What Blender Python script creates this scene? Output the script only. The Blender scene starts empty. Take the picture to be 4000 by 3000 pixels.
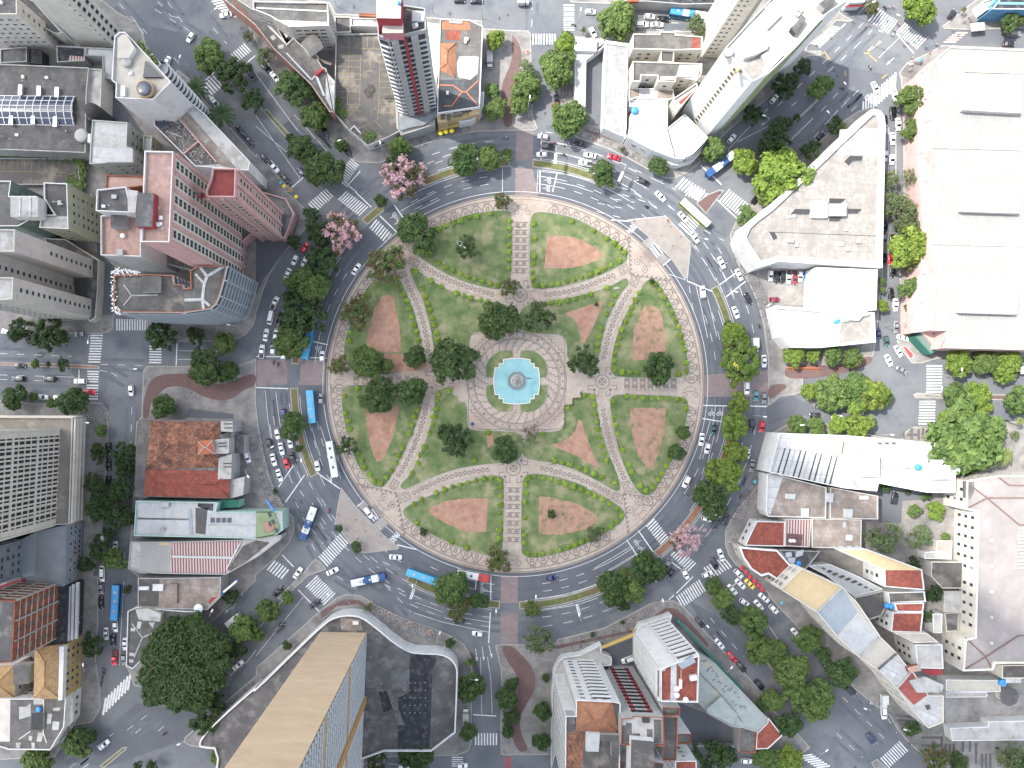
import bpy, bmesh, math, random
from mathutils import Vector, Matrix
random.seed(7)
SC = bpy.context.scene; COL = SC.collection
# ---- scale: metres per photo pixel on the ground, drone height, point straight below the drone
S = 0.09; H = 270.0; NX, NY = 1870.0, 1590.0
def W(x, y, h=0.0):
    k = S*(H-h)/H
    return ((x-NX)*k, (NY-y)*k)
TS = 2.212
def tpt(t, x, y):
    if t == 's': return (x, y)
    if t == 'v': return (x/0.553, y/0.553)
    c, r = int(t[1]), int(t[2])
    k = 1.269 if t == 't33' else TS
    return (c*1000+x/k, r*750+y/k)
def P(s):
    out = []; t = 's'
    for w in s.split():
        if ',' in w:
            a = w.split(','); out.append(tpt(t, float(a[0]), float(a[1])))
        else: t = w
    return out
def WP(s, h=0.0): return [W(x, y, h) for x, y in P(s)]
def area(p): return 0.5*sum(p[i][0]*p[(i+1) % len(p)][1]-p[(i+1) % len(p)][0]*p[i][1] for i in range(len(p)))
def ccw(p): return list(p) if area(p) > 0 else list(reversed(p))
def cen(p):
    return (sum(q[0] for q in p)/len(p), sum(q[1] for q in p)/len(p))
def inside(p, x, y):
    c = False; n = len(p); j = n-1
    for i in range(n):
        if (p[i][1] > y) != (p[j][1] > y) and x < (p[j][0]-p[i][0])*(y-p[i][1])/(p[j][1]-p[i][1])+p[i][0]: c = not c
        j = i
    return c
def inset(p, d):
    """offset a CCW polygon inwards by d with limited mitres"""
    n = len(p); out = []
    for i in range(n):
        a, b, c = Vector(p[i-1]), Vector(p[i]), Vector(p[(i+1) % n])
        e1 = (b-a).normalized(); e2 = (c-b).normalized()
        n1 = Vector((-e1.y, e1.x)); n2 = Vector((-e2.y, e2.x))
        m = n1+n2
        if m.length < 1e-4: m = n1
        m.normalize(); k = max(0.35, m.dot(n1))
        out.append(tuple(b+m*(d/k)))
    return out
# smooth a closed polygon (Chaikin)
def smooth(p, it=1, closed=True):
    for _ in range(it):
        q = []; n = len(p)
        for i in range(n if closed else n-1):
            a, b = p[i], p[(i+1) % n]
            q += [(a[0]*.75+b[0]*.25, a[1]*.75+b[1]*.25), (a[0]*.25+b[0]*.75, a[1]*.25+b[1]*.75)]
        if not closed: q = [p[0]]+q+[p[-1]]
        p = q
    return p
class MB:
    def __init__(s): s.v = []; s.f = []; s.m = []; s.sm = []
    def poly(s, pts, m=0, sm=False):
        b = len(s.v); s.v += [tuple(p) for p in pts]; s.f.append(list(range(b, b+len(pts)))); s.m.append(m); s.sm.append(sm)
    def ngon(s, p, z, m=0): s.poly([(x, y, z) for x, y in ccw(p)], m)
    def prism(s, p, z0, z1, m=0, mt=None, top=True, bot=False):
        p = ccw(p); n = len(p); b = len(s.v)
        s.v += [(x, y, z0) for x, y in p]+[(x, y, z1) for x, y in p]
        for i in range(n):
            j = (i+1) % n; s.f.append([b+i, b+j, b+n+j, b+n+i]); s.m.append(m); s.sm.append(False)
        if top: s.f.append([b+n+i for i in range(n)]); s.m.append(m if mt is None else mt); s.sm.append(False)
        if bot: s.f.append([b+n-1-i for i in range(n)]); s.m.append(m); s.sm.append(False)
    def ring(s, p, q, z0, z1, m=0):
        """wall ring between outline p and inner outline q (same length, ccw)"""
        n = len(p); b = len(s.v)
        s.v += [(x, y, z0) for x, y in p]+[(x, y, z1) for x, y in p]+[(x, y, z1) for x, y in q]+[(x, y, z0) for x, y in q]
        for i in range(n):
            j = (i+1) % n
            for k in range(3):
                s.f.append([b+k*n+i, b+k*n+j, b+(k+1)*n+j, b+(k+1)*n+i]); s.m.append(m); s.sm.append(False)
    def box(s, c, d, r=0.0, m=0, taper=1.0):
        cx, cy, cz = c; dx, dy, dz = d[0]/2, d[1]/2, d[2]/2; co, si = math.cos(r), math.sin(r); b = len(s.v)
        for z, k in ((-dz, 1), (dz, taper)):
            for x, y in ((-dx, -dy), (dx, -dy), (dx, dy), (-dx, dy)):
                x *= k; y *= k; s.v.append((cx+x*co-y*si, cy+x*si+y*co, cz+z))
        for f in ((3, 2, 1, 0), (4, 5, 6, 7), (0, 1, 5, 4), (1, 2, 6, 5), (2, 3, 7, 6), (3, 0, 4, 7)):
            s.f.append([b+i for i in f]); s.m.append(m); s.sm.append(False)
    def tube(s, a, b_, r0, r1=None, n=7, m=0, cap=True):
        r1 = r0 if r1 is None else r1
        a = Vector(a); c = Vector(b_); d = (c-a)
        if d.length < 1e-6: return
        d.normalize(); u = d.orthogonal().normalized(); w = d.cross(u); b = len(s.v)
        for q, r in ((a, r0), (c, r1)):
            for i in range(n):
                t = 2*math.pi*i/n; s.v.append(tuple(q+u*(r*math.cos(t))+w*(r*math.sin(t))))
        for i in range(n):
            j = (i+1) % n; s.f.append([b+i, b+j, b+n+j, b+n+i]); s.m.append(m); s.sm.append(True)
        if cap:
            s.f.append([b+n-1-i for i in range(n)]); s.m.append(m); s.sm.append(False)
            s.f.append([b+n+i for i in range(n)]); s.m.append(m); s.sm.append(False)
    def lathe(s, c, prof, n=16, m=0, sm=True):
        b = len(s.v)
        for r, z in prof:
            for i in range(n):
                t = 2*math.pi*i/n; s.v.append((c[0]+r*math.cos(t), c[1]+r*math.sin(t), c[2]+z))
        for k in range(len(prof)-1):
            for i in range(n):
                j = (i+1) % n; s.f.append([b+k*n+i, b+k*n+j, b+(k+1)*n+j, b+(k+1)*n+i]); s.m.append(m); s.sm.append(sm)
        if prof[-1][0] > 1e-4: s.f.append([b+(len(prof)-1)*n+i for i in range(n)]); s.m.append(m); s.sm.append(False)
    def strip(s, pts, w, z, m=0, closed=False):
        """flat ribbon of width w along a polyline"""
        n = len(pts)
        if n < 2: return
        L = []; R = []
        for i in range(n):
            a = Vector(pts[(i-1) % n]) if (closed or i > 0) else None
            b = Vector(pts[i]); c = Vector(pts[(i+1) % n]) if (closed or i < n-1) else None
            e1 = (b-a).normalized() if a is not None and (b-a).length > 1e-6 else None
            e2 = (c-b).normalized() if c is not None and (c-b).length > 1e-6 else None
            if e1 is None: e1 = e2
            if e2 is None: e2 = e1
            if e1 is None: return
            n1 = Vector((-e1.y, e1.x)); n2 = Vector((-e2.y, e2.x)); q = n1+n2
            if q.length < 1e-3: q = n1
            q.normalize(); k = max(.5, q.dot(n1)); q = q*(w/2/k)
            L.append(b+q); R.append(b-q)
        b0 = len(s.v); s.v += [(p.x, p.y, z) for p in L]+[(p.x, p.y, z) for p in R]
        for i in range(n if closed else n-1):
            j = (i+1) % n; s.f.append([b0+n+i, b0+n+j, b0+j, b0+i]); s.m.append(m); s.sm.append(False)
    def mesh(s, name, mats):
        me = bpy.data.meshes.new(name); me.from_pydata(s.v, [], s.f)
        for q in (mats if isinstance(mats, (list, tuple)) else [mats]): me.materials.append(q)
        me.polygons.foreach_set('material_index', s.m); me.polygons.foreach_set('use_smooth', s.sm); me.update()
        return me
    def build(s, name, mats, parent=None, loc=(0, 0, 0), rz=0.0):
        return link(name, s.mesh(name, mats), parent, loc, rz)
def link(name, data, parent=None, loc=(0, 0, 0), rz=0.0, sc=None):
    o = bpy.data.objects.new(name, data); COL.objects.link(o)
    o.location = loc; o.rotation_euler = (0, 0, rz)
    if sc is not None: o.scale = sc
    if parent is not None: o.parent = parent
    return o
def tag(o, label=None, cat=None, group=None, kind=None):
    if label: o['label'] = label
    if cat: o['category'] = cat
    if group: o['group'] = group
    if kind: o['kind'] = kind
    return o
def thing(name, label, cat, loc=(0, 0, 0), rz=0.0, group=None):
    return tag(link(name, None, None, loc, rz), label, cat, group)
def copy_tree(o, parent=None):
    c = o.copy(); COL.objects.link(c); c.parent = parent
    for ch in list(o.children): copy_tree(ch, c)
    return c
def struct(name, mb, m):
    return tag(mb.build(name, m), kind='structure')
def circ(cx, cy, r, n=24, a0=0.0, a1=2*math.pi, end=False):
    return [(cx+r*math.cos(a0+(a1-a0)*i/n), cy+r*math.sin(a0+(a1-a0)*i/n)) for i in range(n+(1 if end else 0))]
# ---------------- materials
MATS = {}
def M(name, c1, c2=None, scale=1.0, rough=.85, kind='noise', bump=0.0, spec=.3, metal=0.0, lo=.35, hi=.65, c3=None, s3=.12, sx=1.0, sy=1.0, row=.5, brick=1.0, vec='Object'):
    if name in MATS: return MATS[name]
    m = bpy.data.materials.new(name); m.use_nodes = True; MATS[name] = m
    nt = m.node_tree; N = nt.nodes; Lk = nt.links; b = N['Principled BSDF']
    b.inputs['Roughness'].default_value = rough; b.inputs['Metallic'].default_value = metal
    b.inputs['Specular IOR Level'].default_value = spec
    c4 = lambda c: (c[0], c[1], c[2], 1)
    if c2 is None and c3 is None:
        b.inputs['Base Color'].default_value = c4(c1); return m
    tc = N.new('ShaderNodeTexCoord'); mp = N.new('ShaderNodeMapping'); mp.inputs['Scale'].default_value = (sx, sy, 1)
    Lk.new(tc.outputs[vec], mp.inputs['Vector']); V = mp.outputs['Vector']
    def noise(sc, det=6.0, rg=.6):
        n = N.new('ShaderNodeTexNoise'); n.inputs['Scale'].default_value = sc; n.inputs['Detail'].default_value = det; n.inputs['Roughness'].default_value = rg
        Lk.new(V, n.inputs['Vector']); return n.outputs['Fac']
    def ramp(f, a, z):
        r = N.new('ShaderNodeMapRange'); r.inputs['From Min'].default_value = a; r.inputs['From Max'].default_value = z; Lk.new(f, r.inputs['Value']); return r.outputs['Result']
    def mix(f, a, z):
        x = N.new('ShaderNodeMix'); x.data_type = 'RGBA'; Lk.new(f, x.inputs['Factor'])
        for k, q in ((6, a), (7, z)):
            if isinstance(q, tuple): x.inputs[k].default_value = c4(q)
            else: Lk.new(q, x.inputs[k])
        return x.outputs[2]
    hgt = None
    if kind == 'noise':
        f = noise(scale); col = mix(ramp(f, lo, hi), c1, c2); hgt = f
    elif kind == 'brick':
        br = N.new('ShaderNodeTexBrick'); Lk.new(V, br.inputs['Vector']); br.inputs['Scale'].default_value = scale
        br.inputs['Color1'].default_value = c4(c1); br.inputs['Color2'].default_value = c4(c2); br.inputs['Bias'].default_value = -.2
        br.inputs['Mortar'].default_value = c4(tuple(x*.55 for x in c1)); br.inputs['Mortar Size'].default_value = .02
        br.inputs['Row Height'].default_value = row; br.inputs['Brick Width'].default_value = brick
        f = noise(.6, 4); col = mix(ramp(f, .35, .8), br.outputs['Color'], tuple(x*.72 for x in c2)); hgt = br.outputs['Fac']
    elif kind == 'corr':
        wv = N.new('ShaderNodeTexWave'); Lk.new(V, wv.inputs['Vector']); wv.inputs['Scale'].default_value = scale; wv.bands_direction = 'X'
        f = noise(.5, 5); col = mix(ramp(f, lo, hi), c1, c2); hgt = wv.outputs['Fac']
        col = mix(ramp(wv.outputs['Fac'], .3, .7), c1, c2) if name == 'rust_striped_roof' else mix(ramp(wv.outputs['Fac'], 0, 2.5), col, tuple(x*.5 for x in c1))
    if c3 is not None:
        col = mix(ramp(noise(s3, 5, .65), .5, .66), col, c3)
    fine = noise(9.0, 3)
    mx = N.new('ShaderNodeMix'); mx.data_type = 'RGBA'; mx.blend_type = 'MULTIPLY'; mx.inputs['Factor'].default_value = 1.0
    Lk.new(col, mx.inputs[6]); Lk.new(ramp(fine, -.6, .9), mx.inputs[7])
    Lk.new(mx.outputs[2], b.inputs['Base Color'])
    if bump:
        bp = N.new('ShaderNodeBump'); bp.inputs['Strength'].default_value = bump; bp.inputs['Distance'].default_value = .1
        Lk.new(hgt, bp.inputs['Height']); Lk.new(bp.outputs['Normal'], b.inputs['Normal'])
    return m
def plain(name, c, rough=.6, metal=0.0, spec=.4): return M(name, c, rough=rough, metal=metal, spec=spec)
def tint_mat(name, rough=.35, spec=.5, coat=0.0):
    """paint whose colour is the object's own colour"""
    m = bpy.data.materials.new(name); m.use_nodes = True; N = m.node_tree.nodes
    o = N.new('ShaderNodeObjectInfo'); b = N['Principled BSDF']; m.node_tree.links.new(o.outputs['Color'], b.inputs['Base Color'])
    b.inputs['Roughness'].default_value = rough; b.inputs['Specular IOR Level'].default_value = spec; b.inputs['Coat Weight'].default_value = coat
    MATS[name] = m; return m
def leaf_mat(name, a, z, transl=.25):
    m = bpy.data.materials.new(name); m.use_nodes = True; N = m.node_tree.nodes; Lk = m.node_tree.links
    b = N['Principled BSDF']; b.inputs['Roughness'].default_value = .6; b.inputs['Specular IOR Level'].default_value = .25
    g = N.new('ShaderNodeNewGeometry'); tc = N.new('ShaderNodeTexCoord'); oi = N.new('ShaderNodeObjectInfo')
    n = N.new('ShaderNodeTexNoise'); n.inputs['Scale'].default_value = 2.6; n.inputs['Detail'].default_value = 3; Lk.new(tc.outputs['Object'], n.inputs['Vector'])
    ad = N.new('ShaderNodeMath'); ad.operation = 'MULTIPLY_ADD'; ad.inputs[1].default_value = .55; Lk.new(g.outputs['Random Per Island'], ad.inputs[0])
    mr = N.new('ShaderNodeMapRange'); mr.inputs['From Min'].default_value = .35; mr.inputs['From Max'].default_value = .65; mr.inputs['To Max'].default_value = .5
    Lk.new(n.outputs['Fac'], mr.inputs['Value']); Lk.new(mr.outputs['Result'], ad.inputs[2])
    x = N.new('ShaderNodeMix'); x.data_type = 'RGBA'; x.inputs[6].default_value = (*a, 1); x.inputs[7].default_value = (*z, 1); Lk.new(ad.outputs[0], x.inputs['Factor'])
    y = N.new('ShaderNodeMix'); y.data_type = 'RGBA'; y.blend_type = 'MULTIPLY'; y.inputs['Factor'].default_value = 1; Lk.new(x.outputs[2], y.inputs[6]); Lk.new(oi.outputs['Color'], y.inputs[7])
    Lk.new(y.outputs[2], b.inputs['Base Color'])
    t = N.new('ShaderNodeBsdfTranslucent'); Lk.new(y.outputs[2], t.inputs['Color'])
    ms = N.new('ShaderNodeMixShader'); ms.inputs[0].default_value = transl; Lk.new(b.outputs[0], ms.inputs[1]); Lk.new(t.outputs[0], ms.inputs[2])
    Lk.new(ms.outputs[0], N['Material Output'].inputs['Surface']); MATS[name] = m; return m
# ---- labels: where a thing stands, told by the fountain and the nearest landmark
LAND = []
def landmark(t, x, y, phrase): LAND.append((*tpt(t, x, y), phrase))
CX, CY = 2013.0, 1500.0
ORD = ['', 'second ', 'third ', 'fourth ', 'fifth ', 'sixth ', 'seventh ', 'eighth ', 'ninth ', 'tenth ', 'eleventh ', 'twelfth ', 'thirteenth ', 'fourteenth ', 'fifteenth ', 'sixteenth ']
QUEUE = []
def place_later(o, x, y, look): QUEUE.append((o, x, y, look))
def flush_labels():
    groups = {}
    for o, x, y, look in QUEUE:
        l = min(LAND, key=lambda q: (q[0]-x)**2+(q[1]-y)**2)
        rx, ry = l[0]-CX, l[1]-CY; R = math.hypot(rx, ry) or 1; dx, dy = x-l[0], y-l[1]
        rad = (dx*rx+dy*ry)/R; tan = (-dx*ry+dy*rx)/R   # image y points down: positive tan = clockwise
        if abs(rad) > abs(tan): rel = 'outward from' if rad > 0 else 'inward from'
        else: rel = 'clockwise from' if tan > 0 else 'anticlockwise from'
        groups.setdefault((look, rel, l[2]), []).append((math.hypot(dx, dy), o))
    for (look, rel, ph), v in groups.items():
        v.sort(key=lambda q: q[0])
        for i, (d, o) in enumerate(v):
            if len(v) == 1: o['label'] = f'{look} {rel} {ph}'
            else: look = look.replace(' and ', ' '); o['label'] = f'{look}, {ORD[i] if i < len(ORD) else str(i+1)+"th "}nearest {rel} {ph}'
SUN_S, SKY_S, EXPO, CLOUD_D = 2.4, .15, 1.95, .02
# ================= materials of the setting
ASPH = M('asphalt', (.132, .14, .15), (.186, .193, .2), scale=.05, c3=(.115, .126, .146), s3=.11, rough=.9, bump=.05)
ASPH2 = M('asphalt_dark', (.105, .112, .126), (.135, .142, .156), scale=.07, c3=(.112, .118, .13), s3=.09, rough=.88)
PAVE = M('pavement', (.2, .19, .18), (.3, .285, .265), scale=.35, c3=(.15, .145, .14), s3=.09, rough=.9)
KERB = M('kerb_stone', (.3, .29, .27), (.4, .39, .36), scale=1.2)
BRICKP = M('brick_paving', (.155, .096, .09), (.21, .13, .118), scale=1.3, kind='brick', c3=(.125, .085, .08), s3=.25)
LINE = M('road_paint', (.5, .5, .49), (.74, .74, .72), scale=.9, rough=.7, lo=.3, hi=.55)
LINEY = M('yellow_paint', (.45, .3, .06), (.6, .42, .1), scale=1.2, rough=.7)
REDP = M('red_paint', (.38, .05, .05), (.5, .09, .08), scale=1.)
STONE = M('portuguese_stone', (.39, .33, .268), (.48, .41, .34), scale=.5, c3=(.35, .27, .22), s3=.06, rough=.9)
STONE2 = M('plain_stone', (.29, .255, .225), (.35, .315, .28), scale=.35, c3=(.32, .27, .235), s3=.05)
DARKST = M('dark_mosaic_stone', (.19, .157, .14), (.24, .2, .178), scale=1.5)
GREYST = M('grey_mosaic_stone', (.095, .09, .092), (.14, .13, .13), scale=1.5)
GRASS = M('lawn_grass', (.085, .14, .048), (.215, .235, .11), scale=.22, c3=(.3, .28, .16), s3=.13, rough=.95, bump=.4, lo=.36, hi=.7)
GRASS2 = M('verge_grass', (.1, .125, .04), (.2, .19, .09), scale=.5, c3=(.22, .12, .075), s3=.14, rough=.95, bump=.3)
SOIL = M('red_soil', (.34, .195, .135), (.43, .265, .19), scale=.5, c3=(.3, .165, .11), s3=.3, rough=.95, bump=.2)
SOILG = M('weedy_soil', (.34, .2, .135), (.42, .265, .19), scale=.5, c3=(.17, .16, .075), s3=.42, rough=.95, bump=.2)
SOILS = M('verge_soil', (.25, .12, .08), (.33, .17, .115), scale=.7, c3=(.2, .13, .08), s3=.3)
CONC = M('concrete', (.26, .25, .235), (.36, .345, .32), scale=.3, c3=(.19, .18, .17), s3=.1)
# ================= ground and roads
g = MB(); g.ngon([(-1600, -1600), (1600, -1600), (1600, 1600), (-1600, 1600)], 0); struct('ground_asphalt', g, ASPH)
def pol(r, deg, h=0.0):
    a = math.radians(deg); return W(CX+r*math.cos(a), CY+r*math.sin(a), h)
def arc(r, a0, a1, n=None):
    n = n or max(3, int(abs(a1-a0)/2.5)); return [pol(r, a0+(a1-a0)*i/n) for i in range(n+1)]
def sector(r0, r1, a0, a1): return arc(r0, a0, a1)+arc(r1, a1, a0)
g = MB()
n = 144
for i in range(n):
    a0, a1 = 360*i/n, 360*(i+1)/n
    g.poly([(*pol(738, a0), .004), (*pol(738, a1), .004), (*pol(846, a1), .004), (*pol(846, a0), .004)][::-1])
struct('ring_road', g, ASPH2)
# darker and lighter asphalt repairs; white slab tower's shadow painted on its avenue
g = MB()
for q in ('t12 580,900 700,830 720,930 690,1170 560,980', 't23 1520,210 1700,300 2212,760 2212,900 1720,520', 't30 330,500 1090,660 820,920 600,1100 330,1300 0,1600 0,860',
          't03 1180,1100 1700,1180 1640,1400 900,1659 600,1600'):
    g.ngon(WP(q), .003)
struct('road_patch_and_shadow', g, ASPH2)
g = MB()
for q in ('t00 1180,200 1240,290 1350,540 1700,760 1860,580 1640,300',):
    g.ngon(WP(q), .003)
struct('avenue_surface', g, ASPH2)
# ================= pavements
def pavement(name, q, m=PAVE, z=.13, sm=0, kerb=True):
    p = ccw(smooth(WP(q), sm) if sm else WP(q)); g = MB(); g.prism(p, 0, z, 1, 0)
    if kerb:
        ip = inset(p, .35); b = len(g.v); n = len(p)
        g.v += [(x, y, z+.004) for x, y in p]+[(x, y, z+.004) for x, y in ip]
        for i in range(n):
            j = (i+1) % n; g.f.append([b+i, b+j, b+n+j, b+n+i]); g.m.append(1); g.sm.append(False)
    return struct(name, g, [m, KERB])
PV = {
 'A': 't00 -200,-200 830,-40 1010,100 1180,190 1235,290 1260,400 1340,530 1420,620 1490,640 1540,605 1650,690 1720,800 1790,890 2000,1110 2212,1350 t10 0,1320 60,1390 200,1530 330,1659 t11 260,0 350,70 430,150 462,230 440,310 340,420 230,540 120,710 60,860 0,1060 t01 2212,1080 2190,1150 2130,1230 2040,1275 1960,1292 1530,1295 1290,1290 1270,1170 1260,1080 985,1060 980,1180 940,1210 880,1225 640,1225 -200,1225',
 'B': 't00 2035,-60 2100,150 2212,350 t10 60,500 250,760 380,960 620,1180 700,1260 790,1360 900,1405 1060,1412 1180,1370 1330,1290 1600,1195 1900,1140 2212,1130 t20 190,1130 222,1110 180,1000 170,560 160,290 140,265 0,262 t10 1960,245 1950,180 1480,150 690,120 640,20 t10 0,-60',
 'C': 't20 420,290 500,310 760,330 1010,300 1030,275 1640,268 1750,40 t30 100,-60 640,-60 620,110 740,180 690,190 590,180 480,290 340,400 330,440 460,440 460,480 330,490 0,860 t20 2212,850 1950,1060 1720,1270 1625,1405 1540,1480 1400,1545 1310,1540 1180,1470 1000,1370 830,1290 560,1190 380,1080 350,1000 400,820 400,600 430,350',
 'D': 't30 780,960 880,930 970,955 1005,1020 1003,1659 t31 995,650 960,1000 935,1290 910,1400 880,1460 840,1480 700,1530 500,1560 300,1600 t32 300,60 240,90 100,110 20,180 0,175 t31 0,1480 t21 2205,1400 2170,1150 2120,950 2050,800 1960,650 1900,480 1880,370 1940,240 2060,130 t30 0,1600 330,1350 560,1100',
 'E': 't30 1500,390 2700,440 t31 2700,1420 1540,1420 1390,1460 1330,1480 1240,1480 1170,1390 1110,1290 1160,1210 1170,1000 1130,700 1160,500 1180,300 t30 1170,1659 1165,1050 1150,700 1130,630 1200,540 1400,450',
 'F': 't30 1870,-60 1500,230 1520,250 1740,260 2040,250 2700,230 2700,-60',
 'G': 't32 20,430 160,350 500,340 900,440 1150,480 1190,410 1250,370 1420,360 1450,330 1900,320 2600,330 t33 1500,1000 880,1000 800,920 700,830 640,760 600,690 540,650 430,560 330,430 170,280 0,100 t23 2212,150 2120,60 t22 2060,1659 1930,1560 1870,1480 1840,1390 1840,1270 1890,1170 1960,1060 2060,950 2130,860 2195,700 2212,520',
 'H': 't13 2065,600 2110,590 t23 50,590 200,600 360,590 400,545 800,445 1000,340 1180,240 1280,212 1400,212 1480,260 1700,510 2050,880 2212,1060 t33 0,650 60,690 110,740 210,850 170,880 90,870 t23 2110,1490 1540,1455 1560,1700 480,1700 400,1545 0,1545 t13 2180,1550 2115,1540 2110,1300 2120,1000 2115,800',
 'I': 't03 2212,860 2000,1040 1600,1390 1585,1430 1640,1465 1720,1480 1890,1495 1830,1800 t13 900,1570 1740,1550 1840,1510 1862,1440 1870,790 1850,680 1800,590 1700,520 1500,440 1200,330 1000,220 900,165 780,155 690,190 540,310 0,790',
 'J': 't01 1240,1540 1270,1503 1620,1503 2050,1503 2212,1440 t12 0,150 20,350 60,560 110,780 170,940 250,1060 325,1150 335,1260 290,1370 180,1500 0,1650 t03 2212,40 1950,290 1500,720 1230,960 1160,950 1120,830 1085,780 1120,290 1190,250 1190,0 t02 1110,1600 1150,1000 1170,500 1180,330 1225,280 1228,100 t01 1235,1659',
 'K': 't02 -200,120 300,170 740,150 880,165 930,230 940,400 900,1000 880,1300 800,1659 t03 850,0 850,400 830,730 870,1000 870,1150 800,1260 640,1290 480,1560 -200,1600',
}
for k, q in PV.items(): pavement('pavement', q)
pavement('pavement', 't20 900,-60 480,-40 510,22 820,35 1180,45 1780,55 1800,-60')
# asphalt alleys and yards laid on the blocks
g = MB()
for q in ('t00 885,690 1010,760 1030,870 1140,1000 1250,1170 1150,1100 1130,1060 870,1035', 't01 800,0 880,100 905,560 985,640 985,1060 890,1060', 't20 645,520 800,420 790,1090 640,1080',
          't32 950,860 1340,940 1340,1000 1160,1010 1150,1200 960,1200', 't23 770,640 1060,530 1060,820 800,820', 't23 1440,1090 1690,1190 1960,1320 1930,1470 1545,1460 1440,1300',
          't11 250,190 380,200 330,410 60,760 0,900 0,250', 't32 -20,200 200,100 480,240 140,300 0,350', 't02 1640,210 2020,260 2020,300 1600,290'):
    g.ngon(WP(q), .137)
struct('yard_asphalt', g, ASPH2)
g = MB()
for q in ('t31 0,660 405,660 400,985 0,965', 't33 870,590 1400,590 1400,730 880,740', 't00 490,390 990,420 985,690 885,690 890,500 490,500'):
    g.ngon(WP(q), .137)
struct('yard_concrete', g, CONC)
# brick footways
g = MB()
for q in ('t11 10,1450 265,1450 270,1640 t12 270,0 5,20', 't11 390,1450 600,1450 t12 590,10 370,10', 't20 40,1130 185,1140 178,1390 28,1390', 't20 30,1450 175,1460 t21 228,0 225,30 25,50',
          't21 1670,1580 t31 0,1540 t32 0,90 t22 2080,110 1665,110', 't13 2115,0 t23 50,0 52,235 -100,235', 't23 -100,325 52,325 50,590 -100,590'):
    g.ngon(WP(q), .012)
struct('brick_crossing', g, M('pale_brick_paving', (.25, .2, .195), (.32, .26, .25), scale=.9, kind='brick', c3=(.2, .16, .155), s3=.2))
g = MB()
def curvy(q, z=.138): g.ngon(smooth(WP(q), 2), z)
curvy('t01 1280,1659 1330,1600 1450,1570 1700,1570 t02 1900,30 2212,-120 2212,20 2120,40 2010,130 1900,145 1760,115 1600,20 1450,20 1390,70 1300,160 1290,300 1230,300 1240,150')
curvy('t10 2212,300 t20 0,300 60,370 90,480 60,620 20,800 0,1000 t10 2212,1100 2130,1100 2110,760 2180,600 2212,520')
curvy('t13 2110,600 2212,600 t23 60,660 160,760 210,880 190,1000 100,1150 60,1250 90,1400 150,1500 60,1530 0,1400 -40,1250 40,1100 60,900 10,800 -40,740')
curvy('t31 130,1600 160,1500 330,1480 600,1510 900,1400 900,1480 700,1560 300,1620')
curvy('t32 0,0 200,0 60,110 0,140')
for q in ('t23 380,600 1060,460 1330,270 1400,280 1480,330 1700,590 1690,610 1440,370 1340,300 1070,480 390,630', 't13 560,300 760,200 900,210 1000,290 1000,320 880,240 700,260 560,370',
          't10 1260,1180 1560,1110 1565,1130 1270,1210', 't20 620,1110 1000,1230 1230,1380 1200,1390 1000,1260 640,1140'):
    g.ngon(WP(q), .138)
struct('brick_path', g, BRICKP)
# ================= medians and islands
def island(name, q, m, kerbw=.35, z=.14):
    p = ccw(q if isinstance(q, list) else WP(q)); g = MB(); ip = inset(p, kerbw)
    g.prism(p, 0, z, 1, 1); g.ngon(ip, z+.02, 0)
    return struct(name, g, [m, KERB])
for a0, a1, m in ((-85.6, -63, GRASS2), (-115, -91.5, GRASS2), (-133, -127, GRASS2), (-174.8, -141, GRASS2), (155.5, 179, GRASS2), (94, 119, GRASS2), (64, 89, GRASS2), (52, 64, SOILS), (6, 50.5, SOILS), (-26, -3.2, GRASS2)):
    island('median_strip', sector(849, 880, a0, a1), m)
for q, m in (('t10 55,955 100,945 200,1060 300,1165 340,1240 640,1560 600,1540 280,1215', GRASS2), ('t00 1780,480 1840,470 2120,760 t10 0,880 60,945 50,960', GRASS2),
             ('t30 175,1095 420,860 440,870 240,1050', GRASS2), ('t30 -30,1290 150,1110 170,1130 0,1310', GRASS2), ('t21 1590,95 1690,20 1790,-20 1835,-12 1760,80 1675,192', BRICKP),
             ('t12 380,1659 510,1510 560,1540 612,1600 t13 450,0 330,110 220,215 180,190', PAVE), ('t03 860,1640 1060,1480 1100,1478 1090,1500 900,1659', GRASS2), ('t03 2000,600 2130,500 2150,520 2030,640', GRASS2),
             ('t23 1700,70 1740,60 2150,560 t33 60,420 260,650 240,680 30,480 t23 1900,330', GRASS2), ('t01 -200,1465 700,1490 860,1500 860,1528 700,1525 -200,1490', SOILS),
             ('t21 1000,243 1330,207 1550,440 1512,740 1492,755 1375,580 1170,380', STONE2), ('t12 735,890 860,1050 1100,1300 1240,1410 1225,1428 920,1465 820,1390 680,1215 705,1050', STONE2),
             ('t32 1250,90 1290,75 1490,85 1490,125 1270,122', PAVE), ('t33 510,925 540,905 590,950 590,990 560,1000', PAVE), ('t30 850,440 960,350 985,365 880,445', PAVE),
             ('t32 560,20 1020,60 1020,110 620,130', GRASS2), ('t32 1500,90 2600,90 2600,150 1500,130', BRICKP), ('t31 1150,1330 1190,1330 1260,1400 1250,1440 1220,1440', REDP)):
    island('traffic_island', q, m)
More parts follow.
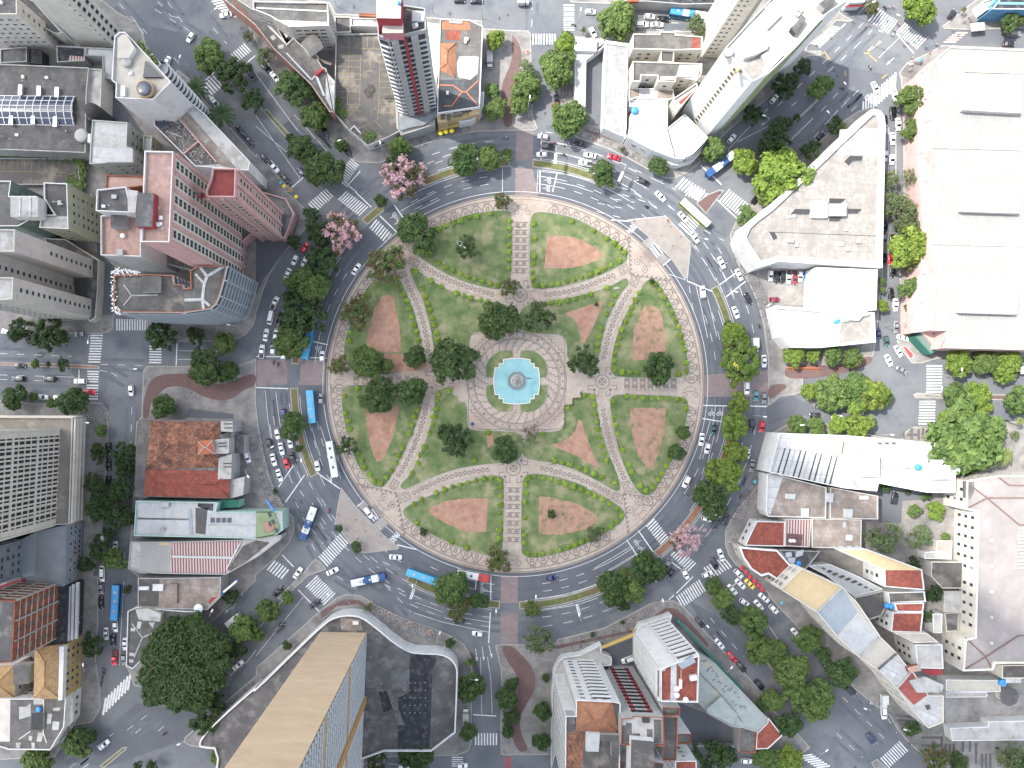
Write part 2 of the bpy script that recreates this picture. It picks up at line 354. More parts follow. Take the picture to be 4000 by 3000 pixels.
# ================= the round plaza
PZ = .15
g = MB(); g.prism([pol(738, 360*i/180) for i in range(180)], 0, PZ, 1, 0)
for r, w in ((734, 4), (722, 2)):
    g.strip([pol(r, 360*i/180) for i in range(180)], w*S, PZ+.006, 2, True)
struct('plaza_paving', g, [STONE, KERB, DARKST])
LAWN = {
 'N_NW': 't11 1370,545 1440,420 1520,330 1600,285 1800,195 2060,155 2190,160 2215,185 2215,690 2200,760 2150,830 2090,850 2000,835 1800,785 1600,695',
 'N_NE': 't21 150,270 165,200 200,172 280,168 500,205 680,285 860,400 960,480 1002,540 1002,595 940,640 780,720 600,785 400,832 200,848 150,800 145,400',
 'NE_in': 't21 150,960 300,935 480,915 700,862 880,795 980,735 1010,760 1015,800 960,860 870,1010 810,1150 770,1330 740,1490 700,1560 640,1600 470,1460 470,1290 420,1240 340,1235 100,1220 60,1150 60,1020',
 'E_NE': 't21 1100,860 1140,770 1200,750 1250,770 1330,870 1420,1050 1480,1230 1520,1420 1538,1560 1500,1612 900,1612 848,1550 850,1480 880,1300 960,1090 1040,950',
 'E_SE': 't22 836,150 860,100 920,83 1460,100 1520,140 1530,200 1500,380 1420,600 1310,800 1240,930 1200,967 1140,967 1090,940 1000,800 930,620 870,400',
 'SE_in': 't22 600,70 690,75 730,120 740,200 770,350 840,600 900,740 945,880 932,925 890,932 720,832 560,750 380,690 180,665 100,640 80,560 130,410 390,410 450,360 455,185 530,185 530,130 600,125',
 'S_SE': 't22 80,850 110,790 170,770 280,775 450,810 640,880 800,960 940,1060 977,1100 975,1170 920,1222 800,1295 640,1390 400,1475 180,1512 110,1490 68,1440',
 'S_SW': 't12 1290,1060 1400,1000 1600,920 1850,830 2060,780 2130,800 2150,850 2140,1400 2110,1470 2020,1490 1850,1450 1650,1370 1450,1270 1300,1170 1258,1110',
 'SW_in': 't12 1540,100 1570,50 1620,25 1690,30 1700,90 1750,95 1755,150 1830,155 1832,370 1870,395 2060,400 2290,410 2320,520 2290,650 2200,690 2050,690 1800,720 1600,780 1400,862 1300,917 1250,905 1240,870 1330,780 1420,600 1500,370 1540,200',
 'W_SW': 't12 727,60 760,20 840,3 1400,5 1462,50 1462,90 1440,200 1380,380 1280,600 1180,790 1120,882 1060,897 1000,882 930,800 850,650 790,460 750,280',
 'W_NW': 't11 1200,720 1240,735 1300,870 1365,1000 1412,1180 1442,1350 1455,1470 1400,1545 900,1600 770,1490 750,1340 790,1200 850,1020 950,830 1050,720',
 'NW_in': 't11 1318,680 1340,643 1390,658 1500,750 1700,862 1900,930 2100,955 2200,990 2250,1100 2220,1220 1900,1208 1850,1260 1845,1400 1870,1460 1560,1500 1535,1380 1505,1180 1445,950 1370,800',
}
for k, q in LAWN.items():
    p = ccw(smooth(WP(q), 1)); g = MB(); g.prism(p, PZ, PZ+.06, 1, 1); g.ngon(inset(p, .22), PZ+.075, 0)
    tag(g.build('lawn', [GRASS, KERB]), kind='structure')
SOILP = ('t21 305,378 500,385 600,415 700,470 770,530 785,560 740,590 620,635 500,660 275,658', 't21 450,1050 800,930 700,1170 620,1315 595,1300 575,1170 530,1100',
 '*t21 1150,985 1200,980 1260,1010 1300,1080 1320,1250 1325,1420 1290,1455 1040,1455 1050,1200 1090,1060', '*t22 1020,208 1325,208 1318,420 1270,590 1215,720 1180,730 1100,640 1050,500 1025,350',
 't22 575,305 600,320 640,450 700,600 755,710 740,725 600,640 345,530 420,500 500,460 545,400', '*t22 235,965 350,985 560,1030 700,1110 742,1150 735,1190 640,1250 450,1300 230,1300',
 't12 2005,990 1990,1275 1820,1280 1650,1210 1530,1140 1495,1100 1520,1060 1650,1010 1800,985', 't12 950,180 1230,195 1225,280 1180,470 1110,620 1070,670 1040,660 990,540 960,350',
 't11 1100,900 1140,885 1190,910 1210,1010 1240,1150 1250,1380 1090,1390 955,1320 980,1170 1020,1010', 't11 1110,1400 1440,1400 1500,1470 1420,1545 1100,1560', 't12 930,0 1330,100 1300,170 1230,140 1100,10',
 't12 1990,410 2050,420 2045,520 2000,560')
for q in SOILP:
    m = SOILG if q[0] == '*' else SOIL
    g = MB(); p = WP(q.lstrip('*')); pp = []
    for i in range(len(p)):   # slightly ragged rim
        a, b = p[i], p[(i+1) % len(p)]
        for k in range(6): pp.append((a[0]+(b[0]-a[0])*k/6+random.uniform(-.16, .16), a[1]+(b[1]-a[1])*k/6+random.uniform(-.16, .16)))
    g.ngon(pp, PZ+.082); struct('bare_soil', g, m)
# ================= mosaics
ZI = [0]
def zz(base=PZ+.008):
    ZI[0] = (ZI[0]+1) % 24; return base+ZI[0]*.0005
def pathpts(q, n): # resample a polyline (world) evenly
    p = smooth(WP(q), 2, False); L = [0]
    for a, b in zip(p, p[1:]): L.append(L[-1]+math.dist(a, b))
    out = []
    for i in range(n+1):
        t = L[-1]*i/n; k = max(j for j in range(len(L)) if L[j] <= t+1e-9); k = min(k, len(p)-2); f = (t-L[k])/max(1e-6, L[k+1]-L[k])
        x = p[k][0]+(p[k+1][0]-p[k][0])*f; y = p[k][1]+(p[k+1][1]-p[k][1])*f
        d = Vector((p[k+1][0]-p[k][0], p[k+1][1]-p[k][1])).normalized(); out.append((Vector((x, y)), d))
    return out, L[-1]
u = S/TS   # one tile pixel in metres
WAVES = ('t11 1430,630 1560,712 1700,775 1880,838 2060,890', 't11 1293,760 1390,960 1450,1140 1480,1290 1492,1390', 't21 270,890 440,872 620,825 770,765 890,710', 't21 1020,840 930,1000 860,1150 815,1310 790,1450',
 't22 780,205 810,350 860,570 920,720 980,825', 't22 235,725 450,770 620,830 760,895 850,945', 't12 1480,160 1440,340 1380,510 1300,680 1225,805', 't12 1350,950 1500,870 1660,800 1850,760 2020,738')
g = MB(); gb = MB()
for q in WAVES:
    _, L = pathpts(q, 10); per = 80*u; k = max(1, round(L/per)); pts, _ = pathpts(q, k*16)
    w = [p+Vector((-d.y, d.x))*(math.sin(2*math.pi*i/16)*20*u) for i, (p, d) in enumerate(pts)]
    g.strip([tuple(x) for x in w], 9*u, PZ+.01)
    for i, (p, d) in enumerate(pts):
        if i % 8 == 4:
            s = -1 if math.sin(2*math.pi*i/16) > 0 else 1
            c = p+Vector((-d.y, d.x))*(s*8*u*0+(-math.sin(2*math.pi*i/16))*8*u); g.ngon(circ(c.x, c.y, 11*u, 10), PZ+.014)
    for sgn in (-1, 1):
        e = [p+Vector((-d.y, d.x))*(sgn*(46*u)) for p, d in pts]; g.strip([tuple(x) for x in e], 2.5*u, PZ+.01)
struct('wave_mosaic', g, DARKST)
# greek glyph columns on the four straight walks; loc frame: (origin px, along dir, across dir)
def glyph(g, o, ax, ay, k, m=0):
    """one cross-and-hook sign, k = size in metres"""
    def T(x, y): return (o[0]+ax[0]*x*k+ay[0]*y*k, o[1]+ax[1]*x*k+ay[1]*y*k)
    for pts in (((-.5, 0), (.5, 0)), ((-.32, -.5), (-.32, .5)), ((.32, -.5), (.32, .5)), ((0, -.25), (0, .25)), ((-.5, .5), (-.32, .5)), ((.32, -.5), (.5, -.5)), ((-.15, .25), (.15, .25)), ((-.15, -.25), (.15, -.25))):
        g.strip([T(*a) for a in pts], .2*k, zz(), m)
def glyphrow(g, q0, q1, off, n, k):
    a, b = WP(q0)[0], WP(q1)[0]; d = (Vector(b)-Vector(a)).normalized(); nrm = Vector((-d.y, d.x))
    for i in range(n):
        f = (i+.5)/n; p = Vector(a).lerp(Vector(b), f)
        for o in off: c = p+nrm*o; glyph(g, c, d, nrm, k)
    for s in (-1, 1):
        g.strip([tuple(Vector(a)+nrm*(s*2.75)), tuple(Vector(b)+nrm*(s*2.75))], .14, PZ+.007)
g = MB()
glyphrow(g, 't21 78,250', 't21 70,715', (-1.2, 1.2), 7, 2.1)
glyphrow(g, 't22 15,880', 't22 8,1380', (-1.2, 1.2), 7, 2.1)
glyphrow(g, 't21 960,1650', 't21 1430,1650', (-1.2, 1.2), 7, 2.1)
glyphrow(g, 't11 830,1640', 't11 1420,1640', (-1.2, 1.2), 8, 2.1)
# knots where the walks meet
def knot(g, t, x, y, k):
    c = WP(f'{t} {x},{y}')[0]
    o8 = circ(c[0], c[1], k, 8, math.pi/8, 2*math.pi+math.pi/8); g.strip(o8, .32, zz(), 0, True)
    for a in (0, .5, 1, 1.5):
        d = Vector((math.cos(a*math.pi), math.sin(a*math.pi))); n_ = Vector((-d.y, d.x)); p = Vector(c)
        g.strip([tuple(p+d*.4*k), tuple(p+d*.15*k)], .5, zz())
        g.strip([tuple(p+d*.42*k+n_*.3*k), tuple(p+d*.42*k-n_*.3*k)], .3, zz())
        for s in (1, -1):
            e = (d+n_*s).normalized(); q = p+e*1.55*k; g.ngon(circ(q.x, q.y, .55, 10), zz())
            h = p+d*1.2*k+n_*s*.5*k; g.strip([tuple(h), tuple(h+d*.7*k), tuple(h+d*.7*k+n_*s*.55*k), tuple(h+d*.25*k+n_*s*.55*k)], .3, zz())
for t, x, y in (('t21', 70, 890), ('t21', 780, 1640), ('t22', 12, 730), ('t11', 1590, 1620)): knot(g, t, x, y, 2.6)
struct('greek_mosaic', g, DARKST)
# swirling border of the rim walk
g = MB()
def pr(a, r): return pol(r, a)
per = 7.2
for i in range(int(360/per)):
    a = i*per; near = min(abs((a-c+180) % 360-180) for c in (0, 90, 180, 270, -45, 135, 45+2, 225-4))
    if near < 7: continue
    rm = 688; hh = 27
    wv = [pr(a+per*t/12, rm+hh*.9*math.sin(2*math.pi*t/12)) for t in range(13)]; g.strip(wv, .36, zz())
    wv = [pr(a+per*t/12, rm-hh*.9*math.sin(2*math.pi*t/12)) for t in range(13)]; g.strip(wv, .36, zz())
    for c in (.25, .75):
        A = a+per*c
        for dr in (-9, 0, 9): g.strip([pr(A-.45, rm+dr), pr(A+.45, rm+dr)], .32, zz())
        g.strip([pr(A-.45, rm-13), pr(A-.45, rm+13)], .32, zz()); g.strip([pr(A+.45, rm-13), pr(A+.45, rm+13)], .32, zz())
        for s in (-1, 1):
            g.strip([pr(A-1.0, rm+s*30), pr(A-.55, rm+s*20), pr(A-.1, rm+s*29), pr(A+.35, rm+s*20), pr(A+.9, rm+s*30)], .32, zz())
    g.strip([pr(a+per*t/4, 655) for t in range(5)], .18, zz())
    g.strip([pr(a+per*t/4, 720) for t in range(5)], .18, zz())
struct('rim_mosaic', g, DARKST)
# emblems at the four diagonal corners and the four walk heads
g = MB()
def emblem(t, x, y, deg, k=1.0, teeth=None):
    c = Vector(WP(f'{t} {x},{y}')[0]); a = math.radians(deg); d = Vector((math.cos(a), math.sin(a))); n_ = Vector((-d.y, d.x))
    T = lambda p, q: tuple(c+d*(p*k)+n_*(q*k))
    g.strip([T(-2.6+5.2*i/12, 1.0*math.sin(math.pi*i/12)) for i in range(13)], .22, zz()); g.strip([T(-2.6+5.2*i/12, -1.0*math.sin(math.pi*i/12)) for i in range(13)], .22, zz())
    for s in (-1, 1):
        q = T(s*1.9, -2.1); g.strip(circ(q[0], q[1], 1.05*k, 18), .22, zz(), 0, True); g.ngon(circ(q[0], q[1], .35*k, 8), zz())
        g.strip([T(s*1.2, -1.0), T(s*1.6, -1.4)], .2, zz()); g.strip([T(s*1.0, .9), T(s*1.6, 2.2)], .2, zz())
    for r in range(3):
        for j in range(4): g.strip([T(-1.4+j*.8, 3.0+r*.75), T(-.9+j*.8, 3.0+r*.75)], .34, zz())
emblem('t21', 1150, 600, -45); emblem('t22', 1095, 1090, -135, 1.1); emblem('t12', 1105, 1045, 135); emblem('t11', 1230, 470, 45)
def teeth(q0, q1, n, side):
    a, b = Vector(WP(q0)[0]), Vector(WP(q1)[0]); d = (b-a)/n; nn = Vector((-d.y, d.x))*side
    g.strip([tuple(a), tuple(b)], .18, zz())
    for i in range(n):
        p = a+d*i; g.poly([(*(p+d*.1), PZ+.012), (*(p+d*.9), PZ+.012), (*(p+d*.9+nn*.7), PZ+.012)])
teeth('t21 1005,370', 't21 1020,720', 9, 1); teeth('t21 1020,720', 't21 1375,770', 9, 1)
teeth('t12 860,855', 't12 1220,940', 9, -1); teeth('t12 1220,940', 't12 1290,1310', 9, -1)
teeth('t22 960,940', 't22 1300,1000', 9, -1); teeth('t22 1000,1300', 't22 960,940', 9, -1)
def lattice(q):
    p = [Vector(x) for x in WP(q)]
    g.strip([tuple(x) for x in p], .2, zz(), 0, True); g.strip([tuple(p[0]), tuple(p[2])], .2, zz()); g.strip([tuple(p[1]), tuple(p[3])], .2, zz())
    m = [(p[i]+p[(i+1) % 4])/2 for i in range(4)]; g.strip([tuple(x) for x in m], .2, zz(), 0, True); g.strip([tuple(m[0]), tuple(m[2])], .18, zz())
for q in ('t21 915,660 990,620 1015,690 940,725', 't21 1030,730 1110,735 1070,830 1015,800', 't12 1190,815 1245,850 1200,920 1145,890', 't12 1240,945 1320,930 1340,1000 1245,1030',
          't22 950,850 1030,830 1080,940 970,930', 't22 880,930 960,960 950,1040 860,990', 't11 1330,560 1425,600 1390,650 1315,620', 't11 1225,700 1290,680 1310,720 1250,750',
          't21 1150,505 1240,590 1215,610 1130,530', 't12 1020,1040 1110,1130 1095,1150 1005,1060'): lattice(q)
for t, x, y in (('t21', 90, 130), ('t22', 1540, 45), ('t22', 10, 1500), ('t11', 720, 1640)):
    c = Vector(WP(f'{t} {x},{y}')[0])
    g.strip([(c.x+1.9*math.cos(i*.3927), c.y+.9*math.sin(i*.3927)) for i in range(16)], .2, zz(), 0, True)
    for s in (-1, 1): g.strip(circ(c.x+s*2.0, c.y-1.9, .8, 14), .2, zz(), 0, True)
struct('emblem_mosaic', g, DARKST)
# the square round the fountain: stair lines, rings, diamonds
FX, FY = 2018.0, 1489.0
def fp(r, deg): a = math.radians(deg); return W(FX+r*math.cos(a), FY+r*math.sin(a))
g = MB()
for r, w in ((194, 4), (166, 4), (172, 2.2), (188, 2.2)): g.strip([fp(r, 4*i) for i in range(90)], w*S, PZ+.007+r*1e-6, 0, True)
for i in range(40):
    c = Vector(fp(180, i*9)); d = (c-Vector(fp(0, 0))).normalized(); n_ = Vector((-d.y, d.x))
    k = .62 if i % 2 else .42
    g.poly([(*(c+d*k), PZ+.009), (*(c+n_*k), PZ+.009), (*(c-d*k), PZ+.009), (*(c-n_*k), PZ+.009)][::-1])
for i in range(30):
    a = i*12+4; pts = []
    for j in range(5):
        r = 112+j*12.5; pts += [fp(r, a+j*3.2), fp(r, a+(j+1)*3.2)]
    g.strip(pts, .28, zz())
for sx in (-1, 1):
    for sy in (-1, 1):   # stair lines in the corners
        for j in range(3):
            pts = []
            for i in range(7):
                x = 215-i*13-j*22; y = 85+i*13+0*j
                if math.hypot(x, y) < 200 or x > 190 or y > 185: continue
                pts += [W(FX+sx*x, FY+sy*y), W(FX+sx*(x-13), FY+sy*y)]
            if len(pts) > 2: g.strip(pts, .28, zz())
pr_ = []
for cx, cy, a in ((1, 1, 0), (-1, 1, 90), (-1, -1, 180), (1, -1, 270)):
    for i in range(5):
        t = math.radians(a+i*22.5); pr_.append(W(FX+cx*150+38*math.cos(t), FY+cy*150+38*math.sin(t)))
g.strip(pr_, .25, PZ+.0065, 0, True)
struct('fountain_square_mosaic', g, DARKST)
# mosaic bands of the outer pavements
g = MB()
def band(q, n, zb=.138, w=5.0):
    pts, L = pathpts(q, n*12)
    for i in range(n):
        p, d = pts[i*12+6]; nn = Vector((-d.y, d.x)); T = lambda x, y: tuple(p+d*x+nn*y)
        k = L/n/2*.92; hw = w/2
        if i % 2:
            for r in (1.0, .62): g.strip([T(k*r*math.cos(t), -hw+2*hw*r*math.sin(t)) for t in [math.pi*j/10 for j in range(11)]], .24, zz(zb))
            g.strip([T(-.4*k, -hw*.5), T(.4*k, -hw*.5)], .3, zz(zb)); g.strip([T(-.25*k, 0), T(.25*k, 0)], .3, zz(zb))
        else:
            for s in (-1, 1):
                g.strip([T(s*k, -hw), T(s*.72*k, hw), T(s*.35*k, -hw*.2), T(s*.12*k, hw)], .3, zz(zb)); g.strip([T(s*k, hw*.9), T(s*.8*k, hw*.9)], .3, zz(zb))
    for s in (-1, 1): g.strip([tuple(p+Vector((-d.y, d.x))*s*(w/2+.35)) for p, d in pts[::6]], .18, zz(zb))
band('t20 600,1130 830,1200 1000,1280 1180,1390', 9, w=3.6)
band('t13 960,260 1200,390 1400,460 1630,560', 9, w=3.6)
band('t23 510,600 800,520 1000,420 1240,300', 11, w=3.6)
band('t12 -20,450 40,650 100,850 170,1010 220,1130', 11, w=3.8)
band('t21 1960,560 2060,720 2140,900 2190,1080', 7, w=3.6); band('t22 2212,620 2130,850 2010,1030 1930,1180', 9, w=3.6)
band('t31 10,960 30,1180 60,1340', 5, w=3.0); band('t20 470,560 480,760 480,850', 4, w=3.6); band('t10 1340,1220 1560,1150 1840,1090', 7, w=3.4)
band('t03 2212,1020 t13 60,920 300,700 460,540', 14, w=1.8); band('t03 1900,1180 2212,930', 9, w=1.8)
for i in range(9):   # wavy stones
    g.strip([W(*tpt('t02', 740+x*6+i*22, 170+x*9)) if False else W(*tpt('t02', 750+i*22+9*math.sin(x*.9), 175+x*14)) for x in range(12)], .3, zz(.138))
for q in ('t33 630,690 730,700', 't33 640,712 740,722', 't33 650,734 740,742', 't33 660,756 740,762', 't33 760,800 860,800 860,840 760,840', 't33 880,830 880,900', 't33 900,830 900,900', 't33 920,830 920,880', 't33 965,820 965,870',
          't33 1000,820 1000,870', 't33 1030,825 1030,930', 't33 1060,880 1060,950', 't33 1080,880 1080,950', 't33 1100,880 1100,950', 't33 990,900 990,950', 't32 1170,410 1170,470', 't32 1240,380 1240,480', 't32 1300,390 1300,480', 't32 1340,390 1330,470', 't32 1200,440 1290,440'):
    g.strip(WP(q), .9, zz(.138))
struct('pavement_mosaic', g, GREYST)
# manholes and repair patches in the carriageways
g = MB(); gp = MB(); R = random.Random(12)
for i in range(110):
    if i < 70: a = R.uniform(0, 360); c = pol(R.choice((800, 830, 905, 940, 970)), a); an = math.radians(-a)+1.57
    else: q = R.choice(('t10 100,900', 't03 2000,800', 't01 400,1350', 't23 1700,450', 't33 400,700', 't30 500,700', 't20 200,100', 't00 1500,150', 't31 1080,800', 't13 1950,900', 't02 1090,500')); p = WP(q)[0]; c = (p[0]+R.gauss(0, 9), p[1]+R.gauss(0, 9)); an = R.random()*3
    if i % 2: g.ngon(circ(c[0], c[1], .42, 10), .009+i*.00002)
    else:
        l, w_ = R.uniform(1.2, 5), R.uniform(.5, 1.3); gp.ngon([(c[0]+x*math.cos(an)-y*math.sin(an), c[1]+x*math.sin(an)+y*math.cos(an)) for x, y in ((-l, -w_), (l, -w_), (l, w_), (-l, w_))], .007+i*.00001)
struct('manhole', g, M('cast_iron', (.05, .05, .05), (.09, .088, .085), scale=3)); struct('asphalt_repair', gp, M('repair_asphalt', (.075, .082, .095), (.1, .107, .12), scale=.4))
# ================= road markings
MZ = .016
def cross(q0, q1, n, ln, ang=None, w=None, m=LINE, z=MZ):
    """zebra: n stripes strung from q0 to q1, each ln tile-pixels long; ang = stripe direction in image degrees"""
    a, b = Vector(WP(q0)[0]), Vector(WP(q1)[0]); g = MB(); d = (b-a)
    if ang is None: e = Vector((-d.y, d.x)).normalized()
    else: e = Vector((math.cos(math.radians(ang)), -math.sin(math.radians(ang))))
    sp = d.length/n
    for i in range(n):
        p = a+d*((i+.5)/n); h = e*(ln*u/2*random.uniform(.96, 1.03)); g.strip([tuple(p-h), tuple(p+h)], w or max(.32, sp*.46), z)
    struct('crosswalk', g, m)
CW = [('t00 1890,-10', 't00 2050,150', 8, 150, -12), ('t00 2020,505', 't00 2145,405', 7, 95, 48), ('t00 1770,805', 't00 1890,690', 6, 120, 48), ('t10 855,1392', 't10 735,1580', 11, 95, 40), ('t11 480,140', 't11 640,0', 9, 100, 45),
 ('t11 740,25', 't11 935,172', 11, 110, -45), ('t11 1005,268', 't11 1152,408', 8, 100, -52), ('t20 492,35', 't20 492,270', 11, 92, 0), ('t20 170,338', 't20 385,338', 9, 92, 90), ('t20 1440,1570', 't20 1640,1690', 8, 110, -48),
 ('t21 1520,-15', 't21 1670,55', 6, 100, -52), ('t21 1830,20', 't21 2005,155', 9, 130, -50), ('t21 1480,330', 't21 1580,230', 6, 130, 45), ('t30 385,385', 't30 590,225', 9, 115, 12), ('t30 905,120', 't30 1085,240', 9, 140, -52),
 ('t30 1140,235', 't30 1330,385', 11, 120, -46), ('t30 810,955', 't30 1110,690', 13, 150, 92), ('t31 1437,1490', 't31 1437,1660', 7, 135, 0), ('t32 1435,0', 't32 1435,80', 3, 135, 0), ('t32 1378,140', 't32 1370,355', 9, 140, 0),
 ('t01 1000,1147', 't01 1265,1147', 12, 98, 90), ('t01 838,1228', 't01 814,1480', 11, 105, 1), ('t01 806,1540', 't01 800,1650', 5, 100, 1), ('t02 800,0', 't02 795,140', 6, 100, 1), ('t01 1346,1275', 't01 1340,1485', 9, 105, 1),
 ('t12 575,1540', 't12 765,1330', 12, 115, 48), ('t12 120,1560', 't12 260,1650', 6, 110, -50), ('t13 475,40', 't13 640,205', 11, 140, -45), ('t13 1885,1410', 't13 2090,1410', 8, 105, 90), ('t13 1740,1558', 't13 1740,1650', 5, 95, 0),
 ('t22 1190,1190', 't22 1320,1360', 9, 100, -45), ('t22 1400,1440', 't22 1560,1590', 9, 100, -45), ('t22 1685,1640', 't22 1870,1530', 8, 120, 52), ('t23 1440,230', 't23 1650,75', 11, 115, 60), ('t03 890,1140', 't03 1130,900', 9, 150, 100),
 ('t33 180,885', 't33 280,950', 7, 120, -8), ('t33 575,930', 't33 675,840', 10, 115, 48), ('t33 510,600', 't33 545,600', 4, 130, 100), ('t32 740,240', 't32 830,240', 5, 60, 90)]
for c in CW: cross(*c)
cross('t30 1560,372', 't30 1680,275', 5, 110, 0, m=M('pink_paint', (.5, .33, .3), (.6, .42, .38), scale=.8))
cross('t13 2180,1560', 't13 2180,1660', 5, 45, 0, .55, REDP)
cross('t21 1210,528', 't21 1300,462', 4, 120, 52); cross('t12 985,1155', 't12 1055,1095', 4, 95, 52)
g = MB()
def ln(q, w=.16, z=MZ): g.strip(WP(q), w, z)
GW = MB()
def dash(q, d=2.6, gap=3.4, w=.15):
    p = WP(q)
    for s_ in (-1.75, 1.75): GW.strip([tuple(Vector(x)+Vector((-(Vector(p[-1])-Vector(p[0])).normalized().y, (Vector(p[-1])-Vector(p[0])).normalized().x))*s_) for x in p], 1.15, .010+len(GW.v)*1e-6)
    for a, b in zip(p, p[1:]):
        a, b = Vector(a), Vector(b); L = (b-a).length; e = (b-a)/L; t = 0
        while t < L: g.strip([tuple(a+e*t), tuple(a+e*min(L, t+d))], w, MZ+.0005); t += d+gap
def darc(r, a0, a1, d=2.8, gap=3.2, w=.15):
    n = int(abs(a1-a0)*math.pi/180*r*S/(d+gap)); st = (a1-a0)/max(1, n)
    for i in range(n): g.strip(arc(r, a0+st*i, a0+st*(i+d/(d+gap)), 3), w, MZ+.0003)
def larc(r, a0, a1, w=.16): g.strip(arc(r, a0, a1), w, MZ)
g.strip([pol(752, 2*i) for i in range(180)], .16, MZ, 0, True)
for a0, a1 in ((-83, -58), (-20, -4), (8, 36), (60, 85), (96, 118), (152, 177), (186, 216), (240, 265)):
    for r in (787, 817): darc(r, a0, a1)
    larc(843, a0, a1)
for a0, a1 in ((10, 50), (62, 86), (96, 118), (156, 175), (187, 212), (250, 267), (-84, -58), (-28, -5)):
    for r in (917, 953): darc(r, a0, a1)
    larc(886, a0, a1)
for a0, a1 in ((-58, -20), (118, 152)):
    darc(880, a0, a1); darc(920, a0, a1); darc(826, a0, a0+14)
for a0, a1 in ((186, 197), (172, 177), (54, 66), (276, 284), (6, 14)):
    larc(787, a0, a1); larc(817, a0, a1)
# stop lines, boxes
for q in ('t11 1195,112 1290,248', 't11 1070,205 1228,358', 't11 480,1288 620,1320', 't11 450,1430 610,1435', 't11 5,1420 280,1425', 't20 242,1470 240,1659', 't20 388,1505 350,1659', 't20 255,1140 250,1380', 't22 1650,185 1880,190', 't22 1645,298 1815,325', 't22 2060,190 2212,195',
          't22 990,1345 1085,1490', 't22 1090,1265 1220,1450', 't13 2030,0 2028,205', 't13 2025,315 2010,580', 't13 1905,20 1895,120', 't13 1875,1198 2075,1210', 't01 1530,1305 1522,1500', 't01 683,1535 682,1620', 't10 310,1620 440,1505', 't10 780,1615 900,1480',
          't10 800,1605 870,1659', 't11 860,0 995,130', 't12 490,740 725,905', 't12 195,890 360,650', 't12 255,1020 420,785', 't12 225,1475 325,1580', 't21 855,240 1010,252', 't21 1305,635 1370,580', 't21 1515,770 1745,865', 't21 1790,805 1940,695', 't21 1850,905 2020,770',
          't21 1770,65 1940,225', 't20 1630,1430 1690,1480 1810,1595', 't13 365,120 545,305', 't22 1340,1510 1460,1600', 't30 440,410 670,205', 't30 1110,290 1260,460', 't12 875,1055 935,1010', 't12 1220,1390 1390,1430', 't00 1720,745 1890,590', 't00 2120,555 2205,480', 't12 0,30 280,40', 't23 1420,150 1565,5', 't23 1355,205 1400,165', 't23 1900,95 2000,0', 't12 645,805 652,845'):
    ln(q, .36)
for q in ('t12 80,60 100,280 130,480', 't12 170,60 195,260 215,400', 't12 485,380 520,520 555,620', 't12 555,365 600,500', 't12 120,350 140,480', 't10 0,640 360,1130', 't10 0,1000 380,1540', 't10 0,1090 270,1320', 't11 1250,165 1400,80 1560,0', 't11 1290,220 1420,150 1590,65', 't20 255,1215 420,1240 620,1280', 't20 255,1295 470,1335 690,1390',
          't20 185,1375 430,1420 680,1480', 't20 245,1480 500,1510 800,1590 1010,1640', 't20 380,1570 560,1610 700,1659', 't21 1330,207 1550,440 1512,770', 't21 1000,240 1330,207', 't21 1590,810 1640,1020 1690,1260', 't21 1680,880 1730,1080 1770,1250', 't21 1150,750 1330,700 1500,760',
          't20 1870,1290 2000,1150 2212,940', 't20 1940,1230 2212,1090', 't30 0,1240 160,1080', 't22 715,1590 1020,1410', 't22 745,1659 1070,1470', 't22 1715,310 1620,650', 't22 1775,330 1690,680', 't13 1375,225 1620,315', 't13 1370,320 1620,400 2010,485', 't13 1780,360 2015,400', 't13 0,690 410,180', 't13 0,480 240,200',
          't13 1940,700 1950,1190', 't13 2000,700 2030,900 2040,1190', 't23 110,215 500,160 900,10', 't23 240,300 560,250 740,190', 't01 300,1590 640,1600', 't01 1540,1370 1900,1380', 't01 1540,1445 1880,1455', 't30 955,500 1130,330', 't30 165,1240 390,1020', 't31 1030,150 1030,620', 't30 1045,1100 1040,1600', 't30 1105,1120 1105,1659', 't02 1070,1600 1080,1450',
          't03 1070,50 1050,400 1030,770', 't03 2212,640 2120,760', 't33 0,240 60,330', 't10 2130,1460 2130,1659', 't20 225,1460 215,1659', 't13 1150,1620 1290,1640', 't00 1180,195 1240,290', 't32 0,170 0,300'):
    ln(q, .15, MZ+.001)
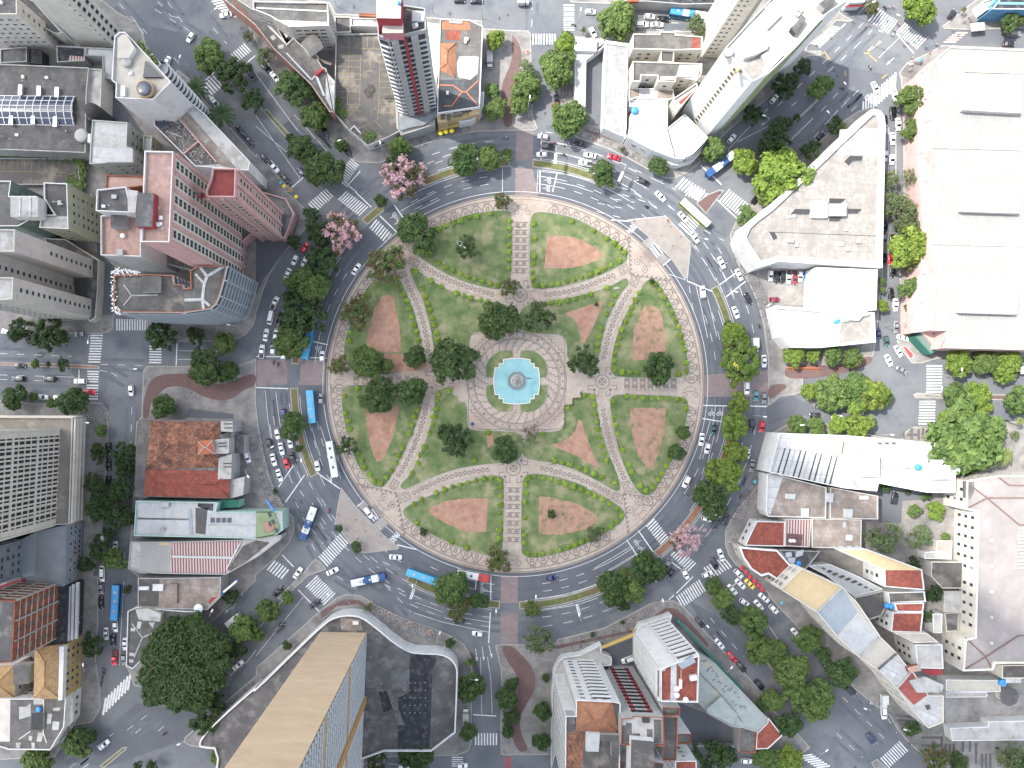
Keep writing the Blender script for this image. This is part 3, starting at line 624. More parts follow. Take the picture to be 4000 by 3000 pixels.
for q in ('t00 1030,30 1270,290', 't00 1340,80 1720,320', 't00 1360,10 1480,140 1570,160', 't00 1450,20 1590,210', 't00 1840,240 1960,380', 't00 1500,500 1600,600', 't10 470,1150 680,1380', 't10 330,990 620,1310', 't10 1340,1470 1660,1340 2000,1280', 't20 290,1140 420,1160', 't20 930,1400 1250,1560 1420,1640', 't20 1050,1560 1180,1640',
          't21 730,170 980,230', 't21 740,95 950,140', 't21 880,60 1060,90', 't21 950,20 1200,100 1300,170', 't21 1060,0 1180,80 1290,180', 't21 1350,120 1440,180', 't21 1580,460 1700,660 1760,760', 't21 1720,530 1810,690', 't21 1780,480 1860,620', 't21 1660,330 1830,420', 't21 1530,810 1570,1050', 't12 460,850 540,1000 660,1190', 't12 380,920 440,1010', 't12 340,1020 420,1180', 't12 360,1210 420,1340', 't12 550,1200 640,1330',
          't12 480,1250 580,1380', 't12 480,1380 540,1500', 't12 930,1480 1060,1590', 't12 1100,1540 1240,1600', 't12 710,610 730,820', 't13 700,0 870,110', 't13 1120,80 1340,310', 't13 1110,70 1320,190', 't03 1100,1330 1300,1180', 't03 1170,1360 1250,1290', 't03 600,1659 980,1360', 't03 720,1659 790,1600', 't03 1790,1080 2100,740', 't03 2030,500 2212,330', 't03 1370,1340 1450,1260', 't03 1800,360 1960,230', 't03 2000,290 2100,150',
          't02 1140,200 1130,520', 't30 470,550 680,350 820,200', 't30 520,620 760,400 900,260', 't30 80,920 250,760 430,590', 't30 200,920 350,790', 't30 300,1300 560,1000 720,830', 't30 460,960 640,760', 't30 630,930 780,780', 't30 720,960 880,800', 't20 175,20 170,260', 't02 0,-40 600,-20', 't01 0,1395 620,1420', 't01 0,1580 280,1590', 't01 870,1490 1250,1500',
          't01 860,1540 960,1560 1090,1640', 't23 1710,360 2000,700', 't23 1740,510 1840,600', 't33 370,600 600,830', 't33 590,700 640,780', 't33 340,780 470,900', 't31 0,1530 0,1600', 't22 1590,870 1560,980', 't22 1660,720 1640,790', 't22 1960,870 1990,780', 't20 1080,190 1480,200', 't20 1100,250 1500,270'):
    dash(q)
for q in ('t13 1897,630 1912,740', 't13 1953,610 1970,735', 't13 2012,600 2040,710', 't03 2000,270 1940,320', 't30 1090,500 1020,560', 't20 2212,1040 2150,1090'):   # arrows
    p = WP(q); a, b = Vector(p[0]), Vector(p[1]); d = (b-a).normalized(); nn = Vector((-d.y, d.x)); g.strip([tuple(a), tuple(b-d*.7)], .2, MZ+.0012)
    tri = [b-d*1.5+nn*.45, b-d*1.5-nn*.45, b]; g.poly([(*x, MZ+.002) for x in tri])
# bicycle signs in the boxes
def bike(t, x, y, deg):
    c = Vector(WP(f'{t} {x},{y}')[0]); a = math.radians(-deg); d = Vector((math.cos(a), math.sin(a))); n_ = Vector((-d.y, d.x)); T = lambda p, q: tuple(c+d*p*.85+n_*q*.85)
    for s in (-.75, .75): q = T(.7, s); g.strip(circ(q[0], q[1], .5, 12), .16, MZ+.0015, 0, True)
    g.strip([T(.7, -.75), T(-.3, -.3), T(-.3, .5), T(.7, .75)], .15, MZ+.003); g.strip([T(-.3, .1), T(-1.7, .1)], .15, MZ+.0035)
for b in (('t11', 1190, 210, -30), ('t11', 1225, 265, -30), ('t11', 540, 1360, -90), ('t20', 310, 1558, 0), ('t20', 300, 1628, 0), ('t22', 1725, 245, 90), ('t22', 1795, 245, 90), ('t22', 1085, 1365, 150), ('t22', 1125, 1425, 150), ('t13', 1965, 50, 180), ('t13', 1965, 120, 180)): bike(*b)
struct('lane_marking', g, LINE)
for r in (772, 802, 831, 905, 936, 967): GW.strip([pol(r, 2.5*i) for i in range(144)], 1.2, .0105+r*1e-7, 0, True)
struct('lane_wear', GW, M('tyre_worn_asphalt', (.098, .108, .126), (.15, .161, .178), scale=.12, c3=(.118, .128, .146), s3=.3))
# big crossing squares / signs painted yellow
g = MB()
for q in ('t30 470,465 490,450 535,515', 't30 830,460 870,460 865,430', 't30 870,470 940,530', 't30 665,610 668,655', 't30 980,680 1030,640'): g.strip(WP(q), .3, MZ+.002)
struct('yellow_marking', g, LINEY)
# PARE in white letters
def letters(txt, t, x, y, deg, size, name='road_lettering', m=LINE, z=MZ+.002, sx=1.0):
    cu = bpy.data.curves.new(name, 'FONT'); cu.body = txt; cu.size = size; cu.align_x = 'CENTER'; cu.align_y = 'CENTER'; cu.offset = .05
    o = bpy.data.objects.new('tmp', cu); COL.objects.link(o); dg = bpy.context.evaluated_depsgraph_get(); me = bpy.data.meshes.new_from_object(o.evaluated_get(dg)); bpy.data.objects.remove(o)
    me.materials.clear(); me.materials.append(m); w = WP(f'{t} {x},{y}')[0]
    return link(name, me, None, (w[0], w[1], z), math.radians(-deg), (sx, 1, 1))
tag(letters('PARE', 't21', 1037, 320, -52, 3.0, sx=.6), kind='structure'); tag(letters('PARE', 't12', 1195, 1325, 128, 3.0, sx=.6), kind='structure')
# light stone tables of the raised ramps
g = MB()
for q in ('t21 1185,390 1245,435 1185,495 1122,435', 't21 1300,530 1365,580 1305,632 1250,570', 't12 935,1010 975,1050 930,1100 880,1058', 't12 1085,1150 1140,1210 1075,1270 1015,1210'): g.ngon(WP(q), .02)
struct('ramp_table', g, CONC)
# ================= materials of the buildings
def wallm(name, c, k=.82, s=.25): return M(name, c, tuple(x*k for x in c), scale=s, rough=.9, c3=tuple(x*.78 for x in c), s3=.4, lo=.3, hi=.75)
WHITE = wallm('white_wall', (.72, .72, .7), .9); CREAM = wallm('cream_wall', (.72, .68, .59)); BEIGE = wallm('beige_wall', (.6, .56, .5)); TAN = wallm('tan_wall', (.5, .37, .21)); GREYW = wallm('grey_wall', (.43, .43, .42))
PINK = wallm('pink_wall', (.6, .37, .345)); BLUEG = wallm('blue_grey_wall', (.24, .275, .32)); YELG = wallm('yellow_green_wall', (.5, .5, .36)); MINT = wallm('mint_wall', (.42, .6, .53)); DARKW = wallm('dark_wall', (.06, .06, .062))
REDW = wallm('red_wall', (.36, .05, .06)); BRICKW = M('brick_wall', (.36, .12, .06), (.26, .085, .05), scale=2, kind='brick'); GREENW = wallm('green_wall', (.05, .2, .15)); YELW = wallm('yellow_wall', (.52, .4, .17)); MARKW = wallm('salmon_wall', (.68, .47, .44))
SAND = M('striped_sand_render', (.66, .5, .34), (.57, .42, .28), scale=.25, sx=.4, sy=.4, c3=(.6, .46, .31), s3=.3, rough=.9)
TERRA = M('terracotta_tiles', (.38, .105, .07), (.18, .052, .04), scale=1.2, kind='brick', c3=(.2, .065, .045), s3=.3, brick=.7, row=.35, bump=.3)
TERRAD = M('weathered_tiles', (.42, .19, .11), (.1, .05, .04), scale=1.0, kind='brick', c3=(.085, .045, .04), s3=.2, brick=.7, row=.4, bump=.3)
TERRAO = M('old_orange_tiles', (.42, .2, .11), (.3, .14, .08), scale=1.6, kind='brick', c3=(.24, .12, .08), s3=.35, brick=.7, row=.35, bump=.3)
TANT = M('tan_tiles', (.48, .32, .16), (.36, .23, .11), scale=1.8, kind='brick', c3=(.26, .17, .1), s3=.4, brick=.7, row=.35, bump=.3)
PINKT = M('pink_pavers', (.52, .35, .29), (.43, .28, .23), scale=1.2, kind='brick', c3=(.36, .24, .2), s3=.3)
FIBRE = M('grey_sheet_roof', (.17, .163, .15), (.115, .11, .103), scale=.42, kind='brick', c3=(.078, .075, .072), s3=.12, brick=.9, row=1.4, bump=.2)
FIBREL = M('pale_sheet_roof', (.37, .345, .31), (.29, .27, .245), scale=.42, kind='brick', c3=(.24, .22, .2), s3=.16, brick=.9, row=1.4, bump=.2)
FIBREB = M('brown_sheet_roof', (.31, .255, .215), (.215, .18, .155), scale=.45, kind='brick', c3=(.38, .33, .29), s3=.3, brick=.9, row=1.2, bump=.2)
METAL = M('pale_metal_roof', (.52, .53, .52), (.42, .43, .42), scale=.9, kind='corr', rough=.5, c3=(.36, .36, .35), s3=.1)
WMETAL = M('white_metal_roof', (.36, .355, .335), (.315, .31, .29), scale=.55, kind='corr', rough=.5, c3=(.34, .33, .31), s3=.1)
BMETAL = M('blue_grey_metal_roof', (.36, .4, .43), (.29, .33, .36), scale=.9, kind='corr', rough=.5)
GMETAL = M('grey_green_metal_roof', (.36, .4, .38), (.29, .33, .31), scale=.9, kind='corr', rough=.5, c3=(.4, .38, .27), s3=.07)
RUSTM = M('rust_striped_roof', (.5, .45, .43), (.22, .07, .06), scale=.33, kind='corr', lo=.3, hi=.7, rough=.7)
DCONC = M('dark_roof_concrete', (.135, .13, .125), (.07, .068, .068), scale=.16, c3=(.2, .19, .18), s3=.28, lo=.3, hi=.7)
BITUM = M('bitumen_roof', (.028, .03, .036), (.045, .047, .052), scale=.3, c3=(.11, .108, .105), s3=.5)
LCONC = M('light_roof_concrete', (.5, .49, .46), (.38, .37, .345), scale=.22, c3=(.29, .28, .26), s3=.3)
CRROOF = M('cream_roof', (.52, .49, .42), (.44, .41, .35), scale=.3, c3=(.44, .41, .35), s3=.2)
OCHRE = M('ochre_roof', (.57, .45, .26), (.5, .39, .22), scale=.4)
WROOF = M('white_roof', (.56, .56, .54), (.5, .5, .48), scale=.16, kind='brick', rough=.7, c3=(.42, .41, .39), s3=.16, brick=1.6, row=.6)
DECK = M('stained_deck', (.115, .108, .102), (.075, .07, .068), scale=.15, c3=(.22, .195, .165), s3=.16, lo=.3, hi=.7)
GLASS = M('window_glass', (.03, .035, .042), rough=.25, spec=.4); FRAME = plain('window_frame', (.36, .36, .34), .5); DFRAME = plain('dark_frame', (.1, .1, .1), .5)
SKYGL = M('skylight_glass', (.025, .032, .055), rough=.2, spec=.6); BLUEP = plain('blue_plastic', (.03, .2, .5), .4); STEEL = plain('steel', (.4, .41, .42), .4, .6); ACM = plain('ac_white', (.62, .62, .6), .5)
CAMP = Vector((0, 0, H))
BLIND = M('pale_blind', (.3, .29, .27), (.2, .2, .19), scale=3); FADEY = M('faded_yellow_paint', (.34, .27, .11), (.2, .17, .1), scale=.6)
WMESH = {}
def winmesh(w, h, fm, gm):
    k = (round(w, 2), round(h, 2), fm.name, gm.name)
    if k not in WMESH:
        g = MB(); f = .05
        g.box((0, -.02, h/2-f/2), (w, .06, f), 0, 0); g.box((0, -.04, -h/2), (w+.1, .12, f), 0, 0)
        for s in (-1, 1): g.box((s*(w/2-f/2), -.02, 0), (f, .06, h-2*f), 0, 0)
        if w > 1.4: g.box((0, -.02, 0), (.04, .05, h-2*f), 0, 0)
        g.poly([(-w/2+f, -.012, -h/2+f), (w/2-f, -.012, -h/2+f), (w/2-f, -.012, h/2-f), (-w/2+f, -.012, h/2-f)], 1)
        WMESH[k] = g.mesh('window', [fm, gm])
    return WMESH[k]
LZ = [0]
class Bld:
    def __init__(s, name, label, cat, q, h, lm=None, base=False, group=None):
        p = ccw(WP(q, 0 if base else h)); c = cen(p); s.c = c
        L = max(range(len(p)), key=lambda i: math.dist(p[i], p[(i+1) % len(p)]))
        s.rz = math.atan2(p[(L+1) % len(p)][1]-p[L][1], p[(L+1) % len(p)][0]-p[L][0])
        s.o = thing(name, label, cat, (c[0], c[1], 0), s.rz, group); s.co, s.si = math.cos(-s.rz), math.sin(-s.rz); s.nw = 0
        if lm: a = P(q); m = cen(a); k = 1 if base else (H-h)/H; LAND.append((NX+(m[0]-NX)*k, NY+(m[1]-NY)*k, lm))
    def loc(s, p): x, y = p[0]-s.c[0], p[1]-s.c[1]; return (x*s.co-y*s.si, x*s.si+y*s.co)
    def L(s, q, h): return [s.loc(p) for p in (WP(q, h) if isinstance(q, str) else q)]
    def add(s, g, name, m, label=None):
        o = g.build(name, m, s.o)
        if label: o['label'] = label
        return o
    def block(s, q, h, wall, roof, z0=0.0, par=.6, win=None, base=False, name='wall', rname='roof', skip=(), only=None, pm=None, slabs=None, pt=.28, fm=None, gm=None):
        p = ccw(s.L(q, 0 if base else h)); top = h+par; g = MB()
        if par > 0:
            ip = inset(p, pt); g.prism(p, z0, top, 0, top=False); g.ring(p, ip, h+.001, top, 1)
            # ring adds an outer face again: keep only top and inner by dropping the first quad of every segment
            n = len(p); keep = [i for i in range(len(g.f))]; drop = set(n+3*i for i in range(n)); g.f = [f for i, f in enumerate(g.f) if i not in drop]; g.m = [f for i, f in enumerate(g.m) if i not in drop]; g.sm = [f for i, f in enumerate(g.sm) if i not in drop]
            r = MB(); r.ngon(ip, h+.002)
        else:
            g.prism(p, z0, h, 0, top=False); r = MB(); r.ngon(p, h)
        s.add(g, name, [wall, pm or wall]); s.add(r, rname, roof)
        if win: s.windows(p, z0, h, win, skip, only, fm, gm)
        if slabs: s.slabs(p, z0, h, *slabs, only=only, skip=skip)
        return p
    def vis(s, a, b):
        co, si = math.cos(s.rz), math.sin(s.rz); T = lambda q: Vector((s.c[0]+q[0]*co-q[1]*si, s.c[1]+q[0]*si+q[1]*co))
        A, B = T(a), T(b); d = (B-A).normalized(); n = Vector((d.y, -d.x)); m = (A+B)/2
        return n.dot(-m)/max(1, m.length)
    def windows(s, p, z0, h, win, skip=(), only=None, fm=None, gm=None):
        sp, w, hh, fl = win[:4]; zs = win[4] if len(win) > 4 else 1.6; spots = []
        n = len(p)
        for i in range(n):
            a, b = p[i], p[(i+1) % n]; Ln = math.dist(a, b)
            if Ln < 3 or s.vis(a, b) < .02: continue
            k = int((Ln-.8)//sp)
            if k < 1: continue
            d = Vector((b[0]-a[0], b[1]-a[1]))/Ln; rz = math.atan2(d.y, d.x); nn = Vector((d.y, -d.x))*.03
            z = z0+zs+(1.4 if z0 < 1 else 0)
            while z+hh/2 < h-.3:
                for j in range(k):
                    q = Vector(a)+d*(Ln/2+(j-(k-1)/2)*sp)+nn; spots.append((q.x, q.y, z, rz))
                z += fl
        spots.sort(key=lambda q: -q[2]); me = winmesh(w, hh, fm or FRAME, gm or GLASS); mb_ = winmesh(w, hh, fm or FRAME, BLIND); rw = random.Random(len(spots)); room = max(0, 100-s.nw)
        for q in spots[:room]: link('window', mb_ if rw.random() < .22 else me, s.o, q[:3], q[3])
        s.nw += min(room, len(spots))
        rest = spots[room:]
        if rest:
            g = MB()
            for x, y, z, rz in rest:
                c, si = math.cos(rz), math.sin(rz)
                b = len(g.v)
                for v in me.vertices: g.v.append((x+v.co.x*c-v.co.y*si, y+v.co.x*si+v.co.y*c, z+v.co.z))
                for f in me.polygons: g.f.append([b+i for i in f.vertices]); g.m.append(f.material_index); g.sm.append(False)
            o = s.add(g, 'window_rows', [fm or FRAME, gm or GLASS]); o['kind'] = 'stuff'
    def floors(s, name, g, m, zs):
        if not g.f: return
        me = g.mesh(name, m)
        for z in zs: link(name, me, s.o, (0, 0, z))
    def slabs(s, p, z0, h, fl, depth, m, th=.25, only=None, skip=(), up=0.0):
        g = MB(); n = len(p); zs = [z0+fl*(k+1) for k in range(int((h-.5-z0)/fl))]
        for i in range(n):
            a, b = p[i], p[(i+1) % n]; Ln = math.dist(a, b)
            if Ln < 3 or s.vis(a, b) < .02: continue
            d = Vector((b[0]-a[0], b[1]-a[1]))/Ln; rz = math.atan2(d.y, d.x); nn = Vector((d.y, -d.x)); z = 0
            q = (Vector(a)+Vector(b))/2+nn*(depth/2+.004); g.box((q.x, q.y, z), (Ln*.97, depth, th), rz)
            if up: q = (Vector(a)+Vector(b))/2+nn*(depth-.06); g.box((q.x, q.y, z+th/2+up/2), (Ln*.97, .1, up), rz)
        s.floors('balcony', g, m, zs)
    def piers(s, p, z0, h, n_per, w, depth, m, edges=None, name='pier'):
        g = MB(); n = len(p)
        for i in range(n):
            a, b = p[i], p[(i+1) % n]; Ln = math.dist(a, b)
            if Ln < 3 or s.vis(a, b) < .02: continue
            k = max(1, round(Ln/n_per)); d = Vector((b[0]-a[0], b[1]-a[1]))/Ln; rz = math.atan2(d.y, d.x); nn = Vector((d.y, -d.x))
            for j in range(k+1):
                q = Vector(a)+d*(Ln*j/k)+nn*(depth/2+.004); g.box((q.x, q.y, (z0+h)/2), (w, depth, h-z0), rz)
        if g.f: s.add(g, name, m)
    def patch(s, q, h, m, name='roof_patch', dz=.025): g = MB(); g.ngon(s.L(q, h), h+dz); return s.add(g, name, m)
    def line(s, q, h, w, m, name='roof_ridge', t=.14):
        g = MB(); p = s.L(q, h)
        for a, b in zip(p, p[1:]):
            Ln = math.dist(a, b); LZ[0] = (LZ[0]+1) % 17; g.box(((a[0]+b[0])/2, (a[1]+b[1])/2, h+t/2+.03+LZ[0]*.004), (Ln, w, t), math.atan2(b[1]-a[1], b[0]-a[0]))
        return s.add(g, name, m)
    def hip(s, q, h, rise, m, name='roof', ridge=.0, gable=False, over=0.0, rm=None):
        p = ccw(s.L(q, h)); g = MB()
        e = [math.dist(p[i], p[(i+1) % 4]) for i in range(4)]
        if e[0]+e[2] < e[1]+e[3]: p = p[1:]+p[:1]
        A = [Vector((*x, h+.01)) for x in p]; m1 = (A[3]+A[0])/2; m2 = (A[1]+A[2])/2; W_ = ((A[3]-A[0]).length+(A[1]-A[2]).length)/2; d = (m2-m1); Ln = d.length; d.normalize()
        k = 0 if gable else min(W_/2, Ln*.45); r1 = m1+d*k+Vector((0, 0, rise)); r2 = m2-d*k+Vector((0, 0, rise))
        g.poly([A[0], A[1], r2, r1]); g.poly([A[2], A[3], r1, r2]); g.poly([A[1], A[2], r2]); g.poly([A[3], A[0], r1])
        o = s.add(g, name, m); rg = MB()
        for a, b in ((r1, r2), (A[0], r1), (A[3], r1), (A[1], r2), (A[2], r2)):
            if gable and (a, b) != (r1, r2): continue
            rg.tube(a+Vector((0, 0, .05)), b+Vector((0, 0, .05)), .16, n=5)
        x = rg.build('ridge', rm or m, o); return o
    def box(s, q, z0, z1, m, name='roof_hut', mt=None):
        """q outlines the top of the box as the photo shows it"""
        g = MB(); g.prism(s.L(q, z1), z0, z1, 0, 1); return s.add(g, name, [m, mt or m])
    def tank(s, t, x, y, h, r=1.0, z0=None, hh=1.2, m=None, name='water_tank'):
        p = s.loc(W(*tpt(t, x, y), h)); g = MB(); z = h-hh if z0 is None else z0
        g.lathe((p[0], p[1], z), [(r*.9, 0), (r, .15), (r, hh*.8), (r*.85, hh*.95), (r*.2, hh)], 14); return s.add(g, name, m or BLUEP)
    def clutter(s, q, h, n, seed=1):
        rnd = random.Random(seed); p = s.L(q, h); xs = [a[0] for a in p]; ys = [a[1] for a in p]; k = 0; t = 0
        ip = inset(ccw(p), 1.0)
        while k < n and t < 200:
            t += 1; x, y = rnd.uniform(min(xs), max(xs)), rnd.uniform(min(ys), max(ys))
            if not inside(ip, x, y): continue
            k += 1; r = rnd.random(); g = MB(); a = rnd.choice((0, math.pi/2))
            if r < .4: g.box((x, y, h+.45), (1.0, .8, .8), a); g.lathe((x, y, h+.86), [(.3, 0), (.3, .04), (.05, .05)], 8); s.add(g, 'air_conditioner', ACM)
            elif r < .65: g.box((x, y, h+.35), (1.3, 1.0, .6), a); g.box((x, y, h+.7), (1.5, 1.2, .1), a); s.add(g, 'roof_hatch', LCONC)
            elif r < .85: g.tube((x, y, h), (x, y, h+1.0), .12, n=6); g.lathe((x, y, h+1.0), [(.3, 0), (.3, .1), (.05, .3)], 8); s.add(g, 'vent', STEEL)
            else:
                g.tube((x, y, h), (x, y, h+2.2), .04, n=4)
                for i in range(4): g.tube((x-.6+i*.1, y, h+1.3+i*.25), (x+.6-i*.1, y, h+1.3+i*.25), .025, n=4)
                s.add(g, 'antenna', STEEL)
B = Bld
# ---------- north-west block
b = B('tower', 'pale tower with rows of small square windows cut off by the top left corner', 'tower', 't00 -300,-250 152,-20 155,130 -300,130', 24, 'the pale tower in the top left corner')
b.block('t00 -300,-250 152,-20 155,130 -300,130', 24, CREAM, DCONC, win=(2.6, 1.1, .9, 3.0)); b.clutter('t00 -100,-100 140,0 140,120 -100,120', 24, 3)
b.block('t00 160,-60 300,20 545,290 490,300 155,125', 8, BEIGE, DCONC, name='annex_wall', rname='annex_roof', win=(3, .7, .7, 3))
b = B('tower', 'tall cream tower with a blank end wall and one column of tiny windows', 'tower', 't00 690,385 990,412 1048,255 760,180', 0, 'the tall cream tower', base=True)
p = b.block('t00 690,385 990,412 1048,255 760,180', 52, CREAM, LCONC, base=True)
def colwin(b, p, i, offs, w, hh, fl, z0, h, name='window', fm=None, gm=None):
    """window columns on edge i of outline p at given distances from its start"""
    a, c = Vector(p[i]), Vector(p[(i+1) % len(p)]); d = (c-a).normalized(); rz = math.atan2(d.y, d.x); me = winmesh(w, hh, fm or FRAME, gm or GLASS); L = (c-a).length
    for o in offs:
        z = z0
        while z < h-1:
            if b.nw < 100:
                q = a+d*(o*L)+Vector((d.y, -d.x))*.03; link(name, me, b.o, (q.x, q.y, z), rz); b.nw += 1
            z += fl
E = [i for i in range(4) if b.vis(p[i], p[(i+1) % 4]) > .02]
for i in E:
    L = math.dist(p[i], p[(i+1) % 4])
    colwin(b, p, i, (.3, .7) if L < 9 else (.955,), 1.3 if L < 9 else .7, 1.9 if L < 9 else .8, 3.2, 3, 52)
b = B('mall_building', 'grey roofed mall with a long dark barrel skylight', 'mall', 't00 -300,575 50,560 775,590 755,800 745,1325 -300,1285', 9, 'the mall with the barrel skylight')
b.block('t00 -300,575 50,560 775,590 755,800 745,1325 -300,1285', 9, GREYW, FIBRE, pm=LCONC)
b.block('t00 770,598 887,603 872,1035 758,1030', 8, BEIGE, LCONC, name='awning_wall', rname='awning_roof')
g = MB()
pa, pb = b.L('t00 -300,940 640,950', 10), None
A, C_ = Vector(pa[0]), Vector(pa[1]); d = (C_-A).normalized(); nn = Vector((-d.y, d.x)); Ln = (C_-A).length; hw = 4.9
prof = [(-hw+2*hw*i/10, 9.1+1.9*math.sin(math.pi*i/10)) for i in range(11)]
for i in range(10):
    a0, a1 = prof[i], prof[i+1]; q = [A+nn*a0[0], C_+nn*a0[0], C_+nn*a1[0], A+nn*a1[0]]
    g.poly([(*q[0], a0[1]), (*q[1], a0[1]), (*q[2], a1[1]), (*q[3], a1[1])])
sk = b.add(g, 'skylight', SKYGL); g = MB()
for k in range(int(Ln/2.6)+1):
    for i in range(10):
        a0, a1 = prof[i], prof[i+1]; g.tube((*(A+d*k*2.6+nn*a0[0]), a0[1]+.05), (*(A+d*k*2.6+nn*a1[0]), a1[1]+.05), .17, n=4)
for i in (0, 2, 4, 6, 8, 10): a0 = prof[i]; g.tube((*(A+nn*a0[0]), a0[1]+.05), (*(C_+nn*a0[0]), a0[1]+.05), .15, n=4)
g.build('skylight_frame', ACM, sk)
for x, y in ((180, 780), (340, 790), (495, 800), (100, 1040), (290, 1030), (480, 1055)):
    c = b.loc(W(*tpt('t00', x, y), 10)); g = MB(); g.box((*c, 9.7), (1.1, 3.2, 1.3)); g.box((*c, 10.4), (1.3, 3.4, .15)); b.add(g, 'air_duct', STEEL)
b.tank('t00', 770, 935, 15, 2.6, 0, 15, DARKW, 'round_chimney'); b.tank('t00', 695, 1165, 11, 2.3, 9, 2, GREYW)
b.clutter('t00 50,600 720,640 700,760 50,740', 9, 3, 3); b.clutter('t00 0,1120 700,1110 700,1280 0,1260', 9, 5, 4)
b = B('shed', 'low grey sheds with a rusty patch behind the wedge shaped block', 'shed', 't00 495,400 740,415 895,490 890,600 500,570', 5)
b.block('t00 495,400 740,415 740,530 500,545', 5, GREYW, BITUM); b.block('t00 745,415 985,425 975,690 895,680 890,490 745,485', 6, GREYW, METAL, name='wing_wall', rname='wing_roof'); b.patch('t00 600,480 735,490 735,525 600,525', 5, RUSTM)
b = B('shed', 'small sheds between the pale tower and the mall', 'shed', 't00 10,430 130,430 130,540 10,550', 3)
b.block('t00 10,430 240,410 240,540 10,550', 3, GREYW, DCONC); b.block('t00 250,420 370,440 370,560 250,550', 4, DARKW, BITUM, name='wing_wall', rname='wing_roof')
q = 't00 1000,330 1045,288 1092,288 1152,350 1300,510 1490,720 1335,872 1010,857 1015,730 977,705'
b = B('apartment_building', 'white wedge shaped block with a round roof pool and curved balconies', 'apartments', q, 38, 'the white wedge shaped block')
b.block(q, 38, WHITE, CRROOF, par=1.0)
b.patch('t00 1010,735 1460,735 1330,860 1020,845', 38, OCHRE if False else CRROOF); b.box('t00 1015,330 1060,295 1090,300 1165,415 1110,500 1015,500', 38, 40, WHITE, mt=CRROOF)
b.tank('t00', 1240, 755, 40.5, 2.7, 38, 2.5, TAN, 'round_turret'); b.tank('t00', 1240, 760, 40.8, 2.2, 40, .8, SKYGL, 'roof_dome'); b.box('t00 1255,520 1400,665 1235,665', 38, 39, GLASS, 'glass_canopy'); b.tank('t00', 1085, 525, 39.5, 1.6, 38, 1.5, LCONC)
b.box('t00 1045,740 1080,740 1075,830 1042,830', 38, 39.2, ACM, 'roof_unit'); b.clutter('t00 1100,400 1300,560 1200,680 1050,680', 38, 4, 6)
g = MB()   # stacked curved balconies on the avenue corner
c = Vector(b.loc(W(*tpt('t00', 1380, 580), 38)))
g.prism(circ(c.x, c.y, 2.6, 16), 0, .8, 0); b.floors('curved_balcony', g, WHITE, [2.5+k*2.7 for k in range(13)])
g = MB(); g.prism(circ(c.x, c.y, 2.2, 16), 2.6, 37, 0, top=False); b.add(g, 'balcony_glazing', GLASS)
g = MB(); a_, c_ = b.L('t00 1195,360 1370,560', 38); dd = math.atan2(c_[1]-a_[1], c_[0]-a_[0]); g.box(((a_[0]+c_[0])/2, (a_[1]+c_[1])/2, 37.4), (math.dist(a_, c_), 1.6, .9), dd); b.add(g, 'planter', WHITE)
pl = MB()
for i in range(90):
    t = random.random(); x = a_[0]+(c_[0]-a_[0])*t+random.uniform(-.6, .6); y = a_[1]+(c_[1]-a_[1])*t+random.uniform(-.6, .6); pl.box((x, y, 38+random.random()*.5), (.5, .4, .3), random.random()*3)
b.add(pl, 'planter_plants', M('planting', (.05, .09, .02), (.1, .14, .04), scale=3))
q = 't00 1340,1010 1480,902 1620,862 1770,985 2165,1400 2150,1478 1690,1440 1440,1190 1335,1085'
b = B('building', 'long low block with debris on its brown roof behind the wedge', 'building', q, 21, 'the block with debris on its roof')
b.block(q, 21, WHITE, LCONC); b.box('t00 1375,970 1440,908 1482,945 1415,1010', 21, 22.5, GREYW, mt=FIBRE)
b.patch('t00 1500,935 1560,895 2055,1465 1900,1430', 21, FIBREB); b.patch('t00 1345,1010 1490,945 1880,1420 1690,1430 1440,1180 1345,1085', 21, DECK)
g = MB()
pc = b.L('t00 1400,1000 1500,960 1860,1400 1700,1420 1430,1150', 21)
for i in range(120):
    while True:
        x = random.uniform(min(p[0] for p in pc), max(p[0] for p in pc)); y = random.uniform(min(p[1] for p in pc), max(p[1] for p in pc))
        if inside(pc, x, y): break
    a = random.random()*3.1; l = random.uniform(.5, 1.6); g.box((x, y, 21.12+i*.002), (l, .12, .1), a)
o = b.add(g, 'debris', LCONC); o['kind'] = 'stuff'
b.line('t00 1480,950 1880,1410', 21, .4, PINK, 'inner_wall', 1.0); b.line('t00 1720,1230 1590,1340', 21, .4, PINK, 'inner_wall', 1.0); b.line('t00 1440,1140 1580,1190', 21, .3, LCONC, 'inner_wall', .8)
b.box('t00 1365,1065 1420,1035 1445,1085 1390,1115', 21, 22.5, STEEL, 'solar_panel', SKYGL)
q = 't00 805,1040 1107,1062 1100,1270 1147,1285 1145,1402 905,1415 780,1420 785,1300'
b = B('building', 'white roofed walk-up beside the mall with a bright ventilated box on top', 'building', q, 13, 'the white walk-up by the mall')
b.block(q, 13, M('pale_green_wall', (.5, .53, .48), (.42, .45, .41), scale=.3), WROOF, win=(3.6, 1.1, 1.3, 3.1)); b.box('t00 915,1275 1147,1285 1145,1402 908,1400', 13, 14.5, WHITE, mt=METAL); b.patch('t00 795,1150 1050,1160 1045,1270 790,1260', 13, LCONC)
b.box('t00 760,1155 782,1155 782,1230 755,1230', 11, 13, WHITE); b.block('t00 1245,1175 1320,1180 1310,1330 1245,1300', 7, YELG, BMETAL, win=(3, 1, 1.2, 3), name='annex_wall', rname='annex_roof')
b = B('parking_lot', 'walled parking yard with faded yellow bays and ivy edge beside the mall', 'parking yard', 't00 -300,1365 680,1375 720,1640 -300,1640', 2)
b.block('t00 -300,1365 680,1375 700,1600 -300,1600', 2, GREYW, DECK)
g = MB()
for x in (40, 100, 155, 215, 275, 335, 395, 455, 515, 570): g.strip(b.L(f't00 {x},1375 {x-6},1480', 2), .13, 2.03)
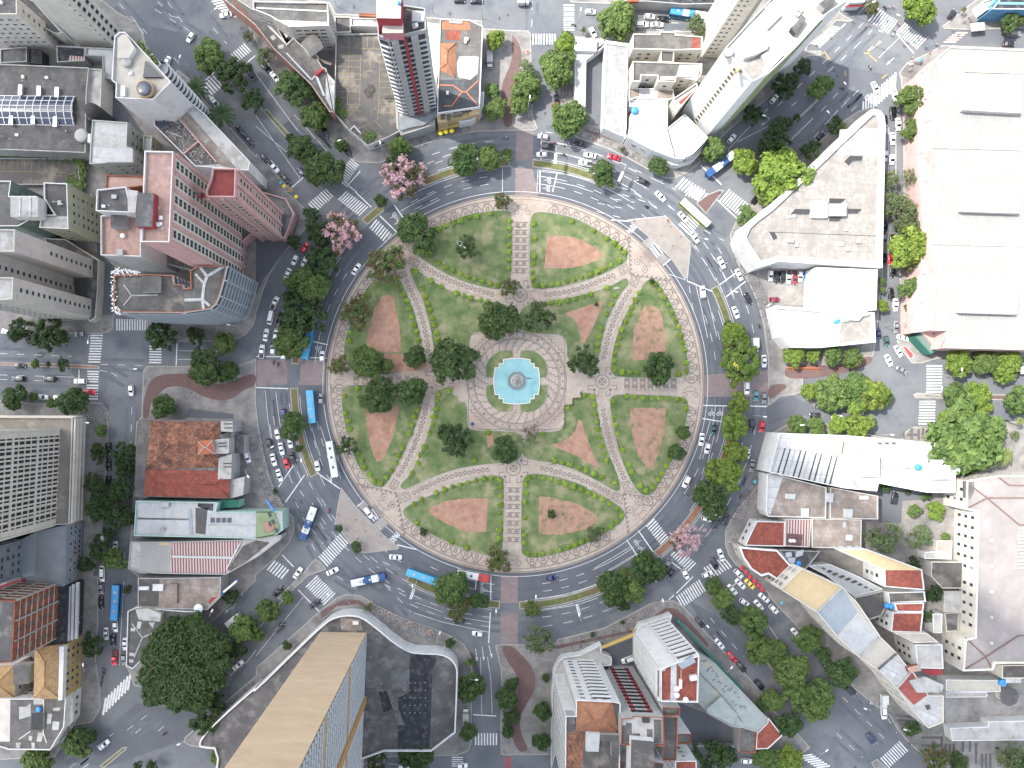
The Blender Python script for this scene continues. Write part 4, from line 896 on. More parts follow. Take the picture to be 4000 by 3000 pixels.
g.strip(b.L('t00 -100,1478 580,1490', 2), .13, 2.035); b.add(g, 'bay_lines', FADEY)
def ivy(b, q, h, n, w=1.2):
    p, L = None, None; pts = b.L(q, h); g = MB(); m = MATS.get('ivy_leaf') or leaf_mat('ivy_leaf', (.045, .085, .02), (.12, .17, .05))
    for i in range(n):
        k = random.randrange(len(pts)-1); t = random.random(); x = pts[k][0]+(pts[k+1][0]-pts[k][0])*t+random.gauss(0, w*.5); y = pts[k][1]+(pts[k+1][1]-pts[k][1])*t+random.gauss(0, w*.5); z = h+random.uniform(0, .8)
        a = random.random()*6.3; r = .35; g.poly([(x+r*math.cos(a+j*1.57), y+r*math.sin(a+j*1.57), z+random.uniform(-.15, .15)) for j in range(4)])
    o = b.add(g, 'ivy', m); o['kind'] = 'stuff'
ivy(b, 't00 40,1330 300,1340 640,1360 700,1400 710,1600', 2, 900, 1.6); ivy(b, 't00 620,1560 680,1640', 2, 300, 2)
q = 't00 1262,1312 1510,1318 t01 1475,440 1232,438'
b = B('tower', 'tall pink tower with four window bays and a pale tiled terrace roof', 'tower', q, 65, 'the tall pink tower')
p = b.block(q, 65, PINK, PINKT, pm=WHITE, par=1.0)
nE = len(p)
for i in range(nE):
    a, c = p[i], p[(i+1) % nE]; L = math.dist(a, c)
    if L < 12 or b.vis(a, c) < .25: continue
    co = (b.rz+math.atan2(c[1]-a[1], c[0]-a[0])) % math.pi
    if abs(co-math.pi/2) > .5: continue
    d = (Vector(c)-Vector(a)).normalized(); rz = math.atan2(d.y, d.x); nn = Vector((d.y, -d.x)); g = MB()
    for k in range(6): q_ = Vector(a)+d*(L*k/5*.96+L*.02)+nn*.2; g.box((q_.x, q_.y, 32), (1.15, .4, 64), rz)
    b.add(g, 'pier', PINK)
    g = MB(); q_ = Vector(a)+d*(L/2)+nn*.03; g.box((q_.x, q_.y, 34), (L*.96, .06, 60), rz); b.add(g, 'cream_panel', CREAM)
    for z in range(20):
        for k in range(5):
            q_ = Vector(a)+d*(L*(k+.5)/5*.96+L*.02)+nn*.1
            if b.nw < 100: link('window', winmesh(L/5*.96-2.6, 2.1, CREAM, GLASS), b.o, (q_.x, q_.y, 4.9+z*3.05), rz); b.nw += 1
    break
b.box('t01 1190,5 1330,10 1315,300 1170,298', 65, 68, REDW, 'lift_house', DCONC); b.box('t01 1100,-20 1190,-10 1170,180 1105,175', 62, 66, LCONC, 'roof_hut', LCONC); b.clutter('t01 1340,100 1470,100 1470,420 1250,420 1330,320', 65, 5, 9)
q = 't01 862,0 1180,10 1170,182 940,185 838,165'
b = B('building', 'dark flat roofed block with white edging beside the pink tower', 'building', q, 34); b.block('t00 850,1645 t01 1100,-40 1150,185 840,170', 34, WHITE, DCONC, par=1); b.clutter('t01 870,0 1100,10 1100,170 870,160', 34, 3, 5); b.box('t01 960,195 1085,205 1085,305 955,305', 28, 31, GREYW, mt=DCONC)
q = 't01 885,210 1232,205 1230,565 885,552'
b = B('building', 'block with a pink paved roof and a small brick skylight', 'building', q, 28, 'the pink paved roof'); b.block(q, 28, WHITE, PINKT, par=1.2, pm=WHITE); b.box('t01 1010,490 1060,495 1060,550 1005,548', 28, 29.5, LCONC); b.tank('t01', 1045, 370, 30, .8, 28, 1.2, ACM)
b.block('t01 1232,440 1420,490 1700,650 1690,690 1240,570', 9, GREYW, DCONC, name='annex_wall', rname='annex_roof', win=(3, 1, 1.4, 3))
b.block('t00 925,1515 1245,1525 1250,1610 920,1650', 26, BRICKW, PINKT, name='wing_wall', rname='wing_roof')
q = 't00 1850,1462 2048,1466 t01 2040,52 1800,50 1790,0 t00 1830,1560'
b = B('tower', 'lower pink tower with a red roof facing the avenue mouth', 'tower', q, 55, 'the red roofed pink tower')
p = b.block(q, 55, PINK, M('red_roof_membrane', (.26, .06, .055), (.19, .045, .045), scale=.6), par=1.2, win=(2.0, 1.3, 1.7, 3.0), fm=CREAM); b.piers(p, 0, 55, 4.2, .9, .5, PINK)
b.box('t01 1680,0 1740,0 1730,30 1690,30', 50, 53, REDW, mt=FIBRE)
q = 't00 1690,1440 2060,1480 2160,1490 2212,1560 t11 330,188 240,400 t01 2115,690 1850,620 1700,60 t00 1850,1640 1830,1470'
b = B('building', 'pink podium joining the two pink towers', 'podium', 't11 60,0 260,60 330,190 245,400 0,300 t01 2000,400 2100,60', 6); b.block('t11 60,0 260,60 332,192 250,402 0,330 t01 1900,600 1700,640 1800,100 t11 0,-60', 6, PINK, DCONC)
q = 't01 -300,322 145,330 140,520 -60,520 -60,742 130,742 125,930 -300,960'
b = B('tower', 'beige twin winged tower with one row of windows along each wing', 'tower', q, 48, 'the beige twin winged tower')
p = b.block(q, 48, BEIGE, LCONC, par=1.0)
for i in range(len(p)):
    L = math.dist(p[i], p[(i+1) % len(p)]); v = b.vis(p[i], p[(i+1) % len(p)])
    if v > .5 and 5 < L < 11: colwin(b, p, i, (.5,), 1.3, 1.3, 3.0, 3, 48)
    elif v > .02 and L > 8: colwin(b, p, i, [.08+.12*k for k in range(4)], 1.0, 1.3, 3.0, 3, 48); 
b.block('t01 380,400 570,410 860,590 850,870 830,1090 780,1120 640,880 620,730', 4, BEIGE, DCONC, name='podium_wall', rname='podium_roof')
q1 = 't00 -300,1565 108,1568 t01 90,40 330,40 325,215 170,300 -300,300'
b = B('apartment_building', 'green and cream twin blocks with pale boxes on their roofs', 'apartments', q1, 21, 'the green and cream twin blocks')
b.block(q1, 21, M('dull_green_wall', (.2, .27, .23), (.15, .2, .175), scale=.3), FIBRE, win=(3.2, 1.1, 1.2, 3.0), par=.8, pm=WHITE); b.box('t01 90,42 330,42 325,215 90,213', 21, 26, WHITE, mt=LCONC); b.line('t01 175,45 172,210', 26, .5, WROOF); b.line('t01 265,45 260,212', 26, .5, WROOF)
b.block('t00 388,1582 590,1590 t01 603,325 350,312 368,200 480,200 390,60', 21, YELG, FIBRE, win=(2.8, 1.2, 1.3, 3.0), par=.8, pm=WHITE, name='wing_wall', rname='wing_roof'); b.patch('t01 480,210 590,212 600,318 360,305 375,215', 21, LCONC); b.clutter('t01 400,0 580,0 590,180 420,180', 21, 4, 8)
q = 't01 1000,722 1260,715 1500,722 1512,797 1592,805 1597,838 1655,830 1650,680 1728,640 1968,640 1940,760 1902,900 1870,970 1825,1012 1590,1046 1060,1042 985,1028'
b = B('apartment_building', 'corner block with orange brick eaves and a curved balcony front', 'apartments', q, 33, 'the curved balcony corner block')
p = b.block(q, 33, WHITE, FIBRE, par=.9, pm=M('orange_brick', (.46, .2, .12), (.36, .15, .09), scale=2.2, kind='brick'))
b.line('t01 1730,650 1790,730 1765,800 1750,930 1595,935', 33, .9, WROOF); b.line('t01 1790,730 1940,640', 33, .9, WROOF); b.line('t01 1750,930 1760,1010', 33, .8, WROOF); b.line('t01 1750,930 1815,985', 33, .8, WROOF); b.line('t01 1690,710 1770,795', 33, .7, WROOF)
b.patch('t01 1370,730 1500,730 1510,800 1590,810 1590,1035 1370,1040', 33, DECK); b.box('t01 1220,725 1370,725 1365,860 1220,865', 33, 35.5, GREYW, mt=FIBRE); b.line('t01 1140,895 1365,890', 33, .3, LCONC); b.line('t01 1070,800 1140,895 1070,980', 33, .3, LCONC)
g = MB(); gg = MB()
for i in range(len(p)):
    a, c = p[i], p[(i+1) % len(p)]; L = math.dist(a, c)
    if b.vis(a, c) < .05: continue
    d = (Vector(c)-Vector(a)).normalized(); rz = math.atan2(d.y, d.x); nn = Vector((d.y, -d.x)); m_ = (Vector(a)+Vector(c))/2
    q_ = m_+nn*.25; g.box((q_.x, q_.y, 0), (L*1.0, .5, 1.0), rz); q_ = m_+nn*.03; gg.box((q_.x, q_.y, 1.35), (L*.9, .04, 1.6), rz)
zs = [3.5+k*3 for k in range(10)]; b.floors('balcony', g, M('grey_balcony', (.34, .37, .39), (.27, .3, .32), scale=.5), zs); b.floors('balcony_glazing', gg, GLASS, zs)
g = MB()
for i in range(170): # torn white netting hung on the corner
    t = random.random(); pp = b.L('t01 990,700 1040,690 1200,700', 33) if i % 2 else b.L('t01 990,740 985,1010 1050,1040', 33); k = random.randrange(2); x = pp[k][0]+(pp[k+1][0]-pp[k][0])*t+random.gauss(0, .5); y = pp[k][1]+(pp[k+1][1]-pp[k][1])*t+random.gauss(0, .5); z = 33.3+random.uniform(0, 1.2)
    a = random.random()*6.3; g.poly([(x+.3*math.cos(a+j*2.1), y+.3*math.sin(a+j*2.1), z+random.uniform(-.2, .2)) for j in range(3)])
o = b.add(g, 'safety_net', plain('white_net', (.62, .62, .6), .9)); o['kind'] = 'stuff'
# ---------- west block
q = 't02 -300,285 640,288 610,1210 480,1215 470,1218 0,1345 -300,1400'
b = B('office_building', 'beige office slab with a grid of windows above a wide podium', 'offices', q, 9, 'the beige office slab')
b.block(q, 9, BEIGE, M('podium_roof', (.3, .265, .22), (.22, .2, .17), scale=.15, c3=(.4, .36, .3), s3=.2), par=1.0, pm=CREAM)
pp = b.L('t02 520,388 482,1216', 9); cc = b.L('t02 -300,405 -300,1385', 9)
tp = [pp[0], cc[0], cc[1], pp[1]]; b.nw = 0
co = b.rz; p = b.block([(b.c[0]+x*math.cos(b.rz)-y*math.sin(b.rz), b.c[1]+x*math.sin(b.rz)+y*math.cos(b.rz)) for x, y in tp], 62, CREAM, LCONC, z0=9, name='tower_wall', rname='tower_roof', win=(2.9, 2.1, 2.4, 3.3, 1.8), fm=DFRAME)
b.piers(p, 9.1, 62, 2.9, .5, .35, CREAM); b.slabs(p, 9, 62, 13.2, .4, CREAM, .8)
b.slabs(ccw(b.L(q, 9)), 0, 9, 2.2, .5, CREAM, .5); b.line('t02 655,300 625,1200', 9, .5, CREAM, 'roof_beam', .6)
q = 't02 195,1340 320,1272 585,1218 572,1659 t03 560,85 175,82 t02 180,1659'
b = B('building', 'blue grey block with a ribbed strip roof beside the beige slab', 'building', q, 11, 'the blue grey block')
b.block(q, 11, BLUEG, M('grey_felt', (.27, .29, .3), (.22, .235, .245), scale=.3), par=.6, win=(1.8, 1.0, 1.5, 2.8)); b.patch('t02 200,1340 318,1272 300,1659 185,1659', 11, BMETAL)
b.block('t02 -300,1350 195,1340 180,1659 t03 -300,60', 11.2, BLUEG, BMETAL, name='wing_wall', rname='wing_roof')
pp = b.L('t02 195,1342 182,1659', 11)
g = MB(); A, C_ = Vector(pp[0]), Vector(pp[1]); d = (C_-A).normalized(); nn = Vector((d.y, -d.x)); nn = nn if nn.x*0+1 else nn; L = (C_-A).length
w_ = [(b.c[0]+x*math.cos(b.rz)-y*math.sin(b.rz), b.c[1]+x*math.sin(b.rz)+y*math.cos(b.rz)) for x, y in pp]
b.block([w_[0], (w_[0][0]-20, w_[0][1]), (w_[1][0]-20, w_[1][1]), w_[1]], 30, BLUEG, BMETAL, z0=11.2, name='upper_wall', rname='upper_roof', win=(2.6, 1.5, 1.6, 3.0))
b.line('t03 0,100 220,30', 11, 1.2, REDW, 'red_band', .5)
q = 't03 460,92 600,88 582,562 440,600'
b = B('building', 'black flat roofed building with long white ribs on its side', 'building', q, 10, 'the black roof with white ribs')
b.block(q, 10, DARKW, BITUM); 
for k in (612, 645, 680): b.line(f't03 {k},{90-(k-600)*.5} {k-12},{562-(k-600)*.3}', 9, .9, METAL, 'white_rib', .9)
q = 't03 -200,195 140,212 112,740 -200,770'
b = B('unfinished_building', 'unfinished block with bare red brick walls and concrete frame', 'building', q, 34, 'the bare brick block')
p = b.block(q, 34, BRICKW, DCONC, par=.5, win=(3.4, 1.6, 1.9, 3.2), fm=DFRAME, gm=DARKW); b.slabs(p, 0, 34, 3.2, .25, LCONC, .3); b.piers(p, 0, 34, 6.5, .45, .25, LCONC)
q = 't03 300,610 540,600 528,1062 290,1055'
b = B('house', 'yellow fronted building with a tan tiled hip roof', 'house', q, 12, 'the tan tiled roof')
b.block('t03 300,610 555,600 540,1065 290,1058', 12, YELW, TANT, par=.0, win=(2.6, 1.1, 1.7, 3.1)); b.hip(q, 12, 2.0, TANT)
p = ccw(b.L('t03 530,600 570,598 555,1060 520,1065', 12)); g = MB(); g.prism(p, 11, 13.2); b.add(g, 'cornice', WHITE)
b = B('house', 'tan tiled house with a grey lean-to on the left edge', 'house', 't03 -100,780 130,765 125,1050 -100,1050', 9); b.block('t03 -100,780 130,765 125,1050 -100,1050', 9, WHITE, TANT, par=0, win=(3, 1, 1.2, 3)); b.hip('t03 -100,790 125,778 120,1045 -100,1045', 9, 1.6, TANT); b.box('t03 112,770 265,765 250,930 115,945', 7, 10.5, GREYW, mt=FIBRE)
q = 't03 -100,1058 295,1055 560,1040 575,1060 560,1300 440,1500 80,1495 -100,1440'
b = B('building', 'dark sheet roofed corner building with patched skylights and white balconies', 'building', q, 10, 'the patched dark roof')
b.block(q, 10, WHITE, FIBRE, par=.5, win=(2.6, 1.2, 1.5, 3.1)); 
for q_ in ('t03 165,1130 225,1130 265,1100 265,1210 165,1240', 't03 410,1190 450,1190 440,1275 405,1280', 't03 455,1255 515,1260 505,1330 450,1330', 't03 290,1060 380,1065 380,1110 290,1110', 't03 250,1380 280,1385 275,1425 248,1420', 't03 330,1350 375,1355 360,1430 315,1430', 't03 460,1140 520,1135 515,1165 460,1165', 't03 140,1440 180,1440 170,1490 135,1480', 't03 270,1440 300,1440 300,1490 275,1490'): b.patch(q_, 10, LCONC)
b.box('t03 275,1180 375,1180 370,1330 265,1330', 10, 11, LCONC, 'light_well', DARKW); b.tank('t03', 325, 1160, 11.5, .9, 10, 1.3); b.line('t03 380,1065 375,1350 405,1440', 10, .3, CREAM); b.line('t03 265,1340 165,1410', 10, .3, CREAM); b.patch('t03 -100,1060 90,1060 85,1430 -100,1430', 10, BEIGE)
for z in (2.8, 6.2): g = MB(); g.prism(b.L('t03 575,1040 620,1030 640,1050 640,1250 600,1290 560,1290', z), z, z+.9); b.add(g, 'balcony', WHITE)
# ---------- block with the red hall
q = 't02 1290,312 1905,328 1900,420 1890,722 1262,738 1262,640 1318,640 1322,395 1285,395'
b = B('hall', 'hall with weathered red and orange clay roofs and a square turret', 'hall', q, 9, 'the red tiled hall')
b.block('t02 1195,305 1290,308 1910,325 1905,440 2000,400 2000,840 1990,990 1162,972 1180,400', 9, GREYW, DCONC, par=0)
b.patch('t02 1192,310 1285,308 1285,395 1322,398 1312,640 1262,645 1245,970 1165,968 1182,400', 9, FIBRE)
b.hip('t02 1300,315 1900,330 1888,722 1265,738', 9.05, 2.0, TERRAD); b.hip('t02 1255,738 1878,745 1990,835 1985,985 1245,968', 9.05, 1.0, TERRA, name='rear_roof') if False else b.hip('t02 1258,738 1990,750 1985,985 1245,968', 9.05, 1.5, TERRA, name='rear_roof')
b.box('t02 1715,500 1835,490 1850,600 1715,605', 9, 13.5, GREYW, 'turret'); b.hip('t02 1708,492 1842,482 1855,605 1712,610', 13.55, 1.0, M('orange_turret_tiles', (.5, .17, .09), (.4, .13, .07), scale=2, kind='brick', brick=.7, row=.35), 'turret_roof', rm=LCONC)
b.box('t02 1855,480 1980,470 1975,600 1850,605', 0, 12, GREYW, 'front_tower', LCONC); b.box('t02 1905,320 2010,325 2010,415 1910,410', 0, 10.5, GREYW, 'front_bay', LCONC); b.box('t02 1890,640 2005,600 1995,820 1880,825', 0, 10, GREYW, 'front_bay', LCONC); b.box('t02 1990,440 2110,445 2105,600 1985,600', 0, 6, GREYW, 'porch', DCONC); b.box('t02 1990,830 2115,800 2100,960 1990,990', 0, 8, GREYW, 'side_wing', LCONC)
for x, y in ((1960, 345), (1960, 380), (1920, 510), (1925, 540), (1950, 690), (1950, 720)): c = b.loc(W(*tpt('t02', x, y), 12)); g = MB(); g.box((*c, 12.1 if 500 < y < 600 else (10.7 if y < 500 else 10.2)), (2.6, .35, .3)); b.add(g, 'slot_window', GLASS)
q = 't02 1180,1008 1890,1022 1870,1102 t12 230,1100 t12 235,1260 180,1300 0,1335 t02 1790,1325 1162,1310'
b = B('warehouse', 'pale metal roofed warehouse with a mint green stepped front', 'warehouse', q, 9, 'the mint green warehouse')
b.block(q, 9, MINT, METAL, pm=MINT); b.line('t02 1190,1162 1650,1170', 9, .5, DCONC, 'gutter', .1); b.patch('t02 1690,1070 1795,1075 1775,1300 1690,1290', 9, DECK); b.box('t02 1380,1020 1460,1020 1455,1065 1380,1062', 9, 10, GREYW); b.patch('t02 1710,1030 1845,1035 1840,1095 1800,1090 1710,1060', 9, BITUM); b.line('t02 1640,1080 1655,1300', 9, 1.2, BMETAL, 'sky_strip', .1)
for x in (1835, 1885, 1932, 1980): b.box(f't02 {x-17},1158 {x+17},1156 {x+17},1196 {x-17},1198', 9.03, 9.25, SKYGL, 'solar_panel')
b.line('t02 1795,1215 2210,1222', 9, .2, LCONC); b.clutter('t02 1200,1180 1600,1190 1600,1290 1200,1290', 9, 2, 12); b.box('t02 1900,1000 2070,1000 2065,1065 1890,1075', 0, 6, MINT, 'side_wing', GREENW)
b.box('t12 0,1100 70,1090 150,1100 200,1240 160,1310 0,1335', 9, 9.6, MINT, 'green_deck', M('green_corrugated', (.28, .35, .2), (.21, .27, .15), scale=1, kind='corr')); b.box('t12 65,1195 135,1195 165,1240 130,1275 70,1275', 9, 9.9, LCONC, 'planter', SOIL); b.line('t12 95,1000 150,1080 235,1200', 8, .5, BLUEP, 'blue_sign', .9)
for x, y in ((115, 1130), (145, 1190), (175, 1265), (120, 1210)): c = b.loc(W(*tpt('t12', x, y), 10)); g = MB(); g.box((*c, 10.0), (.7, 1.5, .25), .5); b.add(g, 'slot_window', GLASS)
q = 't02 1210,1362 1480,1362 2085,1345 t12 40,1310 220,1305 215,1340 60,1460 0,1500 t02 1955,1645 1470,1638 1205,1628 1112,1590 1130,1360'
b = B('warehouse', 'rusty red and white corrugated shed with a concrete corner roof', 'warehouse', q, 8, 'the rusty corrugated shed')
b.block(q, 8, GREYW, LCONC, par=.5); b.patch('t02 1485,1365 2085,1352 1955,1640 1475,1635', 8, RUSTM); b.patch('t02 1215,1368 1478,1365 1468,1628 1208,1622', 8, WMETAL, dz=.04); b.line('t02 1490,1490 2030,1500', 8, .8, WROOF, 'roof_lantern', .3); b.line('t02 2085,1360 1960,1600', 8, .3, WHITE, 'inner_wall', .6); b.patch('t02 2100,1400 2212,1350 t12 120,1370 0,1470 t02 2000,1630 1970,1600', 8, DECK, dz=.03); b.patch('t02 1365,1370 1470,1370 1470,1395 1365,1390', 8, OCHRE, dz=.06)
q = 't03 1198,15 1382,18 1912,8 1905,180 1795,290 1370,278 1195,262'
b = B('warehouse', 'brown sheet roofed warehouse with a blue trimmed shopfront', 'warehouse', q, 8, 'the brown sheet roofed warehouse')
b.block(q, 8, GREYW, FIBREB, par=.4); b.patch('t03 1200,20 1378,22 1370,262 1198,258', 8, TERRAD if False else DECK); b.box('t03 1465,68 1530,70 1528,235 1465,232', 8, 9, FIBREB, 'roof_lantern'); b.box('t03 1200,92 1287,92 1285,122 1200,122', 8, 8.6, WHITE); b.box('t03 1318,72 1410,72 1405,130 1318,128', 8, 8.8, WHITE); b.tank('t03', 1712, 282, 10, 1.6, 9.5, .4, STEEL, 'satellite_dish'); b.line('t03 2060,25 1920,150 1800,270', 6, .5, BLUEP, 'blue_sign', 1.0); b.line('t03 2050,40 1935,135', 7, .7, WHITE, 'white_sign', .8); b.patch('t03 1830,185 1880,180 1810,240 1800,225', 8, REDW)
q = 't03 1110,300 1190,265 1600,300 1740,302 1530,440 1150,800 1095,770'
b = B('building', 'dark triangular roofed building with white parapet and ridges beside the ficus', 'building', q, 8, 'the dark triangular roof')
b.block(q, 8, WHITE, FIBRE, par=.7, pm=WHITE, win=(3, 1, 1.2, 3.2)); b.line('t03 1140,410 1232,530 1740,310', 8, .35, WROOF); b.line('t03 1232,530 1160,700', 8, .35, WROOF); b.box('t03 1170,290 1280,280 1390,330 1385,395 1200,380', 8, 10.5, YELG, 'light_well', LCONC)
for q_ in ('t03 1190,390 1225,395 1210,460 1180,450', 't03 1280,400 1340,400 1320,450', 't03 1115,660 1160,665 1160,690 1115,690', 't03 1115,720 1155,722 1150,750 1112,745', 't03 1130,450 1170,450 1165,480 1130,475'): b.patch(q_, 8, WROOF)
# ---------- the long slab in the south west
q = 't03 2212,950 1900,1225 1740,1392 1722,1462 1755,1478 1890,1490 1860,1800 t13 900,1800 905,1510 1718,1510 1745,860 1740,780 1690,705 1600,664 1450,660 1330,650 1200,572 1050,442 920,347 820,328 700,342 600,392 300,680 0,975'
b = B('podium', 'wide dark stained concrete deck with a sinuous white parapet', 'deck', q, 8, 'the dark stained deck')
b.block(smooth(WP(q, 8), 1), 8, WHITE, DCONC, par=.8, pm=WHITE, pt=.5)
b.patch('t13 1338,665 1530,672 1560,740 1525,800 1500,1490 1225,1490 1230,1050 1320,1010 1330,800', 8, BITUM, dz=.02)
b.patch('t13 730,360 900,380 925,470 735,470', 8, FIBREB, dz=.03); b.box('t13 835,392 885,392 885,422 835,422', 8, 8.7, WHITE, 'skylight'); b.box('t13 1130,990 1160,985 1280,1285 1230,1290', 8, 8.2, LCONC, 'rubble_strip', M('rubble', (.22, .21, .2), (.1, .1, .1), scale=1)); b.patch('t13 1170,810 1330,810 1320,960 1165,975', 8, M('grey_screed', (.2, .195, .19), (.14, .137, .13), scale=.4)); b.patch('t13 1060,1000 1130,990 1190,1150 1100,1180', 8, BITUM, dz=.03); b.patch('t13 950,560 1040,480 1320,680 1310,1000 950,960', 8, M('stained_screed', (.17, .165, .16), (.09, .088, .086), scale=.2, c3=(.22, .21, .2), s3=.3), dz=.015)
for i in range(5):
    for j in range(5):
        c = b.loc(W(*tpt('t13', 1285+i*45, 920+j*65), 8)); g = MB(); g.tube((*c, 8), (*c, 8.5), .1, n=6); b.add(g, 'vent', ACM)
b = B('tower', 'enormous sand coloured slab tower with a blank end and finned side', 'tower', 't13 555,482 955,488 900,1750 830,3400 430,3400', 8, 'the sand coloured slab tower')
q = 't13 555,482 955,488 905,1700 840,3300 440,3300'
b.block(q, 118, SAND, LCONC, z0=8.05, par=1) if False else None
pw = WP('t13 555,482 955,488 905,1700 840,3300 440,3300', 8)
p = b.block(pw, 118, SAND, LCONC, z0=8.05, par=1.0)
for i in range(len(p)):
    a, c = p[i], p[(i+1) % len(p)]; L = math.dist(a, c)
    if b.vis(a, c) < .1 or L < 25: continue
    d = (Vector(c)-Vector(a)).normalized(); rz = math.atan2(d.y, d.x); nn = Vector((d.y, -d.x)); g = MB(); gl = MB(); k = int(L/.95); t0 = 0
    q_ = Vector(a)+d*(L/2)+nn*.05; gl.box((q_.x, q_.y, 63), (L*.99, .08, 108), rz); b.add(gl, 'window_wall', M('hazy_glazing', (.06, .075, .09), (.2, .23, .25), scale=.5, rough=.3, sx=1, sy=1, lo=.35, hi=.7))
    WB = M('ribbon_parapet', (.62, .63, .62), (.46, .48, .48), scale=.5)
    q_ = Vector(a)+d*(L/2)+nn*.2; g.box((q_.x, q_.y, 0), (L*.985, .22, 1.15), rz); b.floors('ribbon', g, WB, [9.6+z*3.0 for z in range(36)])
    for zf in (43, 80): g = MB(); q_ = Vector(a)+d*(L/2)+nn*.3; g.box((q_.x, q_.y, zf), (L*.985, .4, 2.0), rz); b.add(g, 'floor_band', TAN)
    for j in range(int(L/3.4)):
        if j == 0: fm_ = MB(); fm_.box((0, 0, 63), (.28, .3, 108)); fm_ = fm_.mesh('fin', [WB])
        q_ = Vector(a)+d*((j+.5)*3.4)+nn*.16; link('fin', fm_, b.o, (q_.x, q_.y, 0), rz)
    g = MB(); A = Vector(a)+d*24; 
    for o_ in (0, 1.9): q_ = A+d*o_+nn*.5; g.box((q_.x, q_.y, 63), (.55, .9, 110), rz)
    for z in range(36): q_ = A+d*.95+nn*.5; g.box((q_.x, q_.y, 9.5+z*3.0), (1.35, .85, 1.0), rz)
    b.add(g, 'service_shaft', M('orange_render', (.55, .33, .14), (.48, .28, .12), scale=.8))
# ---------- south east block
q = 't23 460,1200 550,1200 550,1062 870,1076 935,1090 925,1900 455,1900'
b = B('hotel', 'white stepped hotel with an orange hip roof and slotted front', 'hotel', q, 40, 'the white stepped hotel')
p = b.block(q, 40, WHITE, DECK, par=.8, win=(3.3, 1.5, 1.2, 3.0)); b.hip('t23 555,1066 868,1080 925,1190 920,1350 552,1340', 40.3, 2.2, TERRAO) if False else b.hip('t23 553,1066 868,1080 922,1352 552,1342', 40.3, 2.2, TERRAO); b.patch('t23 470,1350 635,1350 600,1900 458,1900', 40, TERRAD); b.box('t23 645,1360 760,1365 750,1520 640,1515', 40, 42, WHITE, mt=METAL); b.box('t23 760,1370 925,1375 925,1560 860,1560 860,1430 770,1430', 40, 42, GREYW, mt=FIBRE); b.patch('t23 615,1470 700,1470 695,1800 605,1800', 40, FIBRE, dz=.05); b.box('t23 470,1200 545,1205 545,1280 462,1280', 37, 40.5, GREYW, mt=FIBRE)
for i in range(len(p)):
    a, c = p[i], p[(i+1) % len(p)]; L = math.dist(a, c)
    if b.vis(a, c) < .5 or L < 8: continue
    d = (Vector(c)-Vector(a)).normalized(); rz = math.atan2(d.y, d.x); nn = Vector((d.y, -d.x)); g = MB(); gl = MB()
    if abs(math.sin(rz+b.rz)) > .5: continue
    q_ = Vector(a)+d*(L*.27)+nn*.12; gl.box((q_.x, q_.y, 22), (L*.46, .2, 34), rz); b.add(gl, 'slot_shade_panel', GLASS); q_ = Vector(a)+d*(L*.27)+nn*.35; g.box((q_.x, q_.y, 0), (L*.5, .7, .5), rz); b.floors('balcony', g, WHITE, [5+3*k for k in range(12)])  # dark panel colour stands in for shade inside the open slots
b.block('t23 360,830 400,735 440,700 590,680 770,590 772,660 860,700 860,770 560,800 340,1659 345,1000', 4, WHITE, LCONC, name='podium_wall', rname='podium_roof', par=.5)
q = 't23 940,1220 1030,1215 1040,1198 1235,1205 1305,1208 1312,1462 935,1450'
b = B('apartment_building', 'apartment block with red balcony fronts and a checkered dark tile terrace', 'apartments', q, 44, 'the red balcony block')
p = b.block(q, 44, GREYW, LCONC, par=.9, pm=BRICKW)
for q_ in ('t23 950,1290 985,1290 985,1270 1035,1270 1035,1440 945,1440', 't23 1165,1320 1215,1325 1215,1400 1165,1400', 't23 1225,1240 1290,1240 1295,1450 1228,1445', 't23 1040,1360 1105,1360 1105,1400 1040,1400'): b.patch(q_, 44, FIBRE)
b.box('t23 1030,1412 1228,1430 1225,1900 1022,1900', 40, 47, WHITE, 'lift_house', DECK); b.box('t23 1130,1225 1190,1225 1190,1270 1130,1270', 44, 45, DARKW); b.block('t23 940,1590 1025,1600 1025,1900 935,1900', 38, WHITE, FIBRE, name='wing_wall', rname='wing_roof', pm=BRICKW); b.block('t23 1228,1600 1300,1610 1300,1900 1228,1900', 38, WHITE, FIBRE, name='wing_wall', rname='wing_roof', pm=BRICKW); b.block('t23 940,1460 1020,1465 1020,1590 940,1590', 32, WHITE, LCONC, name='wing_wall', rname='wing_roof')
for i in range(len(p)):
    a, c = p[i], p[(i+1) % len(p)]; L = math.dist(a, c)
    if b.vis(a, c) < .5: continue
    d = (Vector(c)-Vector(a)).normalized(); rz = math.atan2(d.y, d.x); nn = Vector((d.y, -d.x)); m_ = (Vector(a)+Vector(c))/2; g = MB(); r = MB(); w = MB()
    q_ = m_+nn*.2; g.box((q_.x, q_.y, 0), (L, .4, .25), rz)
    for s_ in (-.38, .38): q_ = m_+d*(L*s_)+nn*.4; r.box((q_.x, q_.y, .6), (L*.22, .1, 1.2), rz)
    q_ = m_+nn*.4; w.box((q_.x, q_.y, .6), (L*.42, .1, 1.1), rz); zs = [4+k*3.0 for k in range(13)]
    gl = MB(); q_ = m_+nn*.03; gl.box((q_.x, q_.y, 23), (L*.96, .05, 38), rz)
    if L > 6: b.add(gl, 'window_wall', GLASS); b.floors('balcony', g, WHITE, zs); b.floors('balcony_front', r, REDW, zs); b.floors('balcony_panel', w, LCONC, zs)
q = 't23 1280,800 1330,775 1425,738 1612,678 1600,1085 1280,1078'
b = B('tower', 'white tower with a blank side wall, deep curved balconies and terracotta roofs', 'tower', q, 41, 'the white curved balcony tower')
